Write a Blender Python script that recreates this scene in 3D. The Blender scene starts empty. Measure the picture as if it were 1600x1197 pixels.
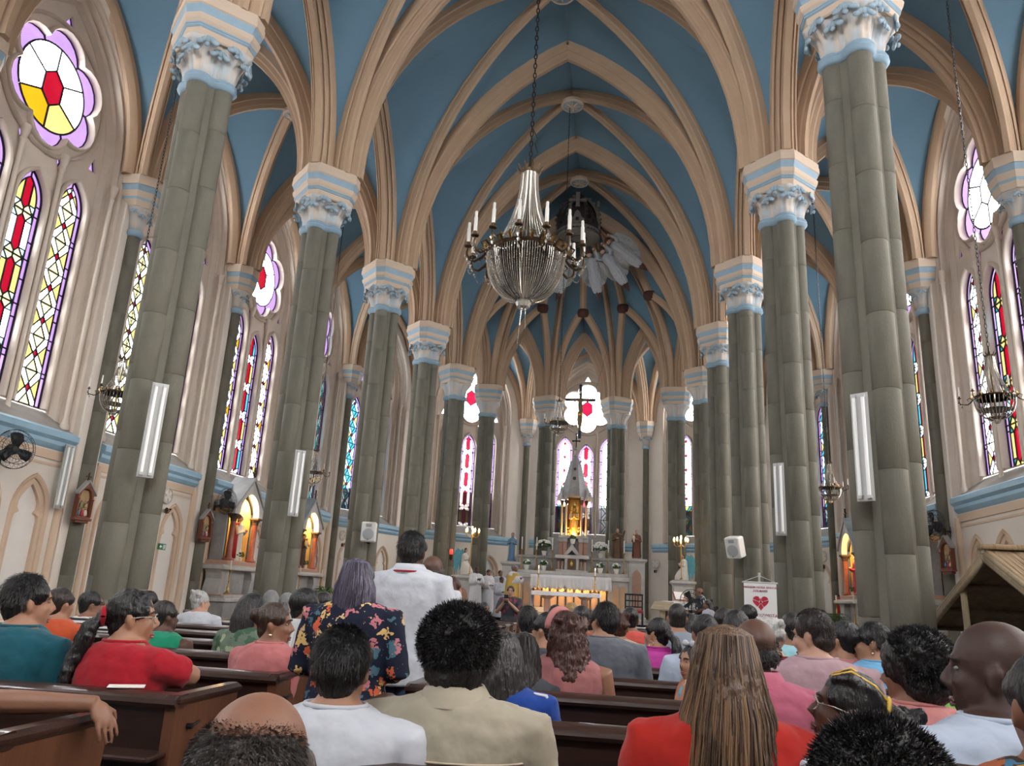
import bpy, bmesh, math, random
from math import sin, cos, pi, sqrt, atan2, radians
from mathutils import Vector, Matrix
from mathutils.geometry import tessellate_polygon
random.seed(7)
SC = bpy.context.scene
COL = SC.collection
# ------------------------------------------------------------------ camera
F_PX, YAW, PITCH, ROLL = 1200.0, 0.1452, 0.2691, 0.0527
CAM = Vector((1.38, 0.0, 1.38))
_f = Vector((-sin(YAW)*cos(PITCH), cos(YAW)*cos(PITCH), sin(PITCH)))
_r = Vector((cos(YAW), sin(YAW), 0)); _u = _r.cross(_f)
_r2 = _r*cos(ROLL)+_u*sin(ROLL); _u2 = -_r*sin(ROLL)+_u*cos(ROLL)
cam_d = bpy.data.cameras.new('camera'); cam = bpy.data.objects.new('camera', cam_d)
cam_d.sensor_width = 36.0; cam_d.lens = F_PX/1600*36.0; cam_d.clip_start = 0.05; cam_d.clip_end = 300
m3 = Matrix((_r2, _u2, -_f)).transposed()
cam.matrix_world = Matrix.Translation(CAM) @ m3.to_4x4()
COL.objects.link(cam); SC.camera = cam
# ------------------------------------------------------------------ world (bright overcast sky) and exposure
W_ = bpy.data.worlds.new('sky'); SC.world = W_; W_.use_nodes = True
_bg = W_.node_tree.nodes['Background']
_bg.inputs[0].default_value = (0.93, 0.965, 1.0, 1); _bg.inputs[1].default_value = 10.0
SC.view_settings.view_transform = 'Standard'; SC.view_settings.look = 'None'
SC.view_settings.gamma = 1.0; SC.view_settings.use_curve_mapping = False
SC.view_settings.exposure = 1.45
SC.cycles.use_denoising = True
SC.cycles.max_bounces = 7; SC.cycles.diffuse_bounces = 5; SC.cycles.glossy_bounces = 3
SC.cycles.transmission_bounces = 4; SC.cycles.transparent_max_bounces = 10
SC.cycles.caustics_reflective = False; SC.cycles.caustics_refractive = False
SC.cycles.sample_clamp_indirect = 6.0
# hazy sun, very soft, on the right-hand side of the church
sun_d = bpy.data.lights.new('hazy_sun', 'SUN'); sun_d.energy = 14.0; sun_d.angle = radians(75); sun_d.color = (1.0, .93, .84)
sun = bpy.data.objects.new('hazy_sun', sun_d); COL.objects.link(sun)
sun.rotation_euler = Vector((-.80, .02, -.52)).to_track_quat('-Z', 'Y').to_euler()
def portal(loc, rotz, sx, sy):
    d = bpy.data.lights.new('window_daylight', 'AREA'); d.shape = 'RECTANGLE'; d.size = sx; d.size_y = sy
    d.cycles.is_portal = True
    o = bpy.data.objects.new('window_daylight', d); COL.objects.link(o)
    # light looks along its -Z; outward local y -> aim inward (-y)
    o.matrix_world = Matrix.Translation(loc) @ Matrix.Rotation(rotz, 4, 'Z') @ Matrix.Rotation(-pi/2, 4, 'X')
# ------------------------------------------------------------------ materials
MATS = {}
def _nodes(name):
    m = bpy.data.materials.new(name); m.use_nodes = True
    nt = m.node_tree; b = nt.nodes['Principled BSDF']
    return m, nt, b
def mat(name, c, rough=0.7, metal=0.0, var=0.0, scale=8.0, c2=None, bump=0.0, bscale=40.0, stretch=None,
        coat=0.0, spec=0.4, emit=None, estr=0.0, trans=0.0, detail=4.0, sheen=0.0, sss=0.0):
    """principled material, colour mottled by object-space noise towards c2, fine bump"""
    if name in MATS: return MATS[name]
    m, nt, b = _nodes(name); N, L = nt.nodes, nt.links
    b.inputs['Roughness'].default_value = rough; b.inputs['Metallic'].default_value = metal
    b.inputs['Specular IOR Level'].default_value = spec; b.inputs['Coat Weight'].default_value = coat
    b.inputs['Transmission Weight'].default_value = trans
    b.inputs['Base Color'].default_value = (*c, 1)
    if sheen: b.inputs['Sheen Weight'].default_value = sheen
    if sss:
        b.inputs['Subsurface Weight'].default_value = sss; b.inputs['Subsurface Radius'].default_value = (.012, .005, .003)
        b.inputs['Subsurface Scale'].default_value = 1.0
    if emit: b.inputs['Emission Color'].default_value = (*emit, 1); b.inputs['Emission Strength'].default_value = estr
    co = None
    if var or bump:
        tc = N.new('ShaderNodeTexCoord'); co = tc.outputs['Object']
        if stretch:
            mp = N.new('ShaderNodeMapping'); mp.inputs['Scale'].default_value = stretch
            L.new(co, mp.inputs['Vector']); co = mp.outputs['Vector']
    if var:
        n = N.new('ShaderNodeTexNoise'); n.inputs['Scale'].default_value = scale; n.inputs['Detail'].default_value = detail
        n.inputs['Roughness'].default_value = .6
        L.new(co, n.inputs['Vector'])
        r = N.new('ShaderNodeValToRGB'); r.color_ramp.elements[0].position = .5-.28/ max(var, .3)*.6
        r.color_ramp.elements[1].position = .5+.28/max(var, .3)*.6
        cc = c2 if c2 else tuple(x*(1-var) for x in c)
        r.color_ramp.elements[0].color = (*cc, 1); r.color_ramp.elements[1].color = (*c, 1)
        L.new(n.outputs['Fac'], r.inputs['Fac']); L.new(r.outputs['Color'], b.inputs['Base Color'])
    if bump:
        n2 = N.new('ShaderNodeTexNoise'); n2.inputs['Scale'].default_value = bscale; n2.inputs['Detail'].default_value = 3
        L.new(co, n2.inputs['Vector'])
        bp = N.new('ShaderNodeBump'); bp.inputs['Strength'].default_value = min(1, bump); bp.inputs['Distance'].default_value = 0.02
        L.new(n2.outputs['Fac'], bp.inputs['Height']); L.new(bp.outputs['Normal'], b.inputs['Normal'])
    MATS[name] = m
    return m
def glass_mat(name, tint):
    """coloured window glass: tinted see-through with a little gloss"""
    m = bpy.data.materials.new(name); m.use_nodes = True; nt = m.node_tree; nt.nodes.clear()
    out = nt.nodes.new('ShaderNodeOutputMaterial'); t = nt.nodes.new('ShaderNodeBsdfTransparent'); g = nt.nodes.new('ShaderNodeBsdfGlossy')
    tl = nt.nodes.new('ShaderNodeBsdfTranslucent')
    mx = nt.nodes.new('ShaderNodeMixShader'); mx.inputs[0].default_value = .03
    g.inputs['Roughness'].default_value = .15; g.inputs['Color'].default_value = (1, 1, 1, 1)
    tc = nt.nodes.new('ShaderNodeTexCoord'); n = nt.nodes.new('ShaderNodeTexNoise'); n.inputs['Scale'].default_value = 3.0
    mc = nt.nodes.new('ShaderNodeMix'); mc.data_type = 'RGBA'; mc.inputs['A'].default_value = (*[x*.75 for x in tint], 1); mc.inputs['B'].default_value = (*tint, 1)
    nt.links.new(tc.outputs['Object'], n.inputs['Vector']); nt.links.new(n.outputs['Fac'], mc.inputs['Factor'])
    nt.links.new(mc.outputs['Result'], t.inputs['Color'])
    nt.links.new(t.outputs[0], mx.inputs[1]); nt.links.new(g.outputs[0], mx.inputs[2]); nt.links.new(mx.outputs[0], out.inputs[0])
    MATS[name] = m
    return m
def M(n): return MATS[n]
def wood(name, c, c2, rough=.35, coat=.3, stretch=(1, 12, 12)):
    return mat(name, c, rough=rough, coat=coat, var=.9, scale=2.2, c2=c2, stretch=stretch, bump=.08, bscale=6)
# ------------------------------------------------------------------ mesh builder
class MB:
    def __init__(s): s.v = []; s.f = []; s.mi = []
    def add(s, vs, fs, mi=0):
        k = len(s.v); s.v += [tuple(p) for p in vs]; s.f += [tuple(i+k for i in f) for f in fs]; s.mi += [mi]*len(fs); return s
    def box(s, x0, x1, y0, y1, z0, z1, mi=0):
        return s.add([(x0,y0,z0),(x1,y0,z0),(x1,y1,z0),(x0,y1,z0),(x0,y0,z1),(x1,y0,z1),(x1,y1,z1),(x0,y1,z1)],
              [(0,3,2,1),(4,5,6,7),(0,1,5,4),(1,2,6,5),(2,3,7,6),(3,0,4,7)], mi)
    def bbox(s, x0, x1, y0, y1, z0, z1, b=.01, mi=0):
        """box with chamfered edges (loft of 4 rings)"""
        def ring(z, i):
            return [(x0+i+(b if i == 0 else 0)*0, y0+i, z)]
        rings = []
        for z, i in ((z0, b), (z0+b, 0), (z1-b, 0), (z1, b)):
            rings.append([(x0+i+b,y0+i,z),(x1-i-b,y0+i,z),(x1-i,y0+i+b,z),(x1-i,y1-i-b,z),(x1-i-b,y1-i,z),(x0+i+b,y1-i,z),(x0+i,y1-i-b,z),(x0+i,y0+i+b,z)])
        return s.loft(rings, mi=mi)
    def loft(s, rings, closed=True, caps=True, mi=0):
        n = len(rings[0]); vs = [p for r in rings for p in r]; fs = []
        for a in range(len(rings)-1):
            for i in range(n if closed else n-1):
                j = (i+1) % n
                fs.append((a*n+i, a*n+j, (a+1)*n+j, (a+1)*n+i))
        if caps and closed:
            fs.append(tuple(range(n-1, -1, -1))); fs.append(tuple((len(rings)-1)*n+i for i in range(n)))
        return s.add(vs, fs, mi)
    def lathe(s, prof, n=16, c=(0,0,0), mi=0, a0=0, ax=None, M_=None):
        """prof: (radius, z) list"""
        rings = []
        for r, z in prof:
            r = max(r, 1e-4)
            rg = [Vector((r*cos(a0+2*pi*i/n), r*sin(a0+2*pi*i/n), z)) for i in range(n)]
            rg = [(M_ @ p if M_ else p)+Vector(c) for p in rg]
            rings.append(rg)
        return s.loft(rings, mi=mi)
    def tube(s, pts, r, n=6, mi=0, caps=True):
        pts = [Vector(p) for p in pts]; rings = []; prev = None
        for i, p in enumerate(pts):
            t = (pts[min(i+1, len(pts)-1)]-pts[max(i-1, 0)])
            if t.length < 1e-9: t = Vector((0, 0, 1))
            t.normalize()
            if prev is None:
                a = Vector((0, 0, 1)) if abs(t.z) < .9 else Vector((1, 0, 0)); x = t.cross(a).normalized()
            else:
                x = prev-t*prev.dot(t)
                x = x.normalized() if x.length > 1e-6 else t.orthogonal().normalized()
            prev = x; y = t.cross(x)
            rr = r[i] if isinstance(r, (list, tuple)) else r
            if isinstance(rr, (list, tuple)): ra, rb = rr
            else: ra = rb = rr
            rings.append([p+x*ra*cos(2*pi*k/n)+y*rb*sin(2*pi*k/n) for k in range(n)])
        return s.loft(rings, caps=caps, mi=mi)
    def sweep(s, pts, lat, prof, mi=0, caps=True, closed_path=False):
        """profile (s,n) swept along pts; lat = fixed lateral direction; n points outward from the curve (lat x T)"""
        pts = [Vector(p) for p in pts]; lat = Vector(lat).normalized(); rings = []
        for i, p in enumerate(pts):
            if closed_path: t = pts[(i+1) % len(pts)]-pts[i-1]
            else: t = pts[min(i+1, len(pts)-1)]-pts[max(i-1, 0)]
            t.normalize(); n = lat.cross(t).normalized()
            rings.append([p+lat*a+n*b for a, b in prof])
        if closed_path: rings.append(rings[0])
        return s.loft(rings, caps=caps and not closed_path, mi=mi)
    def sphere(s, c, r, n=10, m=6, mi=0, M_=None):
        if not isinstance(r, (tuple, list)): r = (r, r, r)
        c = Vector(c); rings = []
        for j in range(1, m):
            t = -pi/2+pi*j/m
            rings.append([Vector((r[0]*cos(t)*cos(2*pi*i/n), r[1]*cos(t)*sin(2*pi*i/n), r[2]*sin(t))) for i in range(n)])
        top = Vector((0, 0, r[2])); bot = Vector((0, 0, -r[2]))
        vs = [p for rg in rings for p in rg]+[bot, top]
        if M_: vs = [M_ @ p for p in vs]
        vs = [p+c for p in vs]; fs = []
        for a in range(m-2):
            for i in range(n):
                j = (i+1) % n; fs.append((a*n+i, a*n+j, (a+1)*n+j, (a+1)*n+i))
        for i in range(n):
            j = (i+1) % n; fs.append((len(vs)-2, j, i)); fs.append((len(vs)-1, (m-2)*n+i, (m-2)*n+j))
        return s.add(vs, fs, mi)
    def plate(s, outer, holes, d0, d1, mi=0, walls=True, back=True):
        """flat plate in (u,z) with holes, from depth y=d0 (front) to d1 (back)"""
        loops = [outer]+list(holes)
        tris = tessellate_polygon([[Vector((a, b, 0)) for a, b in lp] for lp in loops])
        flat = [p for lp in loops for p in lp]
        # make every triangle face the front (-y)
        ft = []
        for t in tris:
            a, b, c = (flat[i] for i in t)
            cr = (b[0]-a[0])*(c[1]-a[1])-(b[1]-a[1])*(c[0]-a[0])
            if abs(cr) < 1e-12: continue
            ft.append(tuple(t) if cr > 0 else tuple(reversed(t)))
        s.add([(a, d0, b) for a, b in flat], ft, mi)
        if back: s.add([(a, d1, b) for a, b in flat], [tuple(reversed(t)) for t in ft], mi)
        if walls:
            for lp in loops:
                n = len(lp)
                s.add([(a, d0, b) for a, b in lp]+[(a, d1, b) for a, b in lp], [(i, (i+1) % n, n+(i+1) % n, n+i) for i in range(n)], mi)
        return s
    def xf(s, M_):
        s.v = [tuple(M_ @ Vector(p)) for p in s.v]; return s
    def join(s, o, M_=None, mi=None):
        vs = [M_ @ Vector(p) for p in o.v] if M_ else o.v
        k = len(s.v); s.v += [tuple(p) for p in vs]; s.f += [tuple(i+k for i in f) for f in o.f]; s.mi += (o.mi if mi is None else [mi]*len(o.f)); return s
    def mesh(s, name, mats, smooth=False, auto=None):
        me = bpy.data.meshes.new(name); me.from_pydata(s.v, [], s.f)
        for m in (mats if isinstance(mats, (list, tuple)) else [mats]): me.materials.append(M(m) if isinstance(m, str) else m)
        if any(s.mi): me.polygons.foreach_set('material_index', s.mi)
        bm = bmesh.new(); bm.from_mesh(me); bmesh.ops.recalc_face_normals(bm, faces=bm.faces)
        if auto is not None:
            for e in bm.edges:
                if len(e.link_faces) == 2 and e.calc_face_angle(0) > auto: e.smooth = False
        bm.to_mesh(me); bm.free()
        if smooth or auto is not None: me.polygons.foreach_set('use_smooth', [True]*len(me.polygons))
        me.update(); return me
    def build(s, name, mats, parent=None, smooth=False, auto=None, loc=None, rot=None):
        return inst(name, s.mesh(name, mats, smooth, auto), parent, loc, rot)
def inst(name, me, parent=None, loc=None, rot=None, scale=None):
    o = bpy.data.objects.new(name, me); COL.objects.link(o)
    if parent: o.parent = parent
    if loc is not None: o.location = loc
    if rot is not None: o.rotation_euler = rot if isinstance(rot, (tuple, list)) else (0, 0, rot)
    if scale is not None: o.scale = scale if isinstance(scale, (tuple, list)) else (scale,)*3
    return o
def tag(o, label=None, cat=None, group=None, kind=None):
    if label: o['label'] = label
    if cat: o['category'] = cat
    if group: o['group'] = group
    if kind: o['kind'] = kind
    return o
def empty(name, loc=(0,0,0), rz=0, label=None, cat=None, group=None, kind=None, parent=None):
    o = bpy.data.objects.new(name, None); COL.objects.link(o); o.location = loc; o.rotation_euler = (0, 0, rz)
    o.empty_display_size = .1
    if parent: o.parent = parent
    return tag(o, label, cat, group, kind)
def copy_tree(o, parent=None):
    c = o.copy(); COL.objects.link(c); c.parent = parent
    for ch in list(o.children): copy_tree(ch, c)
    return c
def arch_pts(hw, zs, rise, n=10, z0=None):
    """pointed arch outline (u,z) from left foot up over the apex to the right foot (closed polygon when z0 is given)"""
    R = (hw*hw+rise*rise)/(2*hw); pts = []
    a1 = math.asin(min(1, rise/R))
    for i in range(n+1):
        a = a1*i/n; pts.append((-hw+R-R*cos(a), zs+R*sin(a)))
    right = [(-u, z) for u, z in reversed(pts[:-1])]
    p = pts+right
    if z0 is not None: p = [(-hw, z0)]+p+[(hw, z0)]
    return p
def arc3(p0, p1, n=12):
    """circular arc from springer p0 (vertical tangent) to apex p1, in the vertical plane through both"""
    p0 = Vector(p0); p1 = Vector(p1); d = Vector((p1.x-p0.x, p1.y-p0.y, 0)); Lh = d.length; h = p1.z-p0.z; d.normalize()
    R = (Lh*Lh+h*h)/(2*Lh); a1 = math.asin(min(1, h/R))
    if h < R and Lh > R: a1 = pi-a1
    return [p0+d*(R-R*cos(a1*i/n))+Vector((0, 0, R*sin(a1*i/n))) for i in range(n+1)]
# ================================================================== materials of the building
mat('stone', (.165,.153,.119), rough=.8, var=.8, scale=3.0, c2=(.108,.101,.080), bump=.25, bscale=60, stretch=(1,1,.45))
mat('stone_base', (.27,.26,.23), rough=.7, var=.5, scale=4, bump=.2)
mat('plaster', (.74,.665,.59), rough=.85, var=.5, scale=1.3, c2=(.64,.57,.50), bump=.05, bscale=30)
mat('plaster_pale', (.79,.74,.69), rough=.85, var=.5, scale=1.5, c2=(.70,.655,.61))
mat('moulding_paint', (.64,.485,.355), rough=.8, var=.5, scale=1.6, c2=(.57,.425,.31))
mat('tracery', (.66,.57,.49), rough=.85, var=.5, scale=2.5, c2=(.57,.485,.41))
mat('rib_paint', (.475,.335,.225), rough=.8, var=.5, scale=1.6, c2=(.41,.285,.19))
mat('vault_blue', (.142,.255,.345), rough=.85, var=.7, scale=.7, c2=(.120,.218,.298), detail=6)
mat('cap_blue', (.30,.43,.53), rough=.6, var=.3, scale=6)
mat('cap_cream', (.54,.42,.31), rough=.7, var=.4, scale=5, c2=(.52,.42,.33))
mat('cap_mix', (.60,.49,.39), rough=.75, var=1.0, scale=9, c2=(.40,.46,.50), stretch=(1,1,.25), bump=.5, bscale=26)
mat('leaf_blue', (.38,.50,.58), rough=.7, var=.5, scale=9)
mat('ledge_blue', (.36,.56,.70), rough=.6, var=.3, scale=3)
mat('sill_stone', (.36,.33,.30), rough=.8, var=.6, scale=4, c2=(.27,.25,.23))
mat('floor_tile', (.30,.28,.25), rough=.35, var=.5, scale=2)
mat('lead', (.010,.010,.016), rough=.6)
mat('iron_frame', (.022,.012,.035), rough=.6)
mat('sky_block_dark', (.10,.09,.08), rough=.9)
mat('boss_brown', (.075,.03,.022), rough=.7)
GS = 19.0
def gt(n, r, g, b): return glass_mat('glass_'+n, tuple(min(.95, x/GS) for x in (r, g, b)))
gt('white', 18, 18, 18); gt('purple', .70, .40, .95); gt('purple_light', .85, .55, 1.1); gt('yellow', 1.25, .98, .30); gt('pale_yellow', 1.9, 1.7, .75)
gt('amber', 1.1, .55, .01); gt('red', .62, .006, .03); gt('cyan', .12, .75, 1.0); gt('teal', .05, .42, .38); gt('green', .10, .36, .12)
gt('rose_red', .85, .02, .09); gt('blue', .06, .16, .42); gt('ice', 2.2, 4.4, 5.2)
# ================================================================== shell
YC = 24.0; COLY = [-4, 0, 4, 8, 12, 16, 20, 24]; WN = 4.0; WA = 7.75
ZS = 8.55
fl = MB(); fl.box(-9.5, 9.5, -5, 36, -.3, 0); tag(fl.build('floor', 'floor_tile'), kind='structure')
rf = MB(); rf.box(-9.6, 9.6, -5.2, 36, 16.0, 16.2);
tag(rf.build('roof', 'sky_block_dark'), kind='structure')  # unseen slab over the vaults, added to keep sky light from leaking in
# west wall behind the camera; unseen round opening added to let in fill light
wb = MB(); wb.plate([(-9, 0), (9, 0), (9, 16), (-9, 16)], [[(2.1*cos(2*pi*i/24), 9.6+2.1*sin(2*pi*i/24)) for i in range(24)]], 0, .4)
wall_back = wb.build('wall_back', 'plaster', rot=pi, loc=(0, -4.4, 0)); tag(wall_back, kind='structure')
portal((0, -4.6, 9.6), pi, 4.1, 4.1)

# ------------------------------------------------------------------ one window bay (local: x along wall, y outwards, z up)
ROSE_Z, ROSE_L, ROSE_LR = 9.22, .64, .42
def lobes(cz=ROSE_Z, rc=ROSE_L, rl=ROSE_LR, n=6, seg=8, a0=pi/2):
    """sexfoil outline: arcs of circles of radius rl centred at rc"""
    half = pi/n; # the arcs meet on the bisector
    d = rc*cos(half); h = sqrt(max(1e-6, rl*rl-(rc*sin(half))**2)); rm = d+h       # radius of the cusp
    cus = Vector((rm*cos(half), rm*sin(half)))-Vector((rc, 0)); amax = atan2(cus.y, cus.x)
    pts = []; per = []
    for k in range(n):
        a = a0+2*pi*k/n; seg_pts = []
        for i in range(seg+1):
            t = -amax+2*amax*i/seg
            p = Vector((rc+rl*cos(t), rl*sin(t))); q = Vector((p.x*cos(a)-p.y*sin(a), p.x*sin(a)+p.y*cos(a)))
            seg_pts.append((q.x, cz+q.y))
        per.append(seg_pts); pts += seg_pts[:-1]
    return pts, per, rm
def arch_R(hw, rise): return (hw*hw+rise*rise)/(2*hw)
def arch_off(hw, zs, rise, e, n=12, z0=None):
    R = arch_R(hw, rise); c = hw-R                       # centre of the right arc is at u = c (negative)
    rr = sqrt((R+e)**2-c*c); a1 = math.acos(max(-1, min(1, (0-c)/(R+e))))
    right = [(c+(R+e)*cos(a1*i/n), zs+(R+e)*sin(a1*i/n)) for i in range(n+1)]
    left = [(-u, z) for u, z in right]
    p = left+list(reversed(right[:-1]))
    if z0 is not None: p = [(-hw-e, z0)]+p+[(hw+e, z0)]
    return p
WHW, WZS, WRISE, ZG = 1.4, 8.6, 2.28, 3.95
LANC = [(-.90, .335, 7.42, .56), (0, .335, 7.12, .56), (.90, .335, 7.42, .56)]
def lanc_outline(u0, hw, zs, rise, e=0, z0=ZG, n=8): return [(u0+a, b) for a, b in arch_off(hw, zs, rise, e, n, z0)]
def ledge_mesh(w):
    m = MB(); pr = [(0,3.28),(-.03,3.31),(-.07,3.36),(-.07,3.42),(-.13,3.47),(-.13,3.56),(0,3.62)]
    m.loft([[(-w/2, d, z) for d, z in pr], [(w/2, d, z) for d, z in pr]]); return m.mesh('ledge', 'ledge_blue')
def wall_mesh(w, arches):
    m = MB(); hole = arch_off(WHW, WZS, WRISE, .36, 12, 3.56)
    m.plate([(-w/2, 3.3), (w/2, 3.3), (w/2, 12.4), (-w/2, 12.4)], [hole], 0, .6, walls=False, back=True)
    holes = [lanc_outline(u, .43, 2.25, .62, 0, .62, 7) for u in arches]
    m.plate([(-w/2, 0), (w/2, 0), (w/2, 3.3), (-w/2, 3.3)], holes, 0, .6, walls=False, back=True)
    # top closure to roof
    m.plate([(-w/2, 12.4), (w/2, 12.4), (w/2, 16), (-w/2, 16)], [], .3, .6, walls=True)
    return m.mesh('wall', 'plaster')
def niche_mesh(u):
    """recessed blind arch with trefoil head"""
    m = MB()
    for (e0, d0), (e1, d1) in (((0,0),(-.03,.02)), ((-.03,.02),(-.05,-.015)), ((-.05,-.015),(-.08,.01)), ((-.08,.01),(-.09,.06))):
        a = lanc_outline(0, .43, 2.25, .62, e0, .62, 7); b = lanc_outline(0, .43, 2.25, .62, e1, .62, 7)
        m.add([(p, d0, z) for p, z in a]+[(p, d1, z) for p, z in b], [(i, i+1, len(a)+i+1, len(a)+i) for i in range(len(a)-1)])
    tre = [(-.27,.64),(-.27,2.12),(-.25,2.2),(-.17,2.24),(-.22,2.31),(-.22,2.40),(-.17,2.5),(-.09,2.6),(0,2.69)]
    tre = tre+[(-a, b) for a, b in reversed(tre[:-1])]
    m.plate(lanc_outline(0, .43, 2.25, .62, -.088, .62, 7), [tre], .035, .09, back=False)
    return m.mesh('blind_arch', 'moulding_paint', auto=.9)
def niche_back():
    m = MB(); m.plate(lanc_outline(0, .43, 2.25, .62, -.05, .62, 7), [], .09, .12); return m.mesh('blind_panel', 'plaster_pale')
def surround_mesh():
    m = MB(); steps = [(.36,0),(.345,-.035),(.30,-.035),(.28,.05),(.235,.07),(.22,.13),(.17,.12),(.14,.17),(.13,.24),(.06,.26),(.03,.32),(0,.35),(0,.425)]
    ol = [[(u, d, z) for u, z in arch_off(WHW, WZS, WRISE, e, 12, 3.56+.39*max(0, d)/.45)] for e, d in steps]
    m.loft(ol, closed=False, caps=False); return m.mesh('window_surround', 'tracery', auto=.7)
def sill_mesh():
    m = MB(); m.add([(-WHW-.36,-.0,3.6),(WHW+.36,-.0,3.6),(WHW,.5,4.0),(-WHW,.5,4.0)], [(0,1,2,3)])
    m.add([(-WHW-.36,0,3.5),(WHW+.36,0,3.5),(WHW+.36,0,3.6),(-WHW-.36,0,3.6)], [(0,1,2,3)]); return m.mesh('window_sill', 'sill_stone')
ROSE_OUT, ROSE_PER, ROSE_CUSP = lobes()
EYES = [[(0,10.46),(-.16,10.34),(0,10.62),(.16,10.34)], [(-.50,8.10),(-.43,7.92),(-.36,8.12),(-.44,8.2)], [(.50,8.10),(.44,8.2),(.36,8.12),(.43,7.92)],
        [(-1.2,8.62),(-1.1,8.35),(-1.3,8.35)], [(1.2,8.62),(1.3,8.35),(1.1,8.35)], [(-.98,9.95),(-.86,9.93),(-.9,10.06)], [(.98,9.95),(.9,10.06),(.86,9.93)]]
EYES[0] = [(-.17,10.36),(0,10.44),(.17,10.36),(0,10.66)]
def tracery_mesh():
    m = MB(); m.plate(arch_off(WHW, WZS, WRISE, 0, 12, ZG), [ROSE_OUT]+[lanc_outline(*l) for l in LANC]+EYES, .36, .42); return m.mesh('tracery', 'tracery')
HALF_ROUND = [(-.03,-.0),(.03,0),(.05,.045),(0,.075),(-.05,.045)]
def roll_mesh():
    m = MB(); prof = [(-.05,.05),(-.07,.035),(-.08,.01),(-.05,-.012),(0.02,-.012),(0.02,.05)]
    m.sweep([(u,.35,z) for u, z in ROSE_OUT], (0,1,0), prof, closed_path=True)
    for l in LANC: m.sweep([(u,.35,z) for u, z in lanc_outline(*l, e=.03)], (0,1,0), prof)
    m.sweep([(1.17*cos(2*pi*i/32), .35, ROSE_Z+1.17*sin(2*pi*i/32)) for i in range(32)], (0,1,0), [(-.04,.03),(-.08,0),(-.04,-.03),(0,-.03),(0,.03)], closed_path=True)
    return m.mesh('tracery_moulding', 'tracery', auto=.8)
def colonnette():
    m = MB(); m.lathe([(.06,3.66),(.075,3.68),(.075,3.74),(.05,3.80),(.045,3.84),(.04,3.86),(.04,7.9),(.06,7.94),(.045,7.98),(.075,8.12),(.08,8.16),(.08,8.2)], 10)
    return m.mesh('colonnette', 'tracery', auto=.7)
# ---- panes
def clip(poly, reg):
    """Sutherland-Hodgman; reg convex, counter-clockwise"""
    out = list(poly)
    for i in range(len(reg)):
        a, b = reg[i], reg[(i+1) % len(reg)]; inp = out; out = []
        if not inp: return []
        def side(p): return (b[0]-a[0])*(p[1]-a[1])-(b[1]-a[1])*(p[0]-a[0])
        for k in range(len(inp)):
            p, q = inp[k-1], inp[k]; sp, sq = side(p), side(q)
            if sq >= -1e-9:
                if sp < -1e-9: t = sp/(sp-sq); out.append((p[0]+(q[0]-p[0])*t, p[1]+(q[1]-p[1])*t))
                out.append(q)
            elif sp >= -1e-9: t = sp/(sp-sq); out.append((p[0]+(q[0]-p[0])*t, p[1]+(q[1]-p[1])*t))
    ded = []
    for p in out:
        if not ded or abs(p[0]-ded[-1][0])+abs(p[1]-ded[-1][1]) > 1e-4: ded.append(p)
    if len(ded) > 2 and abs(ded[0][0]-ded[-1][0])+abs(ded[0][1]-ded[-1][1]) < 1e-4: ded.pop()
    if len(ded) < 3: return []
    ar = sum(ded[i-1][0]*ded[i][1]-ded[i][0]*ded[i-1][1] for i in range(len(ded)))/2
    return ded if abs(ar) > 1.5e-4 else []
def ccw(p):
    ar = sum(p[i-1][0]*p[i][1]-p[i][0]*p[i-1][1] for i in range(len(p)))
    return p if ar > 0 else list(reversed(p))
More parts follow.
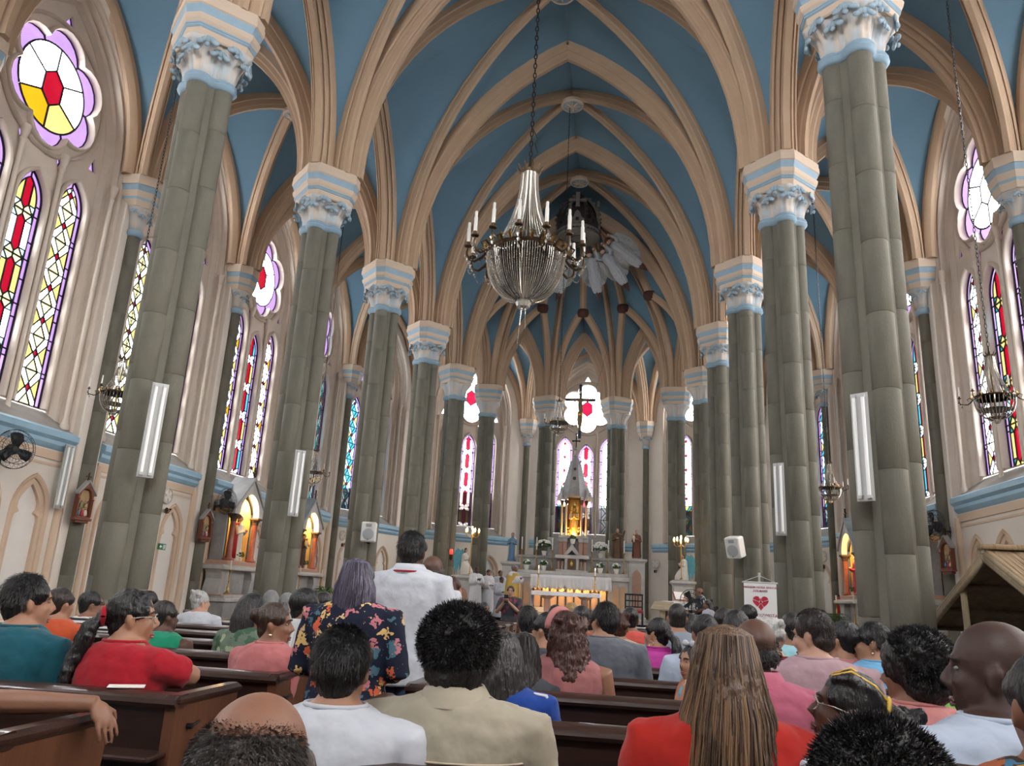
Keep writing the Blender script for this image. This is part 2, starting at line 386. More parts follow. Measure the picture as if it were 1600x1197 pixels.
def lancet_panes(l, style, pal):
    u0, hw, zs, rise = l; panes = []
    bw = .112; inner = ccw([(a-u0, b) for a, b in lanc_outline(u0, hw, zs, rise, -bw, ZG+.01)]); outer = ccw([(a-u0, b) for a, b in lanc_outline(u0, hw, zs, rise, 0, ZG+.01)])
    w = hw-bw; H = zs+rise-ZG; n = 7 if style == 'lattice' else 5; h = H/n
    def put(poly, c):
        p = clip(ccw(poly), inner)
        if p: panes.append(([(a+u0, b) for a, b in p], c))
    for k in range(n+1):
        z = ZG+h*(k+.5)
        if style == 'lattice':
            a, b, g = .055, .085, .085       # diamond half width/height, band half width along u
            hb = h/2
            put([(-a, z), (0, z-b), (a, z), (0, z+b)], pal['diamond'])
            for sx in (-1, 1):
                for sz in (-1, 1):
                    put([(sx*a, z), (0, z+sz*b), (sx*(w-g), z+sz*hb), (sx*w, z+sz*hb), (sx*w, z+sz*(hb-b))], pal['band'] if (sx*sz > 0 or not pal.get('band2')) else pal['band2'])
                put([(sx*a, z), (sx*w, z+hb-b), (sx*w, z-hb+b)], pal['side'] if (k+sx) % 3 else pal['side2'])
            for sz in (-1, 1):
                put([(0, z+sz*b), (w-g, z+sz*hb), (-(w-g), z+sz*hb)], pal['tip'])
        else:
            r = .085; hb = h/2; t = hb*.62; q = hb*.86
            put([(-r, z-t), (0, z-q), (r, z-t), (r, z+t), (0, z+q), (-r, z+t)], pal['bar'])
            for sx in (-1, 1):
                put([(sx*r, z-t), (sx*w, z-t), (sx*w, z+t), (sx*r, z+t)], pal['flank'] if (k+sx) % 2 else pal['flank2'])
                for sz in (-1, 1):
                    put([(sx*r, z+sz*t), (sx*w, z+sz*t), (sx*w*.9, z+sz*hb)], pal['star'])
                    put([(sx*r, z+sz*t), (0, z+sz*q), (0, z+sz*hb), (sx*w*.9, z+sz*hb)], pal['star2'])
    # border strips: quads between inner and outer outlines
    ni = len(inner); R_in = lanc_outline(0, hw, zs, rise, -bw, ZG+.01); R_out = lanc_outline(0, hw, zs, rise, -.015, ZG+.01)
    nv = n
    for sx in (-1, 1):
        for k in range(nv):
            za, zb = ZG+.01+(zs-ZG-.01)*k/nv, ZG+.01+(zs-ZG-.01)*(k+1)/nv
            panes.append(([(u0+sx*(hw-.015), za), (u0+sx*(hw-bw), za), (u0+sx*(hw-bw), zb), (u0+sx*(hw-.015), zb)], pal['border'] if k else pal['border2']))
    m_ = len(R_in); mid = m_//2
    for A, B in ((1, mid), (mid, m_-2)):
        panes.append(([(u0+a, b) for a, b in R_out[A:B+1]]+[(u0+a, b) for a, b in reversed(R_in[A:B+1])], pal['border']))
    bars = [ZG+h*k for k in range(1, n)]
    return panes, bars
def rose_panes(pal):
    panes = []; cz = ROSE_Z; rc = ROSE_CUSP*.91; rh = .29
    hexa = [(rh*cos(pi/2+pi/3*k)*.85, cz+rh*1.15*sin(pi/2+pi/3*k)) for k in range(6)]
    panes.append((hexa, pal['rose_c']))
    for k in range(6):
        a0 = pi/2+pi/3*k; arc = [(rc*cos(a0+pi/3*i/5), cz+rc*sin(a0+pi/3*i/5)) for i in range(6)]
        panes.append(([hexa[k]]+arc+[hexa[(k+1) % 6]], pal['rose_w'][k]))
    for k in range(6):
        per = ROSE_PER[k]; a0 = pi/2+pi/3*k
        arc = [(rc*cos(a0+pi/6-pi/3*i/6), cz+rc*sin(a0+pi/6-pi/3*i/6)) for i in range(7)]
        panes.append((per+arc, pal['petal']))
    for e in EYES: panes.append((e, pal['petal']))
    return panes
PAL = {
 'near': dict(diamond='red', band='white', side='yellow', side2='yellow', tip='pale_yellow', border='purple', border2='purple_light', bar='red', flank='yellow', flank2='white', star='ice', star2='pale_yellow',
     rose_c='red', rose_w=['white','white','amber','yellow','white','white'], petal='purple'),
 'mid': dict(diamond='red', band='white', side='yellow', side2='amber', tip='white', border='purple', border2='purple', bar='red', flank='cyan', flank2='yellow', star='ice', star2='white',
     rose_c='red', rose_w=['white']*6, petal='purple'),
 'cyan': dict(diamond='red', band='cyan', band2='ice', side='ice', side2='yellow', tip='cyan', border='purple', border2='purple', bar='red', flank='cyan', flank2='teal', star='ice', star2='cyan',
     rose_c='red', rose_w=['white','ice','white','white','ice','white'], petal='purple'),
 'right': dict(diamond='red', band='white', side='yellow', side2='white', tip='white', border='purple_light', border2='purple', bar='red', flank='yellow', flank2='ice', star='teal', star2='yellow',
     rose_c='white', rose_w=['white','white','white','white','yellow','yellow'], petal='purple_light'),
 'apse': dict(diamond='rose_red', band='white', side='white', side2='white', tip='white', border='purple_light', border2='purple', bar='rose_red', flank='white', flank2='white', star='white', star2='white',
     rose_c='rose_red', rose_w=['white']*6, petal='white'),
}
PAL['clear'] = {k: ('white' if isinstance(v, str) else ['white']*6) for k, v in PAL['near'].items()}
PAL['apse_low'] = dict(PAL['apse'], band='teal', band2='cyan', side='amber', side2='blue', tip='yellow', flank='amber', flank2='teal', border='purple', border2='purple')
def glass_window(palname):
    """returns list of (poly, colour, lancet id) and lead edge list"""
    P_ = PAL[palname]; allp = []; bars = []
    for i, l in enumerate(LANC):
        pn, br = lancet_panes(l, 'bar' if i == 1 else 'lattice', P_)
        if palname == 'apse':
            low, _ = lancet_panes(l, 'bar' if i == 1 else 'lattice', PAL['apse_low'])
            pn = [(p, (cl if max(z for u, z in p) < 5.3 else c)) for (p, c), (_, cl) in zip(pn, low)]
        allp += [(p, c, i) for p, c in pn]; bars += [(l[0]-l[1], l[0]+l[1], z) for z in br]
    allp += [(p, c, 3) for p, c in rose_panes(P_)]
    return allp, bars
def lead_mesh(panes, bars):
    m = MB(); seen = set(); d0, d1 = .405, .422
    for p, c, i in panes:
        w = .015 if i == 3 else .0105
        for k in range(len(p)):
            a, b = p[k-1], p[k]; key = tuple(sorted(((round(a[0],3), round(a[1],3)), (round(b[0],3), round(b[1],3)))))
            if key in seen: continue
            seen.add(key); t = Vector((b[0]-a[0], b[1]-a[1]))
            if t.length < .004: continue
            t.normalize(); n = Vector((-t.y, t.x))*w
            m.add([(a[0]+n.x,d0,a[1]+n.y),(b[0]+n.x,d0,b[1]+n.y),(b[0]-n.x,d0,b[1]-n.y),(a[0]-n.x,d0,a[1]-n.y),
                   (a[0]+n.x,d1,a[1]+n.y),(b[0]+n.x,d1,b[1]+n.y),(b[0]-n.x,d1,b[1]-n.y),(a[0]-n.x,d1,a[1]-n.y)], [(0,1,2,3),(0,4,5,1),(2,6,7,3)])
    for a, b, z in bars: m.box(a, b, .395, .41, z-.011, z+.011)
    return m.mesh('leading', 'lead')
def iron_mesh():
    m = MB()
    for l in LANC: m.sweep([(u,.40,z) for u, z in lanc_outline(*l, e=-.01)], (0,1,0), [(.0,.012),(.0,-.014),(.02,-.014),(.02,.012)])
    return m.mesh('iron_frame', 'iron_frame')
WALL4 = wall_mesh(4.0, (-1.02, 0, 1.02)); WALL5 = wall_mesh(5.06, (-1.06, 0, 1.06)); LEDGE4 = ledge_mesh(3.3); LEDGE5 = ledge_mesh(4.4)
NICHE, NBACK = niche_mesh(0), niche_back(); SURR, SILL, TRAC, ROLL_, COLN, IRON = surround_mesh(), sill_mesh(), tracery_mesh(), roll_mesh(), colonnette(), iron_mesh()
_gcache = {}
def glass_parts(win, palname, single):
    if palname not in _gcache:
        pn, br = glass_window(palname); _gcache[palname] = dict(pn=pn, lead=lead_mesh(pn, br), one=None, many=None)
    G = _gcache[palname]
    inst('leading', G['lead'], win)
    if single:
        if G['one'] is None:
            G['one'] = []
            for p, c, i in G['pn']:
                m = MB(); q = ccw(p); m.add([(a, .425, b) for a, b in q], [tuple(range(len(q)))]); me = bpy.data.meshes.new('pane')
                me.from_pydata(m.v, [], m.f); me.materials.append(M('glass_'+c)); G['one'].append(me)
        for me in G['one']: inst('pane', me, win)
    else:
        if G['many'] is None:
            G['many'] = []
            for li in range(4):
                m = MB(); names = []
                for p, c, i in G['pn']:
                    if i != li: continue
                    if c not in names: names.append(c)
                    q = ccw(p); m.add([(a, .425, b) for a, b in q], [tuple(range(len(q)))], names.index(c))
                me = bpy.data.meshes.new('panes'); me.from_pydata(m.v, [], m.f)
                for c in names: me.materials.append(M('glass_'+c))
                me.polygons.foreach_set('material_index', m.mi); G['many'].append(me)
        for li, me in enumerate(G['many']):
            o = inst('rose_panes' if li == 3 else 'lancet_panes', me, win); o['kind'] = 'stuff'
_wn = [0]
def bay(loc, rot, pal, wallparent, w5=False, single=False, niches=True):
    _wn[0] += 1
    win = empty('window_%d' % _wn[0], loc, rot, kind='structure')
    inst('window_surround', SURR, win); inst('window_sill', SILL, win); inst('tracery', TRAC, win); inst('tracery_moulding', ROLL_, win); inst('iron_frame', IRON, win)
    for s in (-1, 1): inst('colonnette', COLN, win, (s*(WHW+.11), .1, 0)); inst('colonnette', COLN, win, (s*.45, .29, 0))
    glass_parts(win, pal, single)
    wl = inst('wall_face', WALL5 if w5 else WALL4, wallparent, loc, rot)
    inst('ledge', LEDGE5 if w5 else LEDGE4, wallparent, loc, rot)
    for u in ((-1.06, 0, 1.06) if w5 else (-1.02, 0, 1.02)):
        v = Matrix.Rotation(rot, 3, 'Z') @ Vector((u, 0, 0)); p = Vector(loc)+v
        inst('blind_arch', NICHE, wallparent, p, rot); inst('blind_panel', NBACK, wallparent, p, rot)
    v = Matrix.Rotation(rot, 3, 'Z') @ Vector((0, .5, 0)); p = Vector(loc)+v
    portal((p.x, p.y, 7.3), rot, 2.7, 7.0)
    return win
wall_left = empty('wall_left', kind='structure'); wall_right = empty('wall_right', kind='structure'); wall_apse = empty('wall_apse', kind='structure')
BAYY = [-2, 2, 6, 10, 14, 18, 22]
for i, y in enumerate(BAYY):
    bay((-WA, y, 0), pi/2, {10:'near', 14:'near', 18:'mid', 22:'cyan'}.get(y, 'near'), wall_left, single=y in (10, 14, 18))
    bay((WA, y, 0), -pi/2, {10:'right', 14:'right', 18:'mid', 22:'cyan'}.get(y, 'right'), wall_right, single=y in (14, 18))
RO = 8.1; ANG = [180, 144, 108, 72, 36, 0]
for k in range(5):
    a = radians((ANG[k]+ANG[k+1])/2); r = RO*cos(radians(18))
    bay((r*cos(a), YC+r*sin(a), 0), a-pi/2, 'cyan' if k in (0, 4) else 'apse', wall_apse, w5=True)
# plinths
for nm, x0, x1, par in (('left', -WA-.02, -WA+.07, 0), ('right', WA-.07, WA+.02, 0)):
    m = MB(); m.box(x0, x1, -4.4, 24, 0, .55); m.box(x0-.02, x1+.02, -4.4, 24, .55, .6); tag(m.build('baseboard_'+nm, 'stone_base'), kind='structure')
# neighbouring houses seen through the lower apse windows
mat('house_wall', (.10,.085,.08), rough=.9); mat('house_roof', (.09,.045,.035), rough=.9)
for x0, x1, h, ap in ((-13, -3.7, 5.2, 6.3), (-3.2, 5.0, 5.5, 5.75), (5.5, 15, 5.4, 6.2)):
    h_ = empty('neighbour_house', ((x0+x1)/2, 38.5+(1 if x0 > -5 else 0)*.0, 0), label={-13:'dim house seen through the stained glass left of the apse', -3.2:'dim low house seen behind the middle apse window', 5.5:'dim house seen through the stained glass right of the apse'}[x0], cat='house')
    m = MB(); w = (x1-x0)/2; m.box(-w, w, -2, 2, 0, h); m.build('house_wall', 'house_wall', h_)
    m = MB(); m.loft([[(-w-.2, -2.3, h), (-w-.2, 2.3, h), (-w-.2, 0, ap)], [(w+.2, -2.3, h), (w+.2, 2.3, h), (w+.2, 0, ap)]]); m.build('house_roof', 'house_roof', h_)
# ------------------------------------------------------------------ columns
CO, CR = .212, .132
def quat(th, grow=0.0, core=.228):
    ph = (th+pi/4) % (pi/2)-pi/4; r = CR+grow; s_ = r*r-(CO*sin(ph))**2
    rr = CO*cos(ph)+sqrt(s_) if s_ > 0 else 0
    return max(rr, core+grow)
def oct_ring(sc, z, t=.61, c=.11):
    t *= sc; c *= sc
    return [(t,-c,z),(t,c,z),(c,t,z),(-c,t,z),(-t,c,z),(-t,-c,z),(-c,-t,z),(c,-t,z)]
def stones(z0, z1, h, r, first, n=14):
    out = []; z = z0; k = 0
    while z < z1-.02:
        hh = min(first if k == 0 else h, z1-z); out.append((z, hh)); z += hh; k += 1
    return out
_st = {}
def stone_mesh(h, r, n=16):
    key = (round(h, 3), r)
    if key not in _st:
        m = MB(); b = .005; m.lathe([(r-b,0),(r,b),(r,h-b),(r-b,h)], n); _st[key] = m.mesh('shaft_stone', 'stone', auto=1.0)
    return _st[key]
def cap_meshes():
    N_ = 48; d = {}
    m = MB(); rings = []
    for g, z in ((.002,7.42),(.03,7.44),(.05,7.475),(.03,7.50),(.045,7.52),(.03,7.55),(.0,7.56)):
        rings.append([(quat(2*pi*i/N_, g)*cos(2*pi*i/N_), quat(2*pi*i/N_, g)*sin(2*pi*i/N_), z) for i in range(N_)])
    m.loft(rings); d['astragal'] = m.mesh('astragal', 'cap_blue', auto=.9)
    m = MB(); rings = []
    for k, (z, g) in enumerate(((7.55,0),(7.66,.008),(7.76,.03),(7.85,.07),(7.92,.12),(7.97,.15))):
        rg = []
        for i in range(N_*2):
            th = pi*i/N_; q = quat(th, 0); t = k/5.0
            flute = .012*cos(16*th*1.5)*(1-abs(t-.5))
            r = q*(1-t*.45)+.30*t*.45+g*(1+.35*cos(4*th))*1.05+flute
            rg.append((r*cos(th), r*sin(th), z))
        rings.append(rg)
    m.loft(rings); d['bell'] = m.mesh('capital_bell', 'cap_mix', smooth=True)
    m = MB()
    rg = [(.74,7.95),(.80,7.97),(.80,8.06)]
    m.loft([oct_ring(s, z) for s, z in ((.80,7.96),(.83,7.98),(.84,8.07))], mi=0)
    m.loft([oct_ring(s, z) for s, z in ((.85,8.07),(.88,8.085),(.88,8.10),(.865,8.105),(.89,8.115),(.89,8.13))], mi=1)
    m.loft([oct_ring(s, z) for s, z in ((.88,8.13),(.93,8.17),(.95,8.22),(.95,8.24))], mi=0)
    m.loft([oct_ring(s, z) for s, z in ((.90,8.24),(.93,8.30),(.97,8.36))], mi=1)
    m.loft([oct_ring(s, z) for s, z in ((.97,8.36),(1.0,8.375),(1.0,8.46),(.985,8.47),(.985,8.54),(.96,8.56))], mi=0)
    d['abacus'] = m.mesh('abacus', ['cap_cream', 'cap_blue'])
    m = MB()
    for k in range(5):
        a = -1.1+2.2*k/4; m.sphere((.075*sin(a), .02, .02+.06*cos(a)-.05), (.032,.018,.042), 6, 4, M_=Matrix.Rotation(-a, 3, 'Y'))
    m.sphere((0,.035,-.04), (.025,.02,.025), 6, 4)
    d['leaf'] = m.mesh('leaf', 'leaf_blue', smooth=True)
    return d
CAPM = cap_meshes()
m = MB()
for s, z0, z1 in ((.47,0,.12),(.44,.12,.30),(.40,.30,.36)): m.lathe([(s,z0),(s,z1-.03),(s-.03,z1)], 8, a0=pi/8)
BASE = MB(); BASE.lathe([(.50,0),(.50,.30),(.46,.36),(.44,.42),(.41,.44),(.43,.47),(.41,.50),(.38,.52),(.36,.56)], 8, a0=pi/8); BASE = BASE.mesh('column_base', 'stone_base')
CORE = MB(); CORE.lathe([(.228,.5),(.228,7.45)], 24, a0=pi/24); CORE = CORE.mesh('core', 'stone')
def column(x, y, label, group='clustered stone columns of the nave', full=True, rz=0):
    c = empty('nave_column', (x, y, 0), rz, label, 'column', group)
    inst('column_base', BASE, c); inst('core', CORE, c)
    rng = random.Random(int(x*31+y*17))
    for k in range(4):
        a = k*pi/2; h = .80
        for z, hh in stones(.54, 7.45, h, CR, .35+.11*((k*3+int(y)) % 5)+rng.uniform(0, .04)):
            inst('shaft_stone', stone_mesh(round(hh, 2)-.001, CR), c, (CO*cos(a), CO*sin(a), z))
    inst('astragal', CAPM['astragal'], c); cap = inst('capital', CAPM['bell'], c); ab = inst('abacus', CAPM['abacus'], c)
    if full:
        for k in range(8):
            a = pi/8+k*pi/4; inst('leaf', CAPM['leaf'], cap, (.445*cos(a), .445*sin(a), 7.90), (0, 0, a-pi/2), 1.35)
        for k in range(8):
            a = k*pi/4; r = .47 if k % 2 == 0 else .36; inst('leaf', CAPM['leaf'], cap, (r*cos(a), r*sin(a), 7.78+.03*(k % 2)), (0, 0, a-pi/2), 1.2)
    return c
NUM = {8:'nearest', 12:'second', 16:'third', 20:'fourth', 24:'fifth', 4:'hidden', 0:'hidden', -4:'hidden'}
EXTRA = {(-1,8):'with a white tube lamp, below the yellow-petalled rose window', (-1,12):'with a white tube lamp, beside the first side altar', (-1,16):'carrying a white loudspeaker', (-1,20):'behind the standing man in a white polo',
         (1,8):'with a white tube lamp, beside the thatched hut', (1,12):'with a white tube lamp, just behind the banner', (1,16):'carrying a tilted white loudspeaker', (1,20):'partly covered by the loudspeaker column'}
for y in COLY:
    if y < 8: continue
    for s in (-1, 1):
        side = 'left' if s < 0 else 'right'
        column(s*WN, y, 'clustered grey stone column, %s on the %s side, %s' % (NUM[y], side, EXTRA.get((s, y), 'at the mouth of the apse')), full=y < 21)
APC = [(4.1*cos(radians(a)), YC+4.1*sin(radians(a))) for a in ANG]
for k, lb in ((1, 'slim clustered apse column beside the altar servers'), (2, 'slim clustered apse column just left of the golden shrine'), (3, 'slim clustered apse column just right of the golden shrine'), (4, 'slim clustered apse column behind the right kneeling angel')):
    column(APC[k][0], APC[k][1], lb, 'columns around the apse', full=False, rz=radians(ANG[k]))
# ------------------------------------------------------------------ wall responds
RBASE = MB(); RBASE.lathe([(.24,0),(.24,.55),(.2,.62),(.16,.66),(.18,.70),(.15,.74)], 12); RBASE = RBASE.mesh('column_base', 'stone_base')
RCAP = MB(); RCAP.lathe([(.135,7.42),(.165,7.45),(.165,7.52),(.14,7.56)], 14); RAST = RCAP.mesh('astragal', 'cap_blue', auto=.9)
RCAP = MB(); RCAP.lathe([(.14,7.55),(.15,7.66),(.18,7.80),(.24,7.92),(.29,7.97)], 16); RBELL = RCAP.mesh('capital', 'cap_mix', smooth=True)
m = MB()
for s0, z0, s1, z1, mi in ((.50,7.96,.56,8.07,0),(.56,8.07,.58,8.12,1),(.58,8.12,.62,8.24,0),(.60,8.24,.64,8.36,1),(.66,8.36,.66,8.55,0)):
    m.loft([oct_ring(s0, z0, .57, .25), oct_ring(s1, z1, .57, .25)], mi=mi)
RABA = m.mesh('abacus', ['cap_cream', 'cap_blue'])
PIL = MB(); PIL.bbox(-.30, .30, -.02, .45, 0, 12.2, .015); PIL = PIL.mesh('pier', 'plaster')
def respond(x, y, outrot, label=None, par=None):
    c = empty('wall_shaft', (x, y, 0), outrot, kind='structure', parent=par)
    inst('pier', PIL, c)
    for z, hh in stones(.72, 7.45, .92, .125, .6): inst('shaft_stone', stone_mesh(round(hh, 2)-.001, .125, 12), c, (0, -.06, z))
    inst('column_base', RBASE, c, (0,-.06,0)); inst('astragal', RAST, c, (0,-.06,0)); inst('capital', RBELL, c, (0,-.06,0)); inst('abacus', RABA, c, (0,-.06,0))
    for k in range(5): a = -pi/2+(k-2)*.6; inst('leaf', CAPM['leaf'], c, (.24*cos(a), -.06+.24*sin(a), 7.86-.08*(k % 2)), (0,0,a-pi/2), .8)
    return c
for y in COLY:
    respond(-WA+.05, y, pi/2, par=wall_left); respond(WA-.05, y, -pi/2, par=wall_right)
for k in range(1, 5):
    a = radians(ANG[k]); respond((RO-.05)*cos(a), YC+(RO-.05)*sin(a), a-pi/2, par=wall_apse)
# ------------------------------------------------------------------ vaults
ceiling = empty('ceiling', kind='structure')
P_TR = [(-.25,.10),(-.25,-.09),(-.22,-.12),(-.19,-.09),(-.165,-.16),(-.145,-.16),(-.13,-.26),(-.105,-.29),(-.08,-.265),(-.06,-.33),(.06,-.33),(.08,-.265),(.105,-.29),(.13,-.26),(.145,-.16),(.165,-.16),(.19,-.09),(.22,-.12),(.25,-.09),(.25,.10)]
P_DG = [(-.15,.08),(-.15,-.07),(-.125,-.09),(-.10,-.07),(-.085,-.17),(-.06,-.19),(-.045,-.25),(.045,-.25),(.06,-.19),(.085,-.17),(.10,-.07),(.125,-.09),(.15,-.07),(.15,.08)]
P_AR = [(-.23,.10),(-.23,-.10),(-.20,-.13),(-.17,-.10),(-.14,-.20),(-.115,-.22),(-.09,-.19),(-.06,-.29),(.06,-.29),(.09,-.19),(.115,-.22),(.14,-.20),(.17,-.10),(.20,-.13),(.23,-.10),(.23,.10)]
P_WL = [(-.12,.06),(-.12,-.06),(-.08,-.12),(-.03,-.16),(.03,-.16),(.08,-.12),(.12,-.06),(.12,.06)]
NS = 14
P_TR, P_DG, P_AR = ([(a*.86, b) for a, b in q] for q in (P_TR, P_DG, P_AR))
def shift(p, q, o):
    v = Vector((q[0]-p[0], q[1]-p[1], 0)).normalized(); return Vector((p[0]+v.x*o, p[1]+v.y*o, ZS))
_ribs = set()
def rib(path, prof, name='rib', parent=None, mt='rib_paint'):
    key = (round(path[0].x,1), round(path[0].y,1), round(path[-1].x,1), round(path[-1].y,1))
    if key in _ribs: return
    _ribs.add(key)
    d = path[-1]-path[0]; lat = Vector((-d.y, d.x, 0)).normalized()
    m = MB()
    m.sweep(path, -lat, prof); m.build(name, mt, parent or ceiling, auto=.45)
def web(pa, pb, bulge=.06, ns=5):
    m = MB(); vs = []; n = len(pa)
    for i in range(n):
        for j in range(ns+1):
            s_ = j/ns; p = pa[i].lerp(pb[i], s_); p.z += bulge*4*s_*(1-s_)*min(1, i/4)
            vs.append(p)
    m.add(vs, [(i*(ns+1)+j, i*(ns+1)+j+1, (i+1)*(ns+1)+j+1, (i+1)*(ns+1)+j) for i in range(n-1) for j in range(ns)])
    return m
def vault_cell(C4, apex, boss, profs, off=(.34, .30), diag=P_DG):
    """C4: four corners (x,y); apex: height of the arch over each edge; boss=(x,y,z)"""
    B = Vector(boss); allm = MB()
    mids = []
    for k in range(4):
        a, b = C4[k], C4[(k+1) % 4]; mids.append(Vector(((a[0]+b[0])/2, (a[1]+b[1])/2, apex[k])))
    for k in range(4):
        a, b = C4[k], C4[(k+1) % 4]
        e0 = arc3(shift(a, mids[k], off[0]), mids[k], NS); e1 = arc3(shift(b, mids[k], off[0]), mids[k], NS)
        d0 = arc3(shift(a, B, off[1]), B, NS); d1 = arc3(shift(b, B, off[1]), B, NS)
        allm.join(web(e0, d0)); allm.join(web(e1, d1))
        if profs[k]: rib(e0, profs[k], 'arch_rib'); rib(e1, profs[k], 'arch_rib')
        if diag: rib(d0, diag, 'diagonal_rib')
    allm.build('vault_web', 'vault_blue', ceiling, smooth=True)
def boss_disc(p, r, colr='cap_cream', c2='cap_blue'):
    m = MB(); m.lathe([(r*.8,.1),(r,.06),(r,-.02),(r*.86,-.06),(r*.8,-.03)], 20, mi=0)
    m.lathe([(r*.8,.0),(r*.8,-.035),(.02,-.035)], 20, mi=1)
    for k in range(8):
        a = k*pi/4; m.tube([(0,0,-.05),(r*.35*cos(a), r*.35*sin(a),-.06),(r*.7*cos(a), r*.7*sin(a),-.045)], [.012,.03,.01], 5, mi=0)
    return m.build('boss', [colr, c2], ceiling, loc=p)
ZT, ZA, ZB, ZBA = 14.45, 11.75, 14.62, 11.75
for y0, y1 in zip(COLY[:-1], COLY[1:]):
    vault_cell([(-WN,y0),(WN,y0),(WN,y1),(-WN,y1)], [ZT, ZA, ZT, ZA], (0,(y0+y1)/2,ZB), [P_TR, P_AR, P_TR, P_AR])
    boss_disc((0,(y0+y1)/2,ZB-.40), .31)
    for s in (-1, 1):
        vault_cell([(s*WN,y0),(s*WA,y0),(s*WA,y1),(s*WN,y1)], [ZA-.15, ZA-.3, ZA-.15, ZA], (s*(WN+WA)/2,(y0+y1)/2,ZBA), [P_AR, P_WL, P_AR, None], off=(.30,.26))
        boss_disc((s*(WN+WA)/2,(y0+y1)/2,ZBA-.36), .22)
# apse: ribs fan from the columns to the crown, with a lower brown boss in every bay
O = Vector((0, YC, 14.5))
AP = [(s_[0], s_[1]) for s_ in APC]; AP[0] = (-WN, YC); AP[5] = (WN, YC)
for k in range(5):
    a = radians((ANG[k]+ANG[k+1])/2); A, Bc = AP[k], AP[k+1]
    Q = Vector((2.45*cos(a), YC+2.45*sin(a), 11.55)); Mx = Vector((3.88*cos(a), YC+3.88*sin(a), 11.1))
    allm = MB()
    up = [Q.lerp(O, i/NS)+Vector((0,0,.95*sin(pi*i/NS))) for i in range(NS+1)]
    for c in (A, Bc):
        ro = arc3(shift(c, O, .3), O, 2*NS); rq = arc3(shift(c, Q, .3), Q, NS); rm = arc3(shift(c, Mx, .34), Mx, NS)
        rib(ro, P_DG, 'diagonal_rib'); rib(rq, P_WL, 'rib'); rib(rm, P_AR, 'arch_rib')
        allm.join(web(rq, rm)); allm.join(web(ro[:NS+1], rq)); allm.join(web(ro[NS:], up))
    rib(up, P_WL, 'rib')
    allm.build('vault_web', 'vault_blue', ceiling, smooth=True)
    m = MB(); m.lathe([(.05,.14),(.2,.12),(.22,0),(.18,-.12),(.05,-.15)], 14); m.build('boss', 'boss_brown', ceiling, smooth=True, loc=Q-Vector((0,0,.12)))
    A2, B2 = ((RO*cos(radians(ANG[k])), YC+RO*sin(radians(ANG[k]))), (RO*cos(radians(ANG[k+1])), YC+RO*sin(radians(ANG[k+1]))))
    if k == 0: A2 = (-WA, YC)
    if k == 4: B2 = (WA, YC)
    bc = (6.0*cos(a), YC+6.0*sin(a), 11.7)
    vault_cell([A, A2, B2, Bc], [11.5, 11.6, 11.5, 11.1], bc, [P_AR, P_WL, P_AR, None], off=(.3,.28), diag=P_WL)
# sanctuary floor and steps
mat('marble_step', (.50,.48,.45), rough=.35, var=.6, scale=3, c2=(.40,.385,.365))
sf = empty('floor_sanctuary', kind='structure')
for k in range(5):
    m = MB(); m.bbox(-3.5, 3.5, 15.9+.32*k, 17.6, .145*k, .145*(k+1), .012); m.build('step', 'marble_step', sf)
m = MB(); m.box(-3.5, 3.5, 17.5, 24, 0, .72); m.lathe([(3.6,0),(3.6,.72)], 24, c=(0,24,0)); m.build('platform', 'marble_step', sf)
m = MB(); m.lathe([(7.9,0),(7.9,.70)], 24, c=(0,25.3,0)); m.build('ambulatory', 'floor_tile', sf)
# ================================================================== lower wall framing (tan painted bars)
m = MB()
for s in (-1, 1): m.tube([(s*1.62, -.02, .6), (s*1.62, -.02, 3.2)], .07, 8)
m.box(-1.62, 1.62, -.03, .02, 3.12, 3.26); m.box(-1.62, 1.62, -.015, .02, 3.02, 3.06)
LOWF = m.mesh('lower_frame', 'moulding_paint', auto=.8)
for y in BAYY:
    if y < 6: continue
    inst('lower_frame', LOWF, wall_left, (-WA, y, 0), pi/2); inst('lower_frame', LOWF, wall_right, (WA, y, 0), -pi/2)
# ================================================================== materials
mat('crystal', (.92,.88,.80), rough=.07, metal=.75, spec=1.0, var=.6, scale=40, c2=(.60,.56,.50))
mat('brass_dark', (.10,.062,.035), rough=.4, metal=.8, var=.4, scale=20)
mat('brass', (.62,.40,.13), rough=.3, metal=1.0, var=.4, scale=15, c2=(.40,.24,.08))
mat('iron_black', (.012,.012,.013), rough=.5, metal=.3)
mat('candle_white', (.80,.78,.72), rough=.5, var=.1)
mat('white_metal', (.50,.50,.49), rough=.35, var=.1)
mat('tube_glass', (.90,.90,.88), rough=.2)
mat('speaker_white', (.66,.65,.62), rough=.5, var=.1); mat('speaker_grille', (.36,.37,.39), rough=.7, bump=.5, bscale=220)
mat('fan_black', (.012,.013,.016), rough=.4); mat('fan_wire', (.03,.03,.03), rough=.4, metal=.6)
mat('red_wood', (.20,.065,.035), rough=.5, var=.5, scale=12, c2=(.12,.035,.02)); mat('relief_gold', (.50,.33,.16), rough=.6, var=.6, scale=14, c2=(.3,.2,.1))
mat('paint_red', (.42,.03,.04), rough=.6); mat('paint_green', (.20,.24,.12), rough=.6); mat('paint_cream', (.62,.56,.44), rough=.6); mat('paint_blue', (.10,.20,.34), rough=.6); mat('paint_skin', (.48,.29,.20), rough=.5)
mat('sign_green', (.01,.16,.06), rough=.4); mat('sign_white', (.85,.85,.82), rough=.4)
mat('plaster_disc', (.52,.49,.45), rough=.8)
mat('marble', (.55,.53,.50), rough=.35, var=.9, scale=5, c2=(.40,.39,.38), bump=.03, detail=9)
mat('marble_grey', (.36,.35,.34), rough=.35, var=.9, scale=4, c2=(.24,.235,.235), detail=9)
mat('marble_red', (.38,.13,.08), rough=.3, var=.9, scale=14, c2=(.26,.085,.06), detail=8)
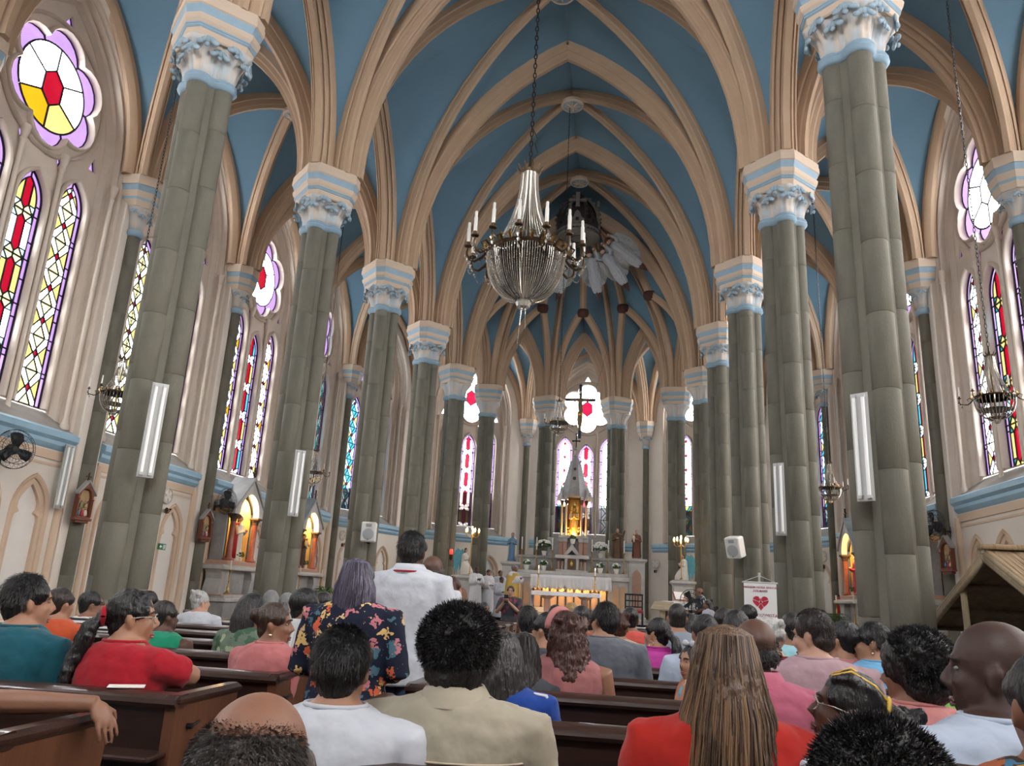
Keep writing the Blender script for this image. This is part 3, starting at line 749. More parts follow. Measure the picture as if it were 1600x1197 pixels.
mat('marble_salmon', (.50,.30,.22), rough=.35, var=.8, scale=9, c2=(.42,.24,.17))
mat('capital_dark', (.06,.035,.022), rough=.6)
mat('niche_gold', (.70,.47,.16), rough=.7, var=.4, scale=6)
mat('fern', (.06,.17,.03), rough=.6, var=.6, scale=9, c2=(.03,.09,.015))
mat('leafgreen', (.05,.12,.035), rough=.6, var=.6, scale=20, c2=(.025,.06,.02)); mat('petal_white', (.82,.82,.76), rough=.6)
mat('bulb', (1,.8,.45), emit=(1,.62,.22), estr=14.0); mat('niche_lamp', (1,.85,.5), emit=(1,.66,.26), estr=30.0)
# ================================================================== main crystal chandelier
def bead(m, p, r, mi=0, st=1.0):
    x, y, z = p; m.add([(x+r,y,z),(x,y+r,z),(x-r,y,z),(x,y-r,z),(x,y,z+r*st),(x,y,z-r*st)], [(0,1,4),(1,2,4),(2,3,4),(3,0,4),(1,0,5),(2,1,5),(3,2,5),(0,3,5)], mi)
def chain_mesh(L, pitch=.085, r=.009, w=.022):
    m = MB(); n = int(L/pitch)
    for k in range(n):
        z = k*pitch; pts = []
        for i in range(8):
            a = 2*pi*i/8; u, v = w*cos(a), (pitch*.62)*sin(a)
            pts.append((u if k % 2 else 0, 0 if k % 2 else u, z+v))
        m.tube(pts+[pts[0]], r, 4, caps=False)
    return m
def chandelier(loc, label, ztop_ceiling, S, n_arm, tent, bowl, big, group='crystal chandeliers'):
    """S scale (1 = the big one); local z 0 = ring level"""
    c = empty('crystal_chandelier', loc, 0, label, 'chandelier', None if big else group)
    def prt(m, name, mt, sm=None, par=c): return m.build(name, mt, par, auto=sm)
    rr, rc, zt = .555*S, .115*S, 1.32*S
    m = MB(); m.lathe([(rr-.02*S,-.02*S),(rr+.01*S,-.03*S),(rr+.025*S,0),(rr+.01*S,.03*S),(rr-.02*S,.02*S),(rr-.02*S,-.02*S)], 36); prt(m, 'ring', 'brass_dark', .6)
    m = MB()
    for k in range(24 if big else 12):
        a = 2*pi*k/(24 if big else 12); q = Vector((cos(a), sin(a), 0)); p = q*(rr+.01*S)
        m.tube([p+Vector((0,0,.02*S)), p+q*.05*S+Vector((0,0,.07*S)), p+q*.02*S+Vector((0,0,.12*S)), p-q*.03*S+Vector((0,0,.10*S))], [.022*S,.028*S,.02*S,.008*S], 5)
    prt(m, 'leaf_frieze', 'brass', .9)['kind'] = 'stuff'
    m = MB(); m.lathe([(rc*.7,zt-.03*S),(rc*1.15,zt-.02*S),(rc*1.25,zt+.02*S),(rc*.6,zt+.05*S),(.03*S,zt+.12*S),(.02*S,zt+.26*S)], 16)
    for k in range(10):
        a = 2*pi*k/10; q = Vector((cos(a), sin(a), 0)); m.tube([q*rc*1.15+Vector((0,0,zt)), q*rc*1.5+Vector((0,0,zt+.06*S)), q*rc*1.75+Vector((0,0,zt+.11*S))], [.02*S,.018*S,.004*S], 4)
    prt(m, 'top_crown', 'brass_dark', .9)
    br = .0125*S if big else .021*S
    # tent strands from the crown flaring to the ring
    m = MB(); nb = int(1.34*S/(br*1.9))
    for i in range(nb):
        t = i/(nb-1); r = rc*1.05+(rr-.07*S-rc*1.05)*(t**2.1); z = zt-.02*S-(zt-.06*S)*t
        bead(m, (r, 0, z), br)
    st = m.mesh('bead_strand', 'crystal')
    for k in range(tent): inst('bead_strand', st, c, loc=(0,0,random.uniform(-br,br)), rot=2*pi*k/tent)
    # bowl strands
    m = MB(); dep = .66*S; nb = int(1.0*S/(br*1.9))
    for i in range(nb):
        t = i/(nb-1)*1.42; r = rr*cos(t)**.75 if t < pi/2 else 0; z = -.03*S-dep*sin(t)**1.05
        bead(m, (max(r, .08*S), 0, z), br)
    st = m.mesh('bowl_strand', 'crystal')
    for k in range(bowl): inst('bowl_strand', st, c, loc=(0,0,random.uniform(-br,br)), rot=2*pi*(k+.5)/bowl)
    # inner cage so the bowl reads as a volume
    m = MB()
    for t in ((.25, .6, .95, 1.25) if big else (.6, 1.2)):
        r = rr*cos(t)**.75; z = -.03*S-dep*sin(t)**1.05; m.lathe([(r-.012*S,z-.006*S),(r-.004*S,z),(r-.012*S,z+.006*S)], 24)
    m.lathe([(.03*S,-dep),(.03*S,zt)], 8); prt(m, 'inner_frame', 'brass_dark')
    m = MB(); m.lathe([(.02*S,-dep-.02*S),(.11*S,-dep-.02*S),(.115*S,-dep-.07*S),(.09*S,-dep-.13*S),(.05*S,-dep-.16*S),(.02*S,-dep-.17*S)], 16); prt(m, 'finial', 'crystal')
    if big:
        for dx, n in ((-.03, 26), (.03, 13)):
            m = MB()
            for i in range(n): bead(m, (dx+.03*i/26*(-1 if dx < 0 else 1), 0, -dep-.18-.022*i), .012)
            prt(m, 'drop_strand', 'crystal')
    # arms with candles
    ra = (.83 if big else .93)*S
    m = MB(); za = .0
    m.tube([(rr,0,0),(rr+.08*S,0,-.10*S),(rr+.17*S,0,-.16*S),(ra-.02*S,0,-.13*S),(ra+.015*S,0,-.04*S),(ra,0,.05*S)], [.018*S,.022*S,.018*S,.02*S,.016*S,.014*S], 6)
    m.tube([(rr+.02*S,0,-.02*S),(rr+.10*S,0,.05*S),(rr+.17*S,0,.0),(rr+.13*S,0,-.06*S)], [.016*S,.016*S,.014*S,.006*S], 5)
    m.lathe([(.01*S,.04*S),(.055*S,.06*S),(.06*S,.075*S),(.02*S,.085*S),(.028*S,.12*S),(.028*S,.13*S)], 10, c=(ra,0,0)); arm = m.mesh('arm', 'brass_dark', auto=.8)
    m = MB(); m.lathe([(.026*S,.12*S),(.027*S,.34*S),(.021*S,.345*S),(.021*S,.43*S),(.012*S,.44*S)], 10, c=(ra,0,0)); can = m.mesh('candle', 'candle_white', auto=.8)
    m = MB()
    for dx, dz in ((.03,-.08),(0,-.14),(-.05,-.22)): bead(m, (ra+dx*S,0,dz*S), .022*S, st=1.8)
    dr = m.mesh('crystal_drop', 'crystal')
    for k in range(n_arm):
        a = 2*pi*(k+.5)/n_arm
        ao = inst('arm', arm, c, rot=a); inst('candle', can, ao); inst('crystal_drop', dr, ao)
    # festoon of beads between the arms
    m = MB(); nf = 10
    for i in range(nf):
        t = i/(nf-1); a = (t-.5)*2*pi/n_arm; r = ra*.98; bead(m, (r*cos(a), r*sin(a), -.16*S-.10*S*sin(pi*t)), .012*S)
    fs = m.mesh('festoon', 'crystal')
    for k in range(n_arm): inst('festoon', fs, c, rot=2*pi*k/n_arm)
    L = ztop_ceiling-loc[2]-zt-.2*S
    m = chain_mesh(L) if big else chain_mesh(L, .06, .005, .014)
    m.build('chain', 'iron_black', c, loc=(0,0,zt+.24*S))
    if big:
        m = MB(); m.tube([(.02,0,zt+.2),(.10,.02,zt+.34),(.05,-.02,zt+.5),(.09,0,zt+.58),(.01,0,zt+.75)], .008, 5); m.build('cable', 'iron_black', c)
    return c
chandelier((.02, 10, 6.06), 'huge crystal bead chandelier with white candles hanging over the nave', 14.25, 1.0, 14, 52, 96, True)
SMALL = .40
for x, y, z, lb, zc in ((-5.9, 10, 3.92, 'small crystal chandelier hanging in front of the left lattice window', 11.9), (-5.9, 17.6, 3.98, 'small crystal chandelier hanging by the cyan window, over the side altars', 11.9),
                   (5.9, 9.75, 4.0, 'small crystal chandelier in front of the right stained windows', 11.9), (5.9, 17.35, 3.96, 'small crystal chandelier between the right columns, on a long cord', 11.9),
                   (-.07, 18, 5.42, 'small crystal chandelier hanging before the crucifix', 14.2)):
    chandelier((x, y, z), lb, zc, SMALL, 6, 26, 30, False)
# ================================================================== tube lamps on the columns
def tube_lamp(x, y, rz, label, z0=2.40, z1=3.45):
    c = empty('tube_lamp', (x, y, z0), rz, label, 'lamp', 'white tube lamps on the columns'); h = z1-z0
    m = MB(); m.loft([[(-.085,-.02,0),(.085,-.02,0),(.05,.05,0),(-.05,.05,0)], [(-.085,-.02,h),(.085,-.02,h),(.05,.05,h),(-.05,.05,h)]]); m.build('housing', 'white_metal', c)
    for s in (-1, 1):
        m = MB(); m.lathe([(.018,.05),(.018,h-.05)], 10, c=(s*.043,-.045,0)); m.build('tube', 'tube_glass', c, auto=.8)
        for zz in (.02, h-.05): m = MB(); m.box(s*.043-.02, s*.043+.02, -.06, -.02, zz, zz+.03); m.build('socket', 'white_metal', c)
tube_lamp(-3.69, 7.66, radians(40), 'white tube lamp on the nearest left column')
tube_lamp(3.70, 7.64, radians(-40), 'white tube lamp on the nearest right column beside the hut')
tube_lamp(3.71, 11.62, radians(-40), 'white tube lamp on the right column above the banner')
tube_lamp(-3.70, 11.64, radians(40), 'white tube lamp on the column beside the first side altar')
tube_lamp(-7.62, 11.45, radians(75), 'white tube lamp on the wall shaft over the station plaque', 2.36, 3.40)
# ================================================================== loudspeakers
def speaker(x, y, z, rz, tilt, label):
    c = empty('loudspeaker', (x, y, z), rz, label, 'loudspeaker', 'white loudspeakers'); c.rotation_euler = (tilt, 0, rz)
    m = MB(); m.bbox(-.15, .15, -.10, .13, -.20, .20, .02); m.build('cabinet', 'speaker_white', c)
    m = MB(); m.lathe([(.115,-.004),(.115,.006),(.09,.010),(.03,.012)], 22, M_=Matrix.Rotation(pi/2, 3, 'X'), c=(0,-.10,-.05)); m.build('woofer_grille', 'speaker_grille', c, auto=.8)
    m = MB(); m.bbox(-.06, .06, -.108, -.09, .10, .16, .008); m.build('tweeter_horn', 'speaker_grille', c)
    m = MB(); m.bbox(-.008, .008, -.112, -.098, -.165, -.145, .002); m.build('badge', 'iron_black', c)
    m = MB(); m.box(-.03, .03, .12, .24, -.23, -.19); m.tube([(0,.1,-.2),(0,.22,-.12)], .012, 6); m.build('bracket', 'iron_black', c)
speaker(-3.70, 15.52, 2.48, radians(12), 0, 'white loudspeaker standing upright on the third left column')
speaker(3.60, 15.48, 2.48, radians(-38), radians(16), 'white loudspeaker tilted down on the right column near the banner')
# ================================================================== wall fans
def wall_fan(x, y, z, rz, label):
    c = empty('wall_fan', (x, y, z), rz, label, 'fan', 'black wall fans')
    m = MB(); m.tube([(0,.36,-.10),(0,.2,-.09),(0,.10,0)], .018, 8); m.bbox(-.05,.05,.34,.38,-.2,0,.01); m.build('bracket', 'fan_black', c)
    m = MB(); m.lathe([(.03,-.02),(.075,.0),(.085,.06),(.07,.13),(.03,.15)], 14, M_=Matrix.Rotation(-pi/2, 3, 'X')); m.build('motor', 'fan_black', c, auto=.9)
    m = MB(); m.lathe([(.02,0),(.045,.02),(.045,.05),(.02,.06)], 12, M_=Matrix.Rotation(pi/2, 3, 'X')); m.build('hub', 'fan_black', c, auto=.9)
    bl = MB(); n = 6
    for k in range(3):
        A = Matrix.Rotation(2*pi*k/3+.4, 4, 'Y')
        b = MB(); b.loft([[(.03,-.05,-.03),(.03,-.03,.03),(.03,-.035,.03),(.03,-.055,-.03)], [(.12,-.07,-.09),(.12,-.02,.07),(.12,-.025,.07),(.12,-.075,-.09)], [(.22,-.06,-.08),(.22,-.03,.09),(.22,-.035,.09),(.22,-.065,-.08)], [(.245,-.05,-.02),(.245,-.045,.05),(.245,-.05,.05),(.245,-.055,-.02)]])
        b.xf(A); b.build('blade', 'fan_black', c, smooth=True)
    m = MB()
    for r, yy in ((.285,-.04),(.285,.0),(.22,-.09),(.15,-.105),(.08,-.11),(.2,.05)):
        pts = [(r*cos(2*pi*i/24), yy, r*sin(2*pi*i/24)) for i in range(25)]; m.tube(pts, .004, 4, caps=False)
    for k in range(24):
        a = 2*pi*k/24; q = (cos(a), sin(a)); m.tube([(.05*q[0],-.11,.05*q[1]),(.22*q[0],-.09,.22*q[1]),(.285*q[0],-.03,.285*q[1]),(.2*q[0],.05,.2*q[1]),(.07*q[0],.05,.07*q[1])], .0022, 3, caps=False)
    m.build('cage', 'fan_wire', c)
wall_fan(-7.36, 10.0, 3.06, radians(70), 'black wall fan below the blue ledge at the left edge')
wall_fan(-7.36, 16.35, 3.08, radians(70), 'black wall fan beside the first side altar gable')
wall_fan(7.36, 15.75, 3.07, radians(-70), 'black wall fan near the plaque by the thatched hut')
# ================================================================== stations of the cross
def station(x, y, z, rz, label, seed):
    c = empty('station_plaque', (x, y, z), rz, label, 'plaque', 'carved station plaques'); rng = random.Random(seed)
    m = MB(); w, h = .15, .42
    m.plate([(-w,0),(w,0),(w,h),(0,h+.2),(-w,h)], [[(-w+.035,.04),(w-.035,.04),(w-.035,h-.06)]+[(cos(a)*(w-.035), h-.06+sin(a)*.14) for a in (pi*.2,pi*.35,pi*.5,pi*.65,pi*.8)]+[(-w+.035,h-.06)]], -.06, .02); m.build('frame', 'red_wood', c)
    m = MB(); m.box(-w+.02, w-.02, -.0, .02, .02, h+.05); m.build('back_panel', 'relief_gold', c)
    for s in (-1, 1):
        m = MB(); m.loft([[(s*(w+.03),-.09,h-.03),(s*(w+.03),.02,h-.03),(s*(w+.03),.02,h+.0),(s*(w+.03),-.09,h+.0)], [(0,-.09,h+.19),(0,.02,h+.19),(0,.02,h+.225),(0,-.09,h+.225)]]); m.build('gable_roof', 'marble_grey', c)
        m = MB(); m.lathe([(.014,.03),(.012,.3),(.02,.31),(.02,.33)], 8, c=(s*(w-.012),-.07,0)); m.build('colonnette', 'red_wood', c)
    m = MB(); m.bbox(-w-.02, w+.02, -.09, .02, -.03, .012, .008); m.bbox(-w+.02, w-.02, -.07, .02, -.07, -.03, .008); m.build('plinth', 'red_wood', c)
    m = MB(); m.box(-.01,.01,-.04,-.02,h+.21,h+.33); m.box(-.04,.04,-.04,-.02,h+.27,h+.29); m.sphere((0,-.03,h+.34),.016,6,4); m.sphere((-.045,-.03,h+.28),.014,6,4); m.sphere((.045,-.03,h+.28),.014,6,4); m.build('cross', 'brass_dark', c)
    for k, (px, pz, col) in enumerate(((-.06,.05,'paint_blue'),(.0,.04,'paint_red'),(.065,.05,'paint_cream'),(-.03,.17,'paint_green'),(.045,.18,'relief_gold'))):
        m = MB(); m.lathe([(.012,0),(.034,.01),(.03,.05),(.02,.085),(.012,.10)], 7, c=(px+rng.uniform(-.01,.01),-.02,pz)); m.build('figure_robe', col, c, smooth=True)
        m = MB(); m.sphere((px,-.025,pz+.115), .017, 7, 5); m.build('figure_head', 'paint_skin', c, smooth=True)
    m = MB(); m.tube([(-.1,-.03,.12),(.09,-.035,.3)], .01, 5); m.build('carried_cross', 'capital_dark', c)
station(-7.50, 11.86, 2.24, radians(78), 'small gabled painted relief plaque on the wall shaft next to the left tube lamp', 1)
station(-7.50, 15.86, 2.22, radians(78), 'small gabled painted relief plaque on the wall shaft beside the first side altar', 2)
station(7.50, 15.62, 2.24, radians(-74), 'small gabled painted relief plaque above the thatched hut', 3)
# ================================================================== exit sign, wall discs with sconces
s_ = empty('exit_sign', (-7.73, 14.72, 1.90), pi/2, 'green exit sign with a white arrow on the left wall', 'sign')
m = MB(); m.box(-.12,.12,-.03,0,0,.12); m.build('sign_board', 'sign_green', s_)
m = MB(); m.plate([(-.105,.06),(-.06,.095),(-.06,.072),(-.02,.072),(-.02,.048),(-.06,.048),(-.06,.025)], [], -.034, -.03); m.build('arrow', 'sign_white', s_)
m = MB(); m.plate([(.02,.015),(.10,.015),(.10,.105),(.02,.105)], [[(.03,.02),(.09,.02),(.09,.1),(.03,.1)]], -.034, -.03); m.plate([(.045,.02),(.06,.02),(.075,.05),(.078,.085),(.055,.085)], [], -.034, -.03); m.sphere((.066,-.032,.092),.008,6,4); m.build('running_figure', 'sign_white', s_)
def disc_cross(x, y, z, rz, label):
    c = empty('wall_disc', (x, y, z), rz, label, 'ornament', 'round wall crosses with sconces')
    m = MB(); R_ = Matrix.Rotation(pi/2, 3, 'X'); m.lathe([(.15,0),(.17,.01),(.17,.03),(.15,.04),(.145,.02),(.02,.02)], 22, M_=R_); m.build('disc', 'plaster_disc', c, auto=.7)
    m = MB()
    for a in range(4):
        A = Matrix.Rotation(a*pi/2+pi/4, 4, 'Y'); b = MB(); b.plate([(0,.015),(.13,.06),(.13,-.06),(0,-.015)], [], -.036, -.01); m.join(b, A)
    m.build('cross', 'plaster', c)
    m = MB(); m.lathe([(.01,-.36),(.03,-.34),(.045,-.28),(.02,-.24)], 8, c=(0,-.05,0)); m.tube([(0,0,-.33),(.07,-.05,-.34),(.08,-.08,-.28)], .01, 5); m.lathe([(.02,-.28),(.03,-.25)], 8, c=(.08,-.08,0)); m.build('sconce', 'brass_dark', c)
disc_cross(-7.73, 14.62, 2.97, pi/2, 'round plaster cross with a small bronze sconce above the exit sign')
disc_cross(-7.55, 24.55, 2.97, radians(75), 'round plaster cross with sconce past the second side altar')
disc_cross(7.55, 24.7, 2.97, radians(-75), 'round plaster cross with sconce seen between the right columns')
disc_cross(2.83, 31.3, 2.85, radians(-18), 'round plaster cross with sconce right of the statue with child')
disc_cross(7.73, 12.95, 2.97, -pi/2, 'round plaster cross in a blind arch above the thatched hut roof')
# ================================================================== figures for statues (one remeshed body each)
def remesh(o, vox, smooth=4, disp=None):
    r = o.modifiers.new('remesh', 'REMESH'); r.mode = 'VOXEL'; r.voxel_size = vox; r.use_smooth_shade = True
    s = o.modifiers.new('smooth', 'SMOOTH'); s.iterations = smooth; s.factor = .5
    return o
def statue(name, loc, rz, H, label, cat, cols, child=False, arm_up=False, wings=False, kneel=False, group=None, crown=False):
    """cols: robe, mantle, skin, hair"""
    c = empty(name, loc, rz, label, cat, group); robe, mantle, skin, hair = cols; s = H
    m = MB(); N_ = 14
    if kneel:
        m.loft([[(s*.17*cos(t), s*.26*sin(t)+s*.05, 0) for t in [2*pi*i/N_ for i in range(N_)]], [(s*.16*cos(t), s*.27*sin(t)+s*.04, s*.12) for t in [2*pi*i/N_ for i in range(N_)]],
                [(s*.14*cos(t), s*.20*sin(t)+s*.01, s*.30) for t in [2*pi*i/N_ for i in range(N_)]], [(s*.12*cos(t), s*.12*sin(t)-s*.06, s*.45) for t in [2*pi*i/N_ for i in range(N_)]],
                [(s*.15*cos(t), s*.10*sin(t)-s*.06, s*.68) for t in [2*pi*i/N_ for i in range(N_)]], [(s*.05*cos(t), s*.05*sin(t)-s*.05, s*.76) for t in [2*pi*i/N_ for i in range(N_)]]])
        hz, hy, sh = s*.87, -s*.02, s*.68
    else:
        for fz in (0,):
            rg = []
            for z, rx, ry in ((0,.155,.13),(.1,.15,.12),(.3,.125,.10),(.5,.12,.095),(.62,.115,.09),(.72,.13,.09),(.79,.13,.085),(.83,.06,.055),(.86,.042,.042)):
                rg.append([(s*rx*cos(t)*(1+.05*cos(9*t)*(z < .6)), s*ry*sin(t)*(1+.05*cos(9*t)*(z < .6)), s*z) for t in [2*pi*i/36 for i in range(36)]])
            m.loft(rg)
        hz, hy, sh = s*.93, s*.01, s*.77
    for sg in (-1, 1):
        if arm_up and sg < 0: m.tube([(sg*s*.11,0,sh),(sg*s*.19,s*.03,sh-s*.02),(sg*s*.24,s*.06,sh+s*.16)], [s*.045,s*.04,s*.03], 8)
        else: m.tube([(sg*s*.115,hy*.5,sh),(sg*s*.15,s*.05+hy,sh-s*.17),(sg*s*.03,s*.15+hy,sh-s*.12)], [s*.045,s*.045,s*.032], 8)
    b = m.build('robe', robe, c); remesh(b, max(.011, s*.013), 2)
    m = MB(); m.sphere((0,hy,hz), (s*.052,s*.062,s*.07), 12, 8); m.tube([(0,hy,hz-s*.1),(0,hy,hz)], s*.03, 8); m.sphere((0,hy+s*.062,hz-s*.008), (s*.01,s*.014,s*.014), 6, 4)
    for sg in (-1, 1): m.sphere((sg*s*.02, s*.165+hy, sh-s*.10), (s*.018,s*.03,s*.032), 8, 5)
    if arm_up: m.sphere((-s*.245, s*.065, sh+s*.19), (s*.018,s*.018,s*.035), 8, 5)
    m.build('head_and_hands', skin, c, smooth=True)
    m = MB(); m.sphere((0,hy-s*.012,hz+s*.018), (s*.058,s*.062,s*.062), 12, 8); m.sphere((0,hy-s*.04,hz-s*.04), (s*.05,s*.035,s*.06), 10, 6); m.build('hair', hair, c, smooth=True)
    if mantle:
        m = MB(); rg = []
        for z, rx, ry in ((.06,.165,.14),(.3,.15,.125),(.5,.145,.115),(.7,.15,.11),(.8,.145,.105),(.84,.08,.07)):
            rg.append([(s*rx*cos(t)*(1+.04*cos(11*t)), s*ry*sin(t)*(1+.04*cos(11*t))-s*.01, s*z) for t in [pi*.78+1.75*pi*i/24*.82 for i in range(25)]])
        m.loft(rg, closed=False, caps=False); b = m.build('mantle', mantle, c, smooth=True); sd = b.modifiers.new('solid', 'SOLIDIFY'); sd.thickness = s*.012
    if child:
        m = MB(); cz = sh-s*.06; m.sphere((s*.10, s*.13, cz), (s*.05,s*.05,s*.09), 10, 6); m.tube([(s*.10,s*.15,cz-s*.05),(s*.10,s*.2,cz-s*.14)], s*.03, 8); m.build('child_body', 'paint_cream', c, smooth=True)
        m = MB(); m.sphere((s*.10, s*.13, cz+s*.125), s*.042, 10, 7); m.build('child_head', skin, c, smooth=True)
    if wings:
        for sg in (-1, 1):
            m = MB(); prof = [(0,.72),(-.10,.86),(-.20,.92),(-.30,.82),(-.34,.60),(-.32,.36),(-.26,.10),(-.20,.02),(-.16,.22),(-.10,.45)]
            m.plate([(p*s, z*s) for p, z in prof], [], -s*.014, s*.014); m.xf(Matrix.Translation((sg*s*.06,-s*.1,0)) @ Matrix.Rotation(sg*.45+pi/2, 4, 'Z')); m.build('wing', wings, c)
            for k in range(5):
                f = MB(); f.tube([(-s*(.12+.03*k),0,s*(.70-.02*k)),(-s*(.2+.028*k),0,s*(.45-.02*k)),(-s*(.2+.03*k),0,s*(.14+.03*k))], [(s*.012,s*.02),(s*.012,s*.022),(s*.008,s*.008)], 5)
                f.xf(Matrix.Translation((sg*s*.06,-s*.1,0)) @ Matrix.Rotation(sg*.45+pi/2, 4, 'Z')); f.build('feather', wings, c, smooth=True)
    if crown:
        m = MB(); m.lathe([(s*.04,s*1.0),(s*.055,s*1.03),(s*.05,s*1.06),(s*.01,s*1.08)], 10, c=(0,hy,0)); m.build('crown', 'brass', c)
    m = MB(); m.bbox(-s*.18, s*.18, -s*.16, s*.2 if not kneel else s*.34, -.03, .004, .008); m.build('statue_base', 'marble_grey', c)
    return c
# ================================================================== side altars
def fern(loc, r, label, seed, nf=34):
    c = empty('potted_fern', loc, 0, label, 'plant'); rng = random.Random(seed)
    m = MB(); m.lathe([(.07,0),(.10,.10),(.11,.12),(.09,.12)], 12); m.build('pot', 'marble_grey', c)
    m = MB()
    for k in range(nf):
        a = rng.uniform(0, 2*pi); L = r*rng.uniform(.7, 1.1); up = rng.uniform(.10, .30)
        n = 9; pts = []
        for i in range(n):
            t = i/(n-1); pts.append(Vector((cos(a)*L*t, sin(a)*L*t, .12+up*sin(t*2.2)-.22*t*t*L/r*.9)))
        m.tube(pts, .004, 3)
        side = Vector((-sin(a), cos(a), 0))
        for i in range(1, n):
            w = .06*sin(pi*i/n)+.012
            for sg in (-1, 1):
                p = pts[i]; q = p+side*sg*w+(pts[i]-pts[i-1])*.5+Vector((0,0,-.01)); e = (pts[i]-pts[i-1])*.45
                m.add([p-e*.5, q, p+e*.6], [(0,1,2)])
    o = m.build('fronds', 'fern', c); o['kind'] = 'stuff'
    return c
def candlestick(loc, h, label, mt='brass', candle=.28, lit=False, group='altar candlesticks'):
    c = empty('candlestick', loc, 0, label, 'candlestick', group)
    m = MB(); m.lathe([(.085,0),(.085,.015),(.05,.04),(.02,.08),(.028,.14),(.014,.2),(.014,h*.5),(.026,h*.53),(.014,h*.57),(.014,h*.9),(.03,h*.95),(.045,h),(.02,h)], 12); m.build('stick', mt, c, auto=.8)
    m = MB(); m.lathe([(.018,h),(.018,h+candle),(.004,h+candle+.01)], 10); m.build('candle', 'candle_white', c, auto=.8)
    if lit: m = MB(); m.sphere((0,0,h+candle+.035), (.008,.008,.022), 8, 6); m.build('flame', 'bulb', c)
    return c
def side_altar(sx, y, label, stat, nm):
    """built facing -y local, placed on a side wall"""
    c = empty('side_altar', (sx*7.72, y, 0), -sx*pi/2, label, 'altar', 'marble side altars')
    def prt(m, n, mt, **k): return m.build(n, mt, c, **k)
    m = MB(); m.bbox(-1.25, 1.25, -.95, 0, 0, .5, .02); prt(m, 'step', 'marble_grey')
    m = MB(); m.bbox(-1.1, 1.1, -.75, 0, .5, .92, .02); prt(m, 'base', 'marble_grey')
    m = MB(); m.bbox(-1.15, 1.15, -.78, 0, .92, 1.0, .015); m.bbox(-1.0, 1.0, -.66, 0, 1.0, 1.06, .01); prt(m, 'lower_slab', 'marble')
    m = MB(); m.bbox(-1.02, 1.02, -.60, -.1, 1.04, 1.07, .006); prt(m, 'red_band', 'marble_salmon')
    for u in (-.72, .72):
        m = MB(); pr = [(.26,1.07),(.25,1.2),(.17,1.4),(.2,1.52),(.28,1.60)]
        m.loft([[(u-w_, -.5, z), (u+w_, -.5, z), (u+w_, -.12, z), (u-w_, -.12, z)] for w_, z in pr]); prt(m, 'console', 'marble')
    m = MB(); m.bbox(-.35, .35, -.4, -.05, 1.07, 1.60, .01); prt(m, 'frontal', 'marble_grey')
    m = MB(); m.bbox(-1.08, 1.08, -.62, 0, 1.60, 1.68, .015); m.bbox(-1.03, 1.03, -.56, 0, 1.68, 1.71, .006); prt(m, 'altar_table', 'marble')
    m = MB(); m.bbox(-.78, .78, -.52, 0, 1.71, 1.80, .01); prt(m, 'plinth', 'marble_salmon')
    for u in (-.55, .55):
        m = MB(); m.bbox(u-.1, u+.1, -.5, -.3, 1.80, 1.86, .008); m.lathe([(.085,1.86),(.08,1.89),(.066,1.91),(.062,2.66),(.07,2.68)], 14, c=(u,-.40,0)); prt(m, 'pillar', 'marble_red', auto=.8)
        m = MB(); m.lathe([(.07,2.68),(.08,2.74),(.12,2.80)], 8, c=(u,-.40,0)); m.bbox(u-.12, u+.12, -.52, -.28, 2.80, 2.85, .008); prt(m, 'pillar_capital', 'capital_dark')
    for u in (-.68, .60): m = MB(); m.box(u, u+.08, -.30, 0, 1.80, 2.85); prt(m, 'side_slab', 'marble_grey')
    # niche back (apsidal)
    m = MB(); rg = []
    for z, sc in ((1.80,1),(2.85,1),(3.05,.82),(3.2,.55),(3.28,.1)):
        rg.append([(.52*sc*cos(a), -.28+.26*sc*sin(a), z) for a in [pi*i/12 for i in range(13)]])
    m.loft(rg, closed=False, caps=False); prt(m, 'niche', 'niche_gold', smooth=True)
    m = MB(); hole = [(-.46,2.86)]+arch_pts(.46, 2.86, .50, 8)[1:-1]+[(.46,2.86)]
    m.plate([(-.72,2.85),(-.47,2.85)]+arch_pts(.47,2.86,.50,8)[1:-1]+[(.47,2.85),(.72,2.85),(.72,3.0),(0,3.68),(-.72,3.0)], [], -.50, -.36); prt(m, 'gable', 'marble')
    m = MB()
    for s in (-1, 1): m.loft([[(s*.78,-.54,2.95),(s*.78,0,2.95),(s*.78,0,3.02),(s*.78,-.54,3.02)], [(0,-.54,3.69),(0,0,3.69),(0,0,3.77),(0,-.54,3.77)]])
    prt(m, 'gable_roof', 'marble_grey')
    m = MB(); m.box(-.016,.016,-.5,-.46,3.74,4.0); m.box(-.08,.08,-.5,-.46,3.86,3.89); prt(m, 'cross', 'brass_dark')
    d = bpy.data.lights.new('niche_lamp', 'POINT'); d.energy = 22; d.color = (1,.66,.28); d.shadow_soft_size = .05
    o = bpy.data.objects.new('niche_lamp', d); COL.objects.link(o); o.parent = c; o.location = (0.2,-.32,3.0)
    m = MB(); m.sphere((.2,-.32,3.0), .03, 8, 6); prt(m, 'lamp_bulb', 'niche_lamp')
    R_ = Matrix.Rotation(-sx*pi/2, 3, 'Z')
    def wp(u, d_, z): v = R_ @ Vector((u, d_, z)); return (sx*7.72+v.x, y+v.y, z)
    stat(wp(0,-.28,1.81), -sx*pi/2+pi)
    for k, u in enumerate((-.55, .55)):
        candlestick(wp(u*1.45,-.62,1.08), .52, 'brass candlestick with white candle on the %s side altar, %s end' % (nm, ('near', 'far')[k if sx < 0 else 1-k]), candle=.2, group='candlesticks on the side altars')
    f = empty('potted_flowers', wp(0,-.40,1.80), 0, 'small green flower pot at the statue feet in the %s side altar' % nm, 'plant', 'pots on the side altars')
    m = MB(); m.lathe([(.045,0),(.06,.09),(.05,.09)], 10); m.build('pot', 'paint_cream', f)
    m = MB(); rng = random.Random(3)
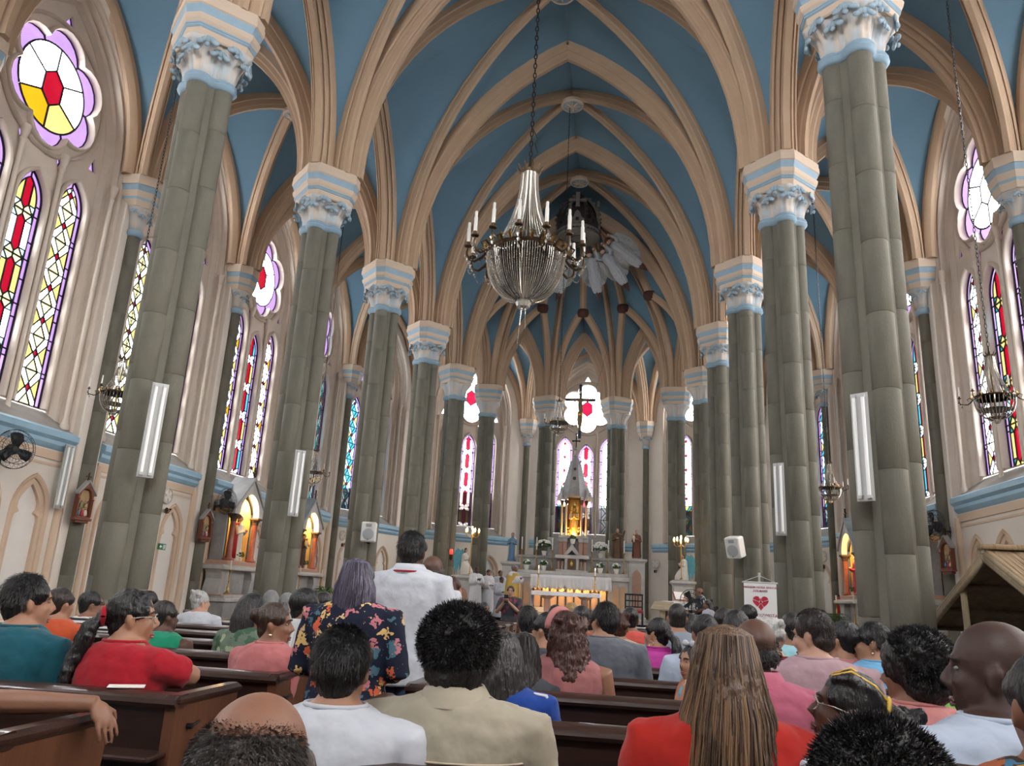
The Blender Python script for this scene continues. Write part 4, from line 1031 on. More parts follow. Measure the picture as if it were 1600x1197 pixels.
    for k in range(26): a, b = rng.uniform(0,6.28), rng.uniform(.1,1); m.sphere((.10*b*cos(a), .10*b*sin(a), .12+rng.uniform(0,.09)), (.025,.025,.015), 5, 3)
    o = m.build('leaves', 'leafgreen', f); o['kind'] = 'stuff'
    return c
side_altar(-1, 17.3, 'marble side altar with golden niche, nearer of the two on the left wall', lambda p, r: statue('saint_statue', p, r, 1.05, 'statue in white robe and red mantle inside the nearer left niche', 'statue', ('paint_cream','paint_red','paint_skin','capital_dark')), 'nearer left')
side_altar(-1, 21.2, 'marble side altar with golden niche, farther one on the left wall', lambda p, r: statue('saint_statue', p, r, .95, 'brown robed saint statue inside the farther left niche', 'statue', ('capital_dark',None,'paint_skin','capital_dark'), child=True), 'farther left')
side_altar(1, 17.3, 'marble side altar with golden niche, half hidden behind the nearest right column', lambda p, r: statue('saint_statue', p, r, 1.0, 'blue robed statue inside the right niche behind the near column', 'statue', ('paint_cream','paint_blue','paint_skin','capital_dark')), 'nearer right')
side_altar(1, 21.2, 'marble side altar with golden niche, seen just left of the nearest right column', lambda p, r: statue('saint_statue', p, r, 1.0, 'red robed statue inside the farther right niche', 'statue', ('paint_red',None,'paint_skin','capital_dark')), 'farther right')
fern((-6.78, 18.05, 1.01), .42, 'green fern in a pot on the base of the nearer left side altar', 1); fern((-6.92, 21.9, 1.01), .46, 'green fern in a pot on the farther left side altar', 2); fern((6.9, 21.8, 1.01), .5, 'green fern in a pot beside the right side altar', 3)
mat('ext_red', (.35,.015,.02), rough=.35)
c = empty('fire_extinguisher', (7.55, 23.4, 1.35), 0, 'red fire extinguisher on the right wall behind the fern', 'extinguisher')
m = MB(); m.lathe([(.06,0),(.07,.02),(.07,.36),(.05,.42),(.025,.45)], 12); m.build('cylinder_body', 'ext_red', c, auto=.8)
m = MB(); m.lathe([(.02,.45),(.02,.5)], 8); m.tube([(0,0,.5),(-.08,0,.52)], .01, 5); m.tube([(0,0,.48),(-.09,0,.44),(-.08,0,.2)], .008, 5); m.build('valve_and_hose', 'iron_black', c)
# ================================================================== crown with angels on the apse vault
cr = empty('crown_ornament', (-.05, 23.0, 12.72), 0, 'large carved dark crown with a cross under the apse vault', 'ornament')
mat('crown_dark', (.055,.045,.04), rough=.6, var=.7, scale=10, c2=(.02,.016,.015)); mat('crown_pale', (.22,.20,.175), rough=.7, var=.5, scale=12)
mat('angel_robe', (.44,.45,.46), rough=.8, var=.6, scale=6, c2=(.30,.32,.35), stretch=(4,4,.6)); mat('angel_wing', (.46,.46,.44), rough=.8, var=.7, scale=14, c2=(.30,.31,.31))
m = MB(); m.lathe([(.66,0),(.70,.03),(.70,.10),(.66,.12),(.64,.16),(.68,.20),(.70,.28),(.66,.34)], 36); m.build('band', 'crown_pale', cr, auto=.6)
m = MB()
for k in range(36): a = 2*pi*k/36; m.sphere((.69*cos(a), .69*sin(a), .15), (.03,.03,.025), 6, 4)
m.build('beading', 'crown_dark', cr)
m = MB(); m.lathe([(.60,.02),(.66,.04),(.64,.10),(.3,.06),(.28,.0),(.3,-.02),(.1,.03),(.02,.03)], 30); m.build('soffit', 'crown_dark', cr, auto=.6)
m = MB(); m.plate([(-.2,0),(0,-.11),(.2,0),(0,.11)], [[(-.15,0),(0,.08),(.15,0),(0,-.08)]], -.01, .01); m.xf(Matrix.Rotation(pi/2, 4, 'X')); m.build('soffit_lozenge', 'crown_pale', cr, loc=(0,0,.0))
m = MB(); m.lathe([(.58,.34),(.60,.7),(.56,1.1),(.44,1.5),(.26,1.85),(.06,2.1)], 30); m.build('dome', 'crown_dark', cr, smooth=True)
for k in range(8):
    a = 2*pi*k/8+pi/8; m = MB(); ca, sa = cos(a), sin(a); m.tube([(r*ca, r*sa, z) for r, z in ((.68,.34),(.72,.7),(.66,1.15),(.52,1.55),(.32,1.9),(.08,2.18))], [.05,.06,.055,.05,.045,.03], 6)
    for r, z in ((.74,.5),(.77,.75),(.74,1.0),(.66,1.3),(.54,1.6),(.38,1.88)): m.sphere((r*ca, r*sa, z), .06, 6, 4)
    m.build('crown_arch', 'crown_pale' if k % 2 else 'crown_dark', cr, auto=.9)
for k in range(8):
    a = 2*pi*k/8; m = MB(); b = MB(); b.plate([(-.2,.3),(.2,.3),(.22,.5),(.12,.62),(.08,.82),(0,.95),(-.08,.82),(-.12,.62),(-.22,.5)], [[(-.06,.42),(.06,.42),(.05,.58),(-.05,.58)]], -.72, -.66); m.join(b, Matrix.Rotation(a, 4, 'Z')); m.build('fleuron', 'crown_pale' if k % 2 == 0 else 'crown_dark', cr)
for a in (0, pi/2):
    m = MB(); b = MB(); b.plate([(-.07,1.15),(.07,1.15),(.06,1.42),(.28,1.38),(.28,1.54),(.06,1.50),(.07,1.85),(-.07,1.85),(-.06,1.50),(-.28,1.54),(-.28,1.38),(-.06,1.42)], [], -.68, -.60); m.join(b, Matrix.Rotation(a, 4, 'Z')); m.build('cross', 'crown_pale', cr)
for ch in cr.children: ch.scale = (1, 1, .72)
def vault_angel(H, Ft, label):
    """angel clinging below the crown, from head H to feet Ft along the vault"""
    H = Vector(H); Ft = Vector(Ft); base = Vector((H.x, H.y, 0)); c = empty('carved_angel', base, 0, label, 'angel', 'carved angels around the crown')
    H = H-base; Ft = Ft-base; d = (Ft-H).normalized(); nrm = Vector((-base.x*.5, -1.0, -.6)); nrm = (nrm-d*nrm.dot(d)).normalized()
    sd = d.cross(nrm)
    def pt(t, s_, n): return H+d*t+sd*s_+nrm*n
    m = MB(); rg = []
    for t, rx, ry in ((.16,.06,.06),(.24,.17,.11),(.38,.18,.13),(.52,.15,.11),(.60,.14,.10),(.8,.19,.13),(1.05,.18,.13),(1.25,.15,.11),(1.34,.12,.09)):
        rg.append([pt(t, rx*cos(a)*(1+.07*cos(10*a)), ry*sin(a)*(1+.07*cos(10*a))+.10) for a in [2*pi*i/40 for i in range(40)]])
    m.loft(rg); m.build('robe', 'angel_robe', c, smooth=True)
    for sg in (-1, 1):
        m = MB(); m.tube([pt(.28, sg*.15, .1), pt(.18, sg*.26, .16), pt(-.02, sg*.2, .16)], [.07,.065,.045], 8); m.build('sleeve', 'angel_robe', c, smooth=True)
        m = MB(); m.sphere(pt(-.08, sg*.18, .16), .05, 8, 6); m.build('hand', 'paint_skin', c, smooth=True)
    m = MB(); m.sphere(pt(.05, 0, .13), (.085,.085,.10), 12, 8); m.build('head', 'paint_skin', c, smooth=True)
    m = MB(); m.sphere(pt(.0, 0, .10), (.105,.105,.11), 12, 8); m.build('hair', 'boss_brown', c, smooth=True)
    m = MB(); m.tube([pt(1.30,0,.10), pt(1.42,0,.10), pt(1.62,.03,.06)], [.10,.085,.02], 8); m.build('corbel_foot', 'boss_brown', c, smooth=True)
    for sg in (-1, 1):
        m = MB(); pr = [(.18,.1),(.05,.22),(.08,.36),(.3,.46),(.6,.47),(.9,.40),(1.12,.26),(1.15,.16),(.8,.14),(.4,.1)]
        fr = [pt(t, sg*u, -.02) for t, u in pr]; bk = [pt(t, sg*u, -.07) for t, u in pr]; n = len(pr)
        m.add(fr+bk, [tuple(range(n)), tuple(range(2*n-1, n-1, -1))]+[(i, (i+1) % n, n+(i+1) % n, n+i) for i in range(n)]); m.build('wing', 'angel_wing', c)
        for k in range(6):
            f = MB(); f.tube([pt(.18+.05*k, sg*(.2+.035*k), .0), pt(.5+.05*k, sg*(.24+.03*k), .0), pt(.9+.03*k, sg*(.2+.025*k), -.01)], [.022,.028,.01], 5); f.build('feather', 'angel_wing', c, smooth=True)
AL = ['carved angel in a pale robe hanging from the crown, closest to the chandelier', 'carved angel in a pale robe hanging from the crown, middle one of three', 'carved angel in a pale robe hanging from the crown, farthest right with broad wing',
      'carved angel below the crown mostly hidden by the chandelier bowl', 'carved angel below the crown fully behind the chandelier', 'carved angel behind the chandelier candles, leftmost at the crown']
for k, (hx, hy, hz, fx, fy, fz) in enumerate(((.38,23.25,12.35,.66,24.0,11.05), (.80,23.15,12.42,1.62,23.75,11.30), (.98,23.05,12.70,2.05,23.35,11.92))):
    vault_angel((hx-.05,hy,hz), (fx,fy,fz), AL[k]); vault_angel((-hx-.05,hy,hz), (-fx-.1,fy,fz), AL[3+k])
# ================================================================== banner
mat('banner_white', (.74,.74,.73), rough=.7, var=.08, scale=3); mat('banner_red', (.42,.02,.04), rough=.7); mat('banner_text', (.30,.02,.05), rough=.7)
mat('banner_peach', (.74,.50,.40), rough=.7)
bn = empty('hanging_banner', (3.275, 11.0, 0), radians(5), 'white parish banner with a red heart emblem hanging by the right column', 'banner')
m = MB(); m.box(-.215, .215, -.004, .004, .62, 1.70); m.build('cloth', 'banner_white', bn)
m = MB(); m.box(-.213, .213, -.0055, -.004, .62, 1.02); m.build('peach_band', 'banner_peach', bn)
m = MB(); m.tube([(-.235,0,1.71),(.235,0,1.71)], .011, 8); m.build('rod', 'white_metal', bn)
m = MB(); m.tube([(-.22,0,1.715),(0,.02,1.80),(.22,0,1.715)], .004, 4); m.build('cord', 'white_metal', bn)
m = MB(); m.tube([(.0,.03,.0),(.0,.03,1.78)], .014, 8); m.tube([(0,.03,1.78),(0,.03,1.84)], .018, 8); m.lathe([(.16,0),(.16,.02),(.02,.04)], 14, c=(0,.03,0)); m.build('stand_pole', 'white_metal', bn)
def text(s, size, loc, parent, mt, name='lettering', align='CENTER', rot=(pi/2,0,0), bold=False):
    cu = bpy.data.curves.new(name, 'FONT'); cu.body = s; cu.size = size; cu.align_x = align; cu.extrude = .0006; cu.resolution_u = 2
    if bold: cu.offset = size*.02
    t = bpy.data.objects.new('tmp_text', cu); COL.objects.link(t)
    dg = bpy.context.evaluated_depsgraph_get(); me = bpy.data.meshes.new_from_object(t.evaluated_get(dg)); me.name = name
    bpy.data.objects.remove(t); bpy.data.curves.remove(cu)
    me.materials.clear(); me.materials.append(M(mt)); return inst(name, me, parent, loc, rot)
text('PARÓQUIA NOSSA SENHORA', .036, (.0,-.0065,1.635), bn, 'banner_text', bold=True); text('DOS MARES', .036, (0,-.0065,1.59), bn, 'banner_text', bold=True)
text('SER DIZIMISTA', .058, (.03,-.0065,1.27), bn, 'banner_text'); text('É dizer SIM', .058, (.03,-.0065,1.205), bn, 'banner_text'); text('ao anúncio do Reino', .050, (.0,-.0065,1.145), bn, 'banner_text')
def heart(t, s): return (s*16*sin(t)**3/16, s*(13*cos(t)-5*cos(2*t)-2*cos(3*t)-cos(4*t))/16)
hm = empty('heart_emblem', (.0,-.006,1.455), parent=bn)
cuts = [(0, .62), (.62, 1.5), (1.5, 2.35), (2.35, 3.93), (3.93, 4.78), (4.78, 5.66), (5.66, 6.28)]
for a0, a1 in cuts:
    n = 8; p = [heart(a0+.035+(a1-a0-.07)*i/n, .105) for i in range(n+1)]; q = [(x*.26, z*.26-.0) for x, z in p]
    m = MB(); m.plate(ccw(p+list(reversed(q))), [], -.0015, .0005); m.build('heart_segment', 'banner_red', hm)
m = MB(); m.lathe([(.018,0),(.018,.002)], 12, M_=Matrix.Rotation(pi/2, 3, 'X')); m.build('heart_centre', 'banner_red', hm)
# ================================================================== thatched hut
mat('straw', (.40,.29,.18), rough=.9, var=.9, scale=6, c2=(.24,.16,.09), stretch=(12,1,1)); mat('straw_mat', (.17,.125,.075), rough=.9, var=.8, scale=10, c2=(.09,.065,.04), bump=.6, bscale=60); mat('bamboo', (.36,.27,.17), rough=.6, var=.5, scale=8, stretch=(3,3,1))
hu = empty('thatched_hut', (4.6, 7.4, 0), 0, 'small thatched hut with pole legs and straw roof in the right aisle', 'hut')
ZR, ZE, DY, LX = 1.97, 1.33, 1.42, 2.1
def roof_pt(x, s, t, off=0): return Vector((x, s*DY*t, ZR+(ZE-ZR)*t+off))
m = MB()
for s in (-1, 1): m.loft([[roof_pt(.02,s,0,-.05),roof_pt(.02,s,0,-.02),roof_pt(.02,s,1,-.02),roof_pt(.02,s,1,-.05)],[roof_pt(LX,s,0,-.05),roof_pt(LX,s,0,-.02),roof_pt(LX,s,1,-.02),roof_pt(LX,s,1,-.05)]])
m.build('straw_mat', 'straw_mat', hu)
rng = random.Random(5)
reeds = []
for k in range(6):
    r_ = MB(); rr = .011+.002*k; j = rng.uniform(-.01,.01); r_.tube([(0,0,0),(0,.5,j),(0,1,0)], [rr,rr*.9,rr*.7], 5); reeds.append(r_.mesh('reed', 'straw', smooth=True))
for s in (-1, 1):
    n = 92
    for k in range(n):
        x = LX*k/n+rng.uniform(-.006,.006); a, b = roof_pt(x,s,0,.0), roof_pt(x+rng.uniform(-.03,.03),s,1.0+rng.uniform(0,.06),.0); d = b-a
        o = inst('reed', rng.choice(reeds), hu); q = Vector((0,1,0)).rotation_difference(d.normalized()); o.location = a; o.rotation_mode = 'QUATERNION'; o.rotation_quaternion = q; o.scale = (1, d.length, 1)
for s in (-1, 1):
    for o_ in (0, .03, .055):
        m = MB(); m.tube([roof_pt(-.03-.02*o_,s,-.02,-.02-o_), roof_pt(-.03,s,.5,-.025-o_), roof_pt(-.03,s,1.04,-.02-o_)], .024, 7); m.build('verge_pole', 'bamboo', hu, smooth=True)
    for t in (.35, .68, .98): m = MB(); m.tube([roof_pt(-.02,s,t,-.07), roof_pt(LX,s,t,-.07)], .02, 6); m.build('purlin', 'straw_mat', hu, smooth=True)
for k in range(3): m = MB(); m.tube([(-.05,-.05+.05*k,ZR+.03),(LX,-.05+.05*k,ZR+.035)], .026, 7); m.build('ridge_pole', 'straw', hu, smooth=True)
for x, s, t in ((.0,1,.96),(.0,1,.40),(.0,-1,.96),(LX-.1,1,.96),(LX-.1,-1,.96)):
    p = roof_pt(x,s,t,-.05); m = MB(); m.tube([(p.x,p.y,0),(p.x+.01,p.y,p.z*.5),(p.x,p.y,p.z)], [.035,.034,.03], 8); m.build('leg', 'bamboo', hu, smooth=True)
m = MB()
for k in range(14):
    a = rng.uniform(0, 6.28); m.tube([(1.1,.9,.9),(1.1+.25*cos(a),.9+.25*sin(a),1.12),(1.1+.5*cos(a),.9+.5*sin(a),1.0)], [(.004,.02),(.004,.022),(.002,.004)], 4)
c = m.build('palm_leaves', 'leafgreen', hu)
m = MB(); m.box(.3,.75,.25,.3,ZR-.25,ZR-.15); m.build('green_cloth', 'fern', hu)
# ================================================================== high altar
mat('alabaster', (.66,.46,.30), rough=.5, var=.5, scale=5, c2=(.55,.36,.22)); mat('gold_leaf', (.75,.45,.13), rough=.35, metal=.9, var=.5, scale=12, c2=(.5,.28,.07))
mat('cloth_white', (.78,.78,.80), rough=.85, var=.15, scale=4); mat('bronze', (.14,.09,.055), rough=.5, metal=.6, var=.5, scale=12)
ZF = .72
ha = empty('high_altar', (-.06, 25.0, ZF), 0, 'grey marble high altar with tabernacle and a tall spired canopy', 'altar')
def hp(m, n, mt, par=ha, **k): return m.build(n, mt, par, **k)
for k in range(2): m = MB(); m.bbox(-2.3+.2*k, 2.3-.2*k, -1.2+.28*k, 1.2, .12*k, .12*(k+1), .01); hp(m, 'step', 'marble_step')
m = MB(); m.bbox(-1.74, 1.74, -.1, .9, .24, 1.22, .015); hp(m, 'body', 'marble')
m = MB(); m.bbox(-1.80, 1.80, -.18, .9, 1.22, 1.36, .02); m.bbox(-1.77, 1.77, -.13, .9, 1.36, 1.46, .012); hp(m, 'ledge', 'marble')
m = MB(); m.bbox(-1.75, 1.75, .42, .95, 1.46, 1.86, .01); m.bbox(-1.80, 1.80, .38, .97, 1.86, 1.95, .015); hp(m, 'upper_shelf', 'marble_grey')
m = MB(); m.bbox(-.85, .85, .55, 1.0, 1.95, 2.55, .02); hp(m, 'reredos_back', 'marble_grey')
for s in (-1, 1):
    for u in (1.40, 1.62):
        m = MB(); p = [(a+s*u, b) for a, b in arch_pts(.095, .98, .12, 5, .42)]; m.plate(p, [], -.106, -.09); hp(m, 'arch_panel', 'alabaster')
        m = MB(); o_ = [(a+s*u, b) for a, b in arch_pts(.115, .98, .14, 5, .40)]; m.plate(o_, [p], -.12, -.09); hp(m, 'arch_frame', 'marble')
# mensa with nine backlit alabaster arches
m = MB(); m.bbox(-1.16, 1.16, -.62, -.1, .24, .34, .01); m.bbox(-1.12, 1.12, -.50, -.1, .34, 1.22, .01); hp(m, 'mensa', 'marble')
m = MB(); m.bbox(-1.18, 1.18, -.66, -.08, 1.22, 1.30, .01); hp(m, 'mensa_slab', 'marble')
for k in range(9):
    u = -1.0+.25*k; m = MB(); p = [(a+u, b) for a, b in arch_pts(.085, .92, .13, 5, .40)]; m.plate(p, [], -.53, -.50); o = hp(m, 'arch_panel', 'alabaster')
    if k not in (3, 5):
        m = MB(); m.box(u-.008, u+.008, -.54, -.53, .86, 1.0); m.box(u-.035, u+.035, -.54, -.53, .93, .948); hp(m, 'panel_cross', 'bronze', o)
for k in range(10):
    u = -1.125+.25*k; m = MB(); m.lathe([(.045,.36),(.03,.40),(.022,.42),(.022,.84),(.03,.86)], 10, c=(u,-.55,0)); hp(m, 'colonnette', 'brass_dark', auto=.8)
    m = MB(); m.lathe([(.03,.86),(.05,.95),(.055,.98)], 8, c=(u,-.55,0)); hp(m, 'colonnette_capital', 'capital_dark')
d = bpy.data.lights.new('mensa_light', 'AREA'); d.shape = 'RECTANGLE'; d.size = 2.2; d.size_y = .04; d.energy = 26; d.color = (1,.5,.16)
o = bpy.data.objects.new('mensa_light', d); COL.objects.link(o); o.parent = ha; o.location = (0,-.60,1.17); o.rotation_euler = (radians(-14),0,0)
m = MB(); m.box(-1.1, 1.1, -.615, -.585, 1.175, 1.195); hp(m, 'light_strip', 'bulb')
# tabernacle
m = MB(); m.bbox(-.50, .50, -.06, .5, 1.46, 1.52, .01); m.bbox(-.22, .22, -.05, .5, 1.52, 1.95, .01); hp(m, 'tabernacle', 'marble')
m = MB(); m.plate(arch_pts(.135, 1.80, .12, 5, 1.53), [], -.075, -.05); dr = hp(m, 'tabernacle_door', 'bronze')
m = MB(); m.sphere((0,-.08,1.70), (.05,.012,.08), 8, 6); m.sphere((0,-.085,1.80), .022, 6, 5); hp(m, 'door_relief', 'gold_leaf', dr, smooth=True)
for u in (-.42,-.30,.30,.42):
    m = MB(); m.lathe([(.035,1.52),(.028,1.56),(.028,1.78)], 10, c=(u,.0,0)); hp(m, 'tabernacle_colonnette', 'marble_salmon', auto=.8)
    m = MB(); m.bbox(u-.05,u+.05,-.05,.05,1.78,1.86,.01); hp(m, 'colonnette_capital', 'capital_dark')
m = MB(); m.bbox(-.54, .54, -.10, .5, 1.86, 1.98, .015); hp(m, 'cornice', 'marble')
m = MB(); m.plate([(-.26,1.98),(-.14,1.98),(0,2.12),(.14,1.98),(.26,1.98),(.05,2.26),(0,2.34),(-.05,2.26)], [], -.12, .3); hp(m, 'gablet', 'marble')
# tower: salmon pillars, columns, canopy, spire
for u in (-.40,-.25,.25,.40):
    y_ = .32 if abs(u) < .3 else .45
    m = MB(); m.bbox(u-.065, u+.065, y_-.065, y_+.065, 1.95, 2.40, .008); hp(m, 'tower_pillar', 'marble_salmon')
    m = MB(); m.bbox(u-.085, u+.085, y_-.085, y_+.085, 2.40, 2.62, .012); hp(m, 'tower_block', 'marble')
    m = MB(); m.lathe([(.05,2.62),(.036,2.66),(.032,2.7),(.032,3.62)], 10, c=(u,y_,0)); hp(m, 'tower_column', 'alabaster', auto=.8)
    m = MB(); m.lathe([(.035,3.60),(.07,3.72),(.07,3.76)], 8, c=(u,y_,0)); hp(m, 'tower_capital', 'bronze')
m = MB(); m.bbox(-.46, .46, .22, .9, 2.52, 2.62, .01); hp(m, 'tower_floor', 'marble')
m = MB(); m.plate([(-.30,3.76),(-.22,3.76)]+arch_pts(.22,3.76,.32,6)[1:-1]+[(.22,3.76),(.30,3.76),(.30,3.86),(0,4.32),(-.30,3.86)], [], .22, .34); hp(m, 'canopy_gable', 'marble')
for s in (-1, 1):
    m = MB(); b = MB(); b.plate([(-.26,3.76),(-.18,3.76)]+arch_pts(.18,3.76,.26,6)[1:-1]+[(.18,3.76),(.26,3.76),(.26,3.86),(0,4.2),(-.26,3.86)], [], -.06, .06)
    b.xf(Matrix.Translation((s*.40,.5,0)) @ Matrix.Rotation(s*1.0, 4, 'Z')); b.build('canopy_gable', 'marble', ha)
    m = MB(); m.lathe([(.045,3.76),(.04,4.05),(.055,4.08),(.0,4.3)], 6, c=(s*.42,.30,0)); hp(m, 'pinnacle', 'marble')
m = MB(); m.lathe([(.50,3.86),(.47,4.0),(.36,4.4),(.22,4.95),(.06,5.25)], 8, a0=pi/8, c=(0,.56,0)); hp(m, 'spire', 'marble_grey')
for k, z in enumerate((4.45, 4.78, 4.95)):
    m = MB(); r = .06-.012*k; m.lathe([(r,0),(r,.015),(r*.7,.02)], 8, M_=Matrix.Rotation(pi/2, 3, 'X'), c=(0,.56-(.40-.17*k*.75)-.02+.0,z)); hp(m, 'spire_oculus', 'capital_dark')
m = MB(); m.lathe([(.05,5.2),(.09,5.26),(.03,5.32),(.03,5.45),(.07,5.5),(.02,5.55)], 8, c=(0,.56,0)); hp(m, 'spire_finial', 'marble_grey')
m = MB(); m.box(-.018,.018,.54,.58,5.55,6.0); m.box(-.10,.10,.54,.58,5.76,5.80)
for p in ((0,6.01),(-.11,5.78),(.11,5.78)): m.sphere((p[0],.56,p[1]), .035, 8, 5)
hp(m, 'spire_cross', 'iron_black')
m = MB(); rg = [[(.22*cos(a),.62+.2*sin(a),z) for a in [pi*i/10 for i in range(11)]] for z in (2.62,3.76,4.0)]; m.loft(rg, closed=False, caps=False); hp(m, 'niche_back', 'gold_leaf', smooth=True)
d = bpy.data.lights.new('shrine_lamp', 'POINT'); d.energy = 14; d.color = (1,.58,.2); d.shadow_soft_size = .05
o = bpy.data.objects.new('shrine_lamp', d); COL.objects.link(o); o.parent = ha; o.location = (0,.30,2.72)
m = MB(); m.sphere((0,.30,2.66), .025, 8, 6); hp(m, 'shrine_bulb', 'niche_lamp')
for s in (-1, 1):
    d = bpy.data.lights.new('pillar_lamp', 'POINT'); d.energy = 3; d.color = (1,.55,.2); d.shadow_soft_size = .03
    o = bpy.data.objects.new('pillar_lamp', d); COL.objects.link(o); o.parent = ha; o.location = (s*.16,.25,2.05)
    m = MB(); m.sphere((s*.16,.25,2.02), .02, 8, 6); hp(m, 'pillar_bulb', 'niche_lamp')
st = statue('golden_statue', (-.06, 25.55, ZF+2.62), pi, .92, 'golden robed figure with child and cherubs in the altar shrine', 'statue', ('gold_leaf','brass','gold_leaf','brass'), child=True, crown=True)
rng = random.Random(8)
for k in range(9):
    m = MB(); a = 2*pi*k/9; m.sphere((.17*cos(a), .05*sin(a)+.02, .06+.10*(k % 3)), .045, 8, 6); m.sphere((.17*cos(a)+.06, .03, .05+.10*(k % 3)), (.05,.015,.03), 6, 4); m.build('cherub', 'gold_leaf', st, smooth=True)
# altar cloth on the mensa: pleated front
def cloth_drape(name, x0, x1, y0, y1, z, drop, waves, label, wav=.02, side=None):
    n = waves*4; m = MB(); top = []; low = []
    side = drop if side is None else side
    per = []
    for i in range(n+1): per.append((x0+(x1-x0)*i/n, y0, 0))
    for i in range(1, 7): per.append((x1, y0+(y1-y0)*i/6, 1))
    for i in range(1, n+1): per.append((x1-(x1-x0)*i/n, y1, 2))
    for i in range(1, 6): per.append((x0, y1-(y1-y0)*i/6, 1))
    cx, cy = (x0+x1)/2, (y0+y1)/2; rings = []
    for q in range(7):
        rg = []
        for j, (x, y, sd) in enumerate(per):
            if q == 0: rg.append((cx+(x-cx)*.98, cy+(y-cy)*.96, z)); continue
            t = (q-1)/5; dd = side if sd == 1 else drop; amp = wav*t*sin(j*pi/2*.97+sin(j*.7)); ox = (1 if sd == 1 else 0)*(1 if x > cx else -1); oy = (-1 if sd == 0 else (1 if sd == 2 else 0))
            rg.append((x+ox*(.012+amp), y+oy*(.012+amp), z-.004-dd*t*(1+.05*sin(j*1.3))))
        rings.append(rg)
    m.loft(rings, caps=False); k0 = len(m.v); m.add(rings[0], [tuple(range(len(per)))])
    o = m.build(name, 'cloth_white', smooth=True); sd_ = o.modifiers.new('solid', 'SOLIDIFY'); sd_.thickness = .004
    return tag(o, label, 'cloth')
cloth_drape('altar_cloth', -1.28, 1.18, 24.30, 24.93, ZF+1.315, .40, 20, 'pleated white cloth hanging over the lit high altar', .022)
# free-standing altar table
tb = empty('altar_table', (.1, 20.2, ZF), 0, 'stone table on two pillar legs before the high altar', 'table')
for s in (-1, 1):
    m = MB(); m.bbox(s*.48-.12, s*.48+.12, -.2, .2, 0, .08, .01); m.bbox(s*.48-.07, s*.48+.07, -.12, .12, .08, .66, .012)
    m.loft([[(s*.48-.08,-.13,.62),(s*.48+.08,-.13,.62),(s*.48+.08,.13,.62),(s*.48-.08,.13,.62)],[(s*.48-.22,-.25,.72),(s*.48+.22,-.25,.72),(s*.48+.22,.25,.72),(s*.48-.22,.25,.72)]]); m.build('leg', 'marble_salmon', tb)
m = MB(); m.bbox(-.84, .84, -.32, .32, .72, .79, .01); m.build('top', 'marble', tb)
cloth_drape('table_cloth', -.76, .96, 19.86, 20.54, ZF+.80, .10, 12, 'white cloth on the free-standing altar table, long at both ends', .008, side=.5)
for x, lb in ((-.62, 'lit candle on a thin stand at the left end of the altar table'), (.82, 'lit candle on a thin stand at the right end of the altar table')):
    candlestick((x, 20.15, ZF+.81), .42, lb, candle=.13, lit=True, group='lit candles on the table')
m = MB(); bk = empty('small_crucifix', (.06, 20.1, ZF+.81), 0, 'small dark standing cross in the middle of the altar table', 'crucifix')
m.lathe([(.04,0),(.04,.01),(.01,.03)], 10); m.build('foot', 'brass_dark', bk); m = MB(); m.box(-.006,.006,-.006,.006,.03,.16); m.box(-.04,.04,-.006,.006,.10,.115); m.build('cross', 'brass_dark', bk)
NM6 = ['far left', 'second from left', 'third from left', 'fourth from left', 'second from right', 'far right']
for x, n in zip((-1.70,-1.22,-.71,.56,1.08,1.58), NM6):
    candlestick((x, 25.22, ZF+1.46), .66, 'tall gilt candlestick with white candle on the high altar ledge, %s' % n, candle=.38)
def bouquet(loc, r, label, nfl, seed, group):
    c = empty('flower_pot', loc, 0, label, 'flowers', group); rng = random.Random(seed)
    m = MB(); m.lathe([(.055,0),(.06,.01),(.085,.13),(.09,.15),(.08,.15)], 12); m.build('pot', 'candle_white', c, auto=.8)
    m = MB()
    for k in range(60):
        a, e = rng.uniform(0, 2*pi), rng.uniform(-.3, 1.3); q = r*rng.uniform(.5, .95)
        m.sphere((q*cos(a)*cos(e), q*sin(a)*cos(e), .15+r*.55+q*.8*sin(e)), (.05,.05,.02), 6, 3, M_=Matrix.Rotation(e, 3, 'Y'))
    o = m.build('leaves', 'leafgreen', c); o['kind'] = 'stuff'
    fm = MB()
    for k in range(7): a = 2*pi*k/7; fm.sphere((.022*cos(a), .022*sin(a), 0), (.014,.014,.006), 5, 3)
    fm.sphere((0,0,.006), .012, 6, 4); fme = fm.mesh('flower', 'petal_white')
    for k in range(nfl):
        a, e = rng.uniform(0, 2*pi), rng.uniform(.1, 1.5); q = r*rng.uniform(.93, 1.06)
        o = inst('flower', fme, c, (q*cos(a)*cos(e), q*sin(a)*cos(e), .15+r*.55+q*.8*sin(e)), (rng.uniform(-.6,.6), pi/2-e, a), rng.uniform(1.0,1.5))
for x, lb in ((-1.0, 'large pot of white flowers left of the tabernacle'), (.82, 'large pot of white flowers right of the tabernacle')): bouquet((x, 25.55, ZF+1.95), .26, lb, 70, int(x*10), 'large white bouquets')
for x, n in ((-1.50,'at the far left'), (-.95,'below the left bouquet'), (.84,'below the right bouquet'), (1.34,'below the statue with raised arm')): bouquet((x, 25.02, ZF+1.46), .12, 'small white-flowered pot on the altar ledge, %s' % n, 14, int(x*7), 'small pots on the altar ledge')
bouquet((-.06, 25.12, ZF+2.34), .09, 'tiny green plant in a white pot on top of the tabernacle', 0, 5, 'small pots on the altar ledge')
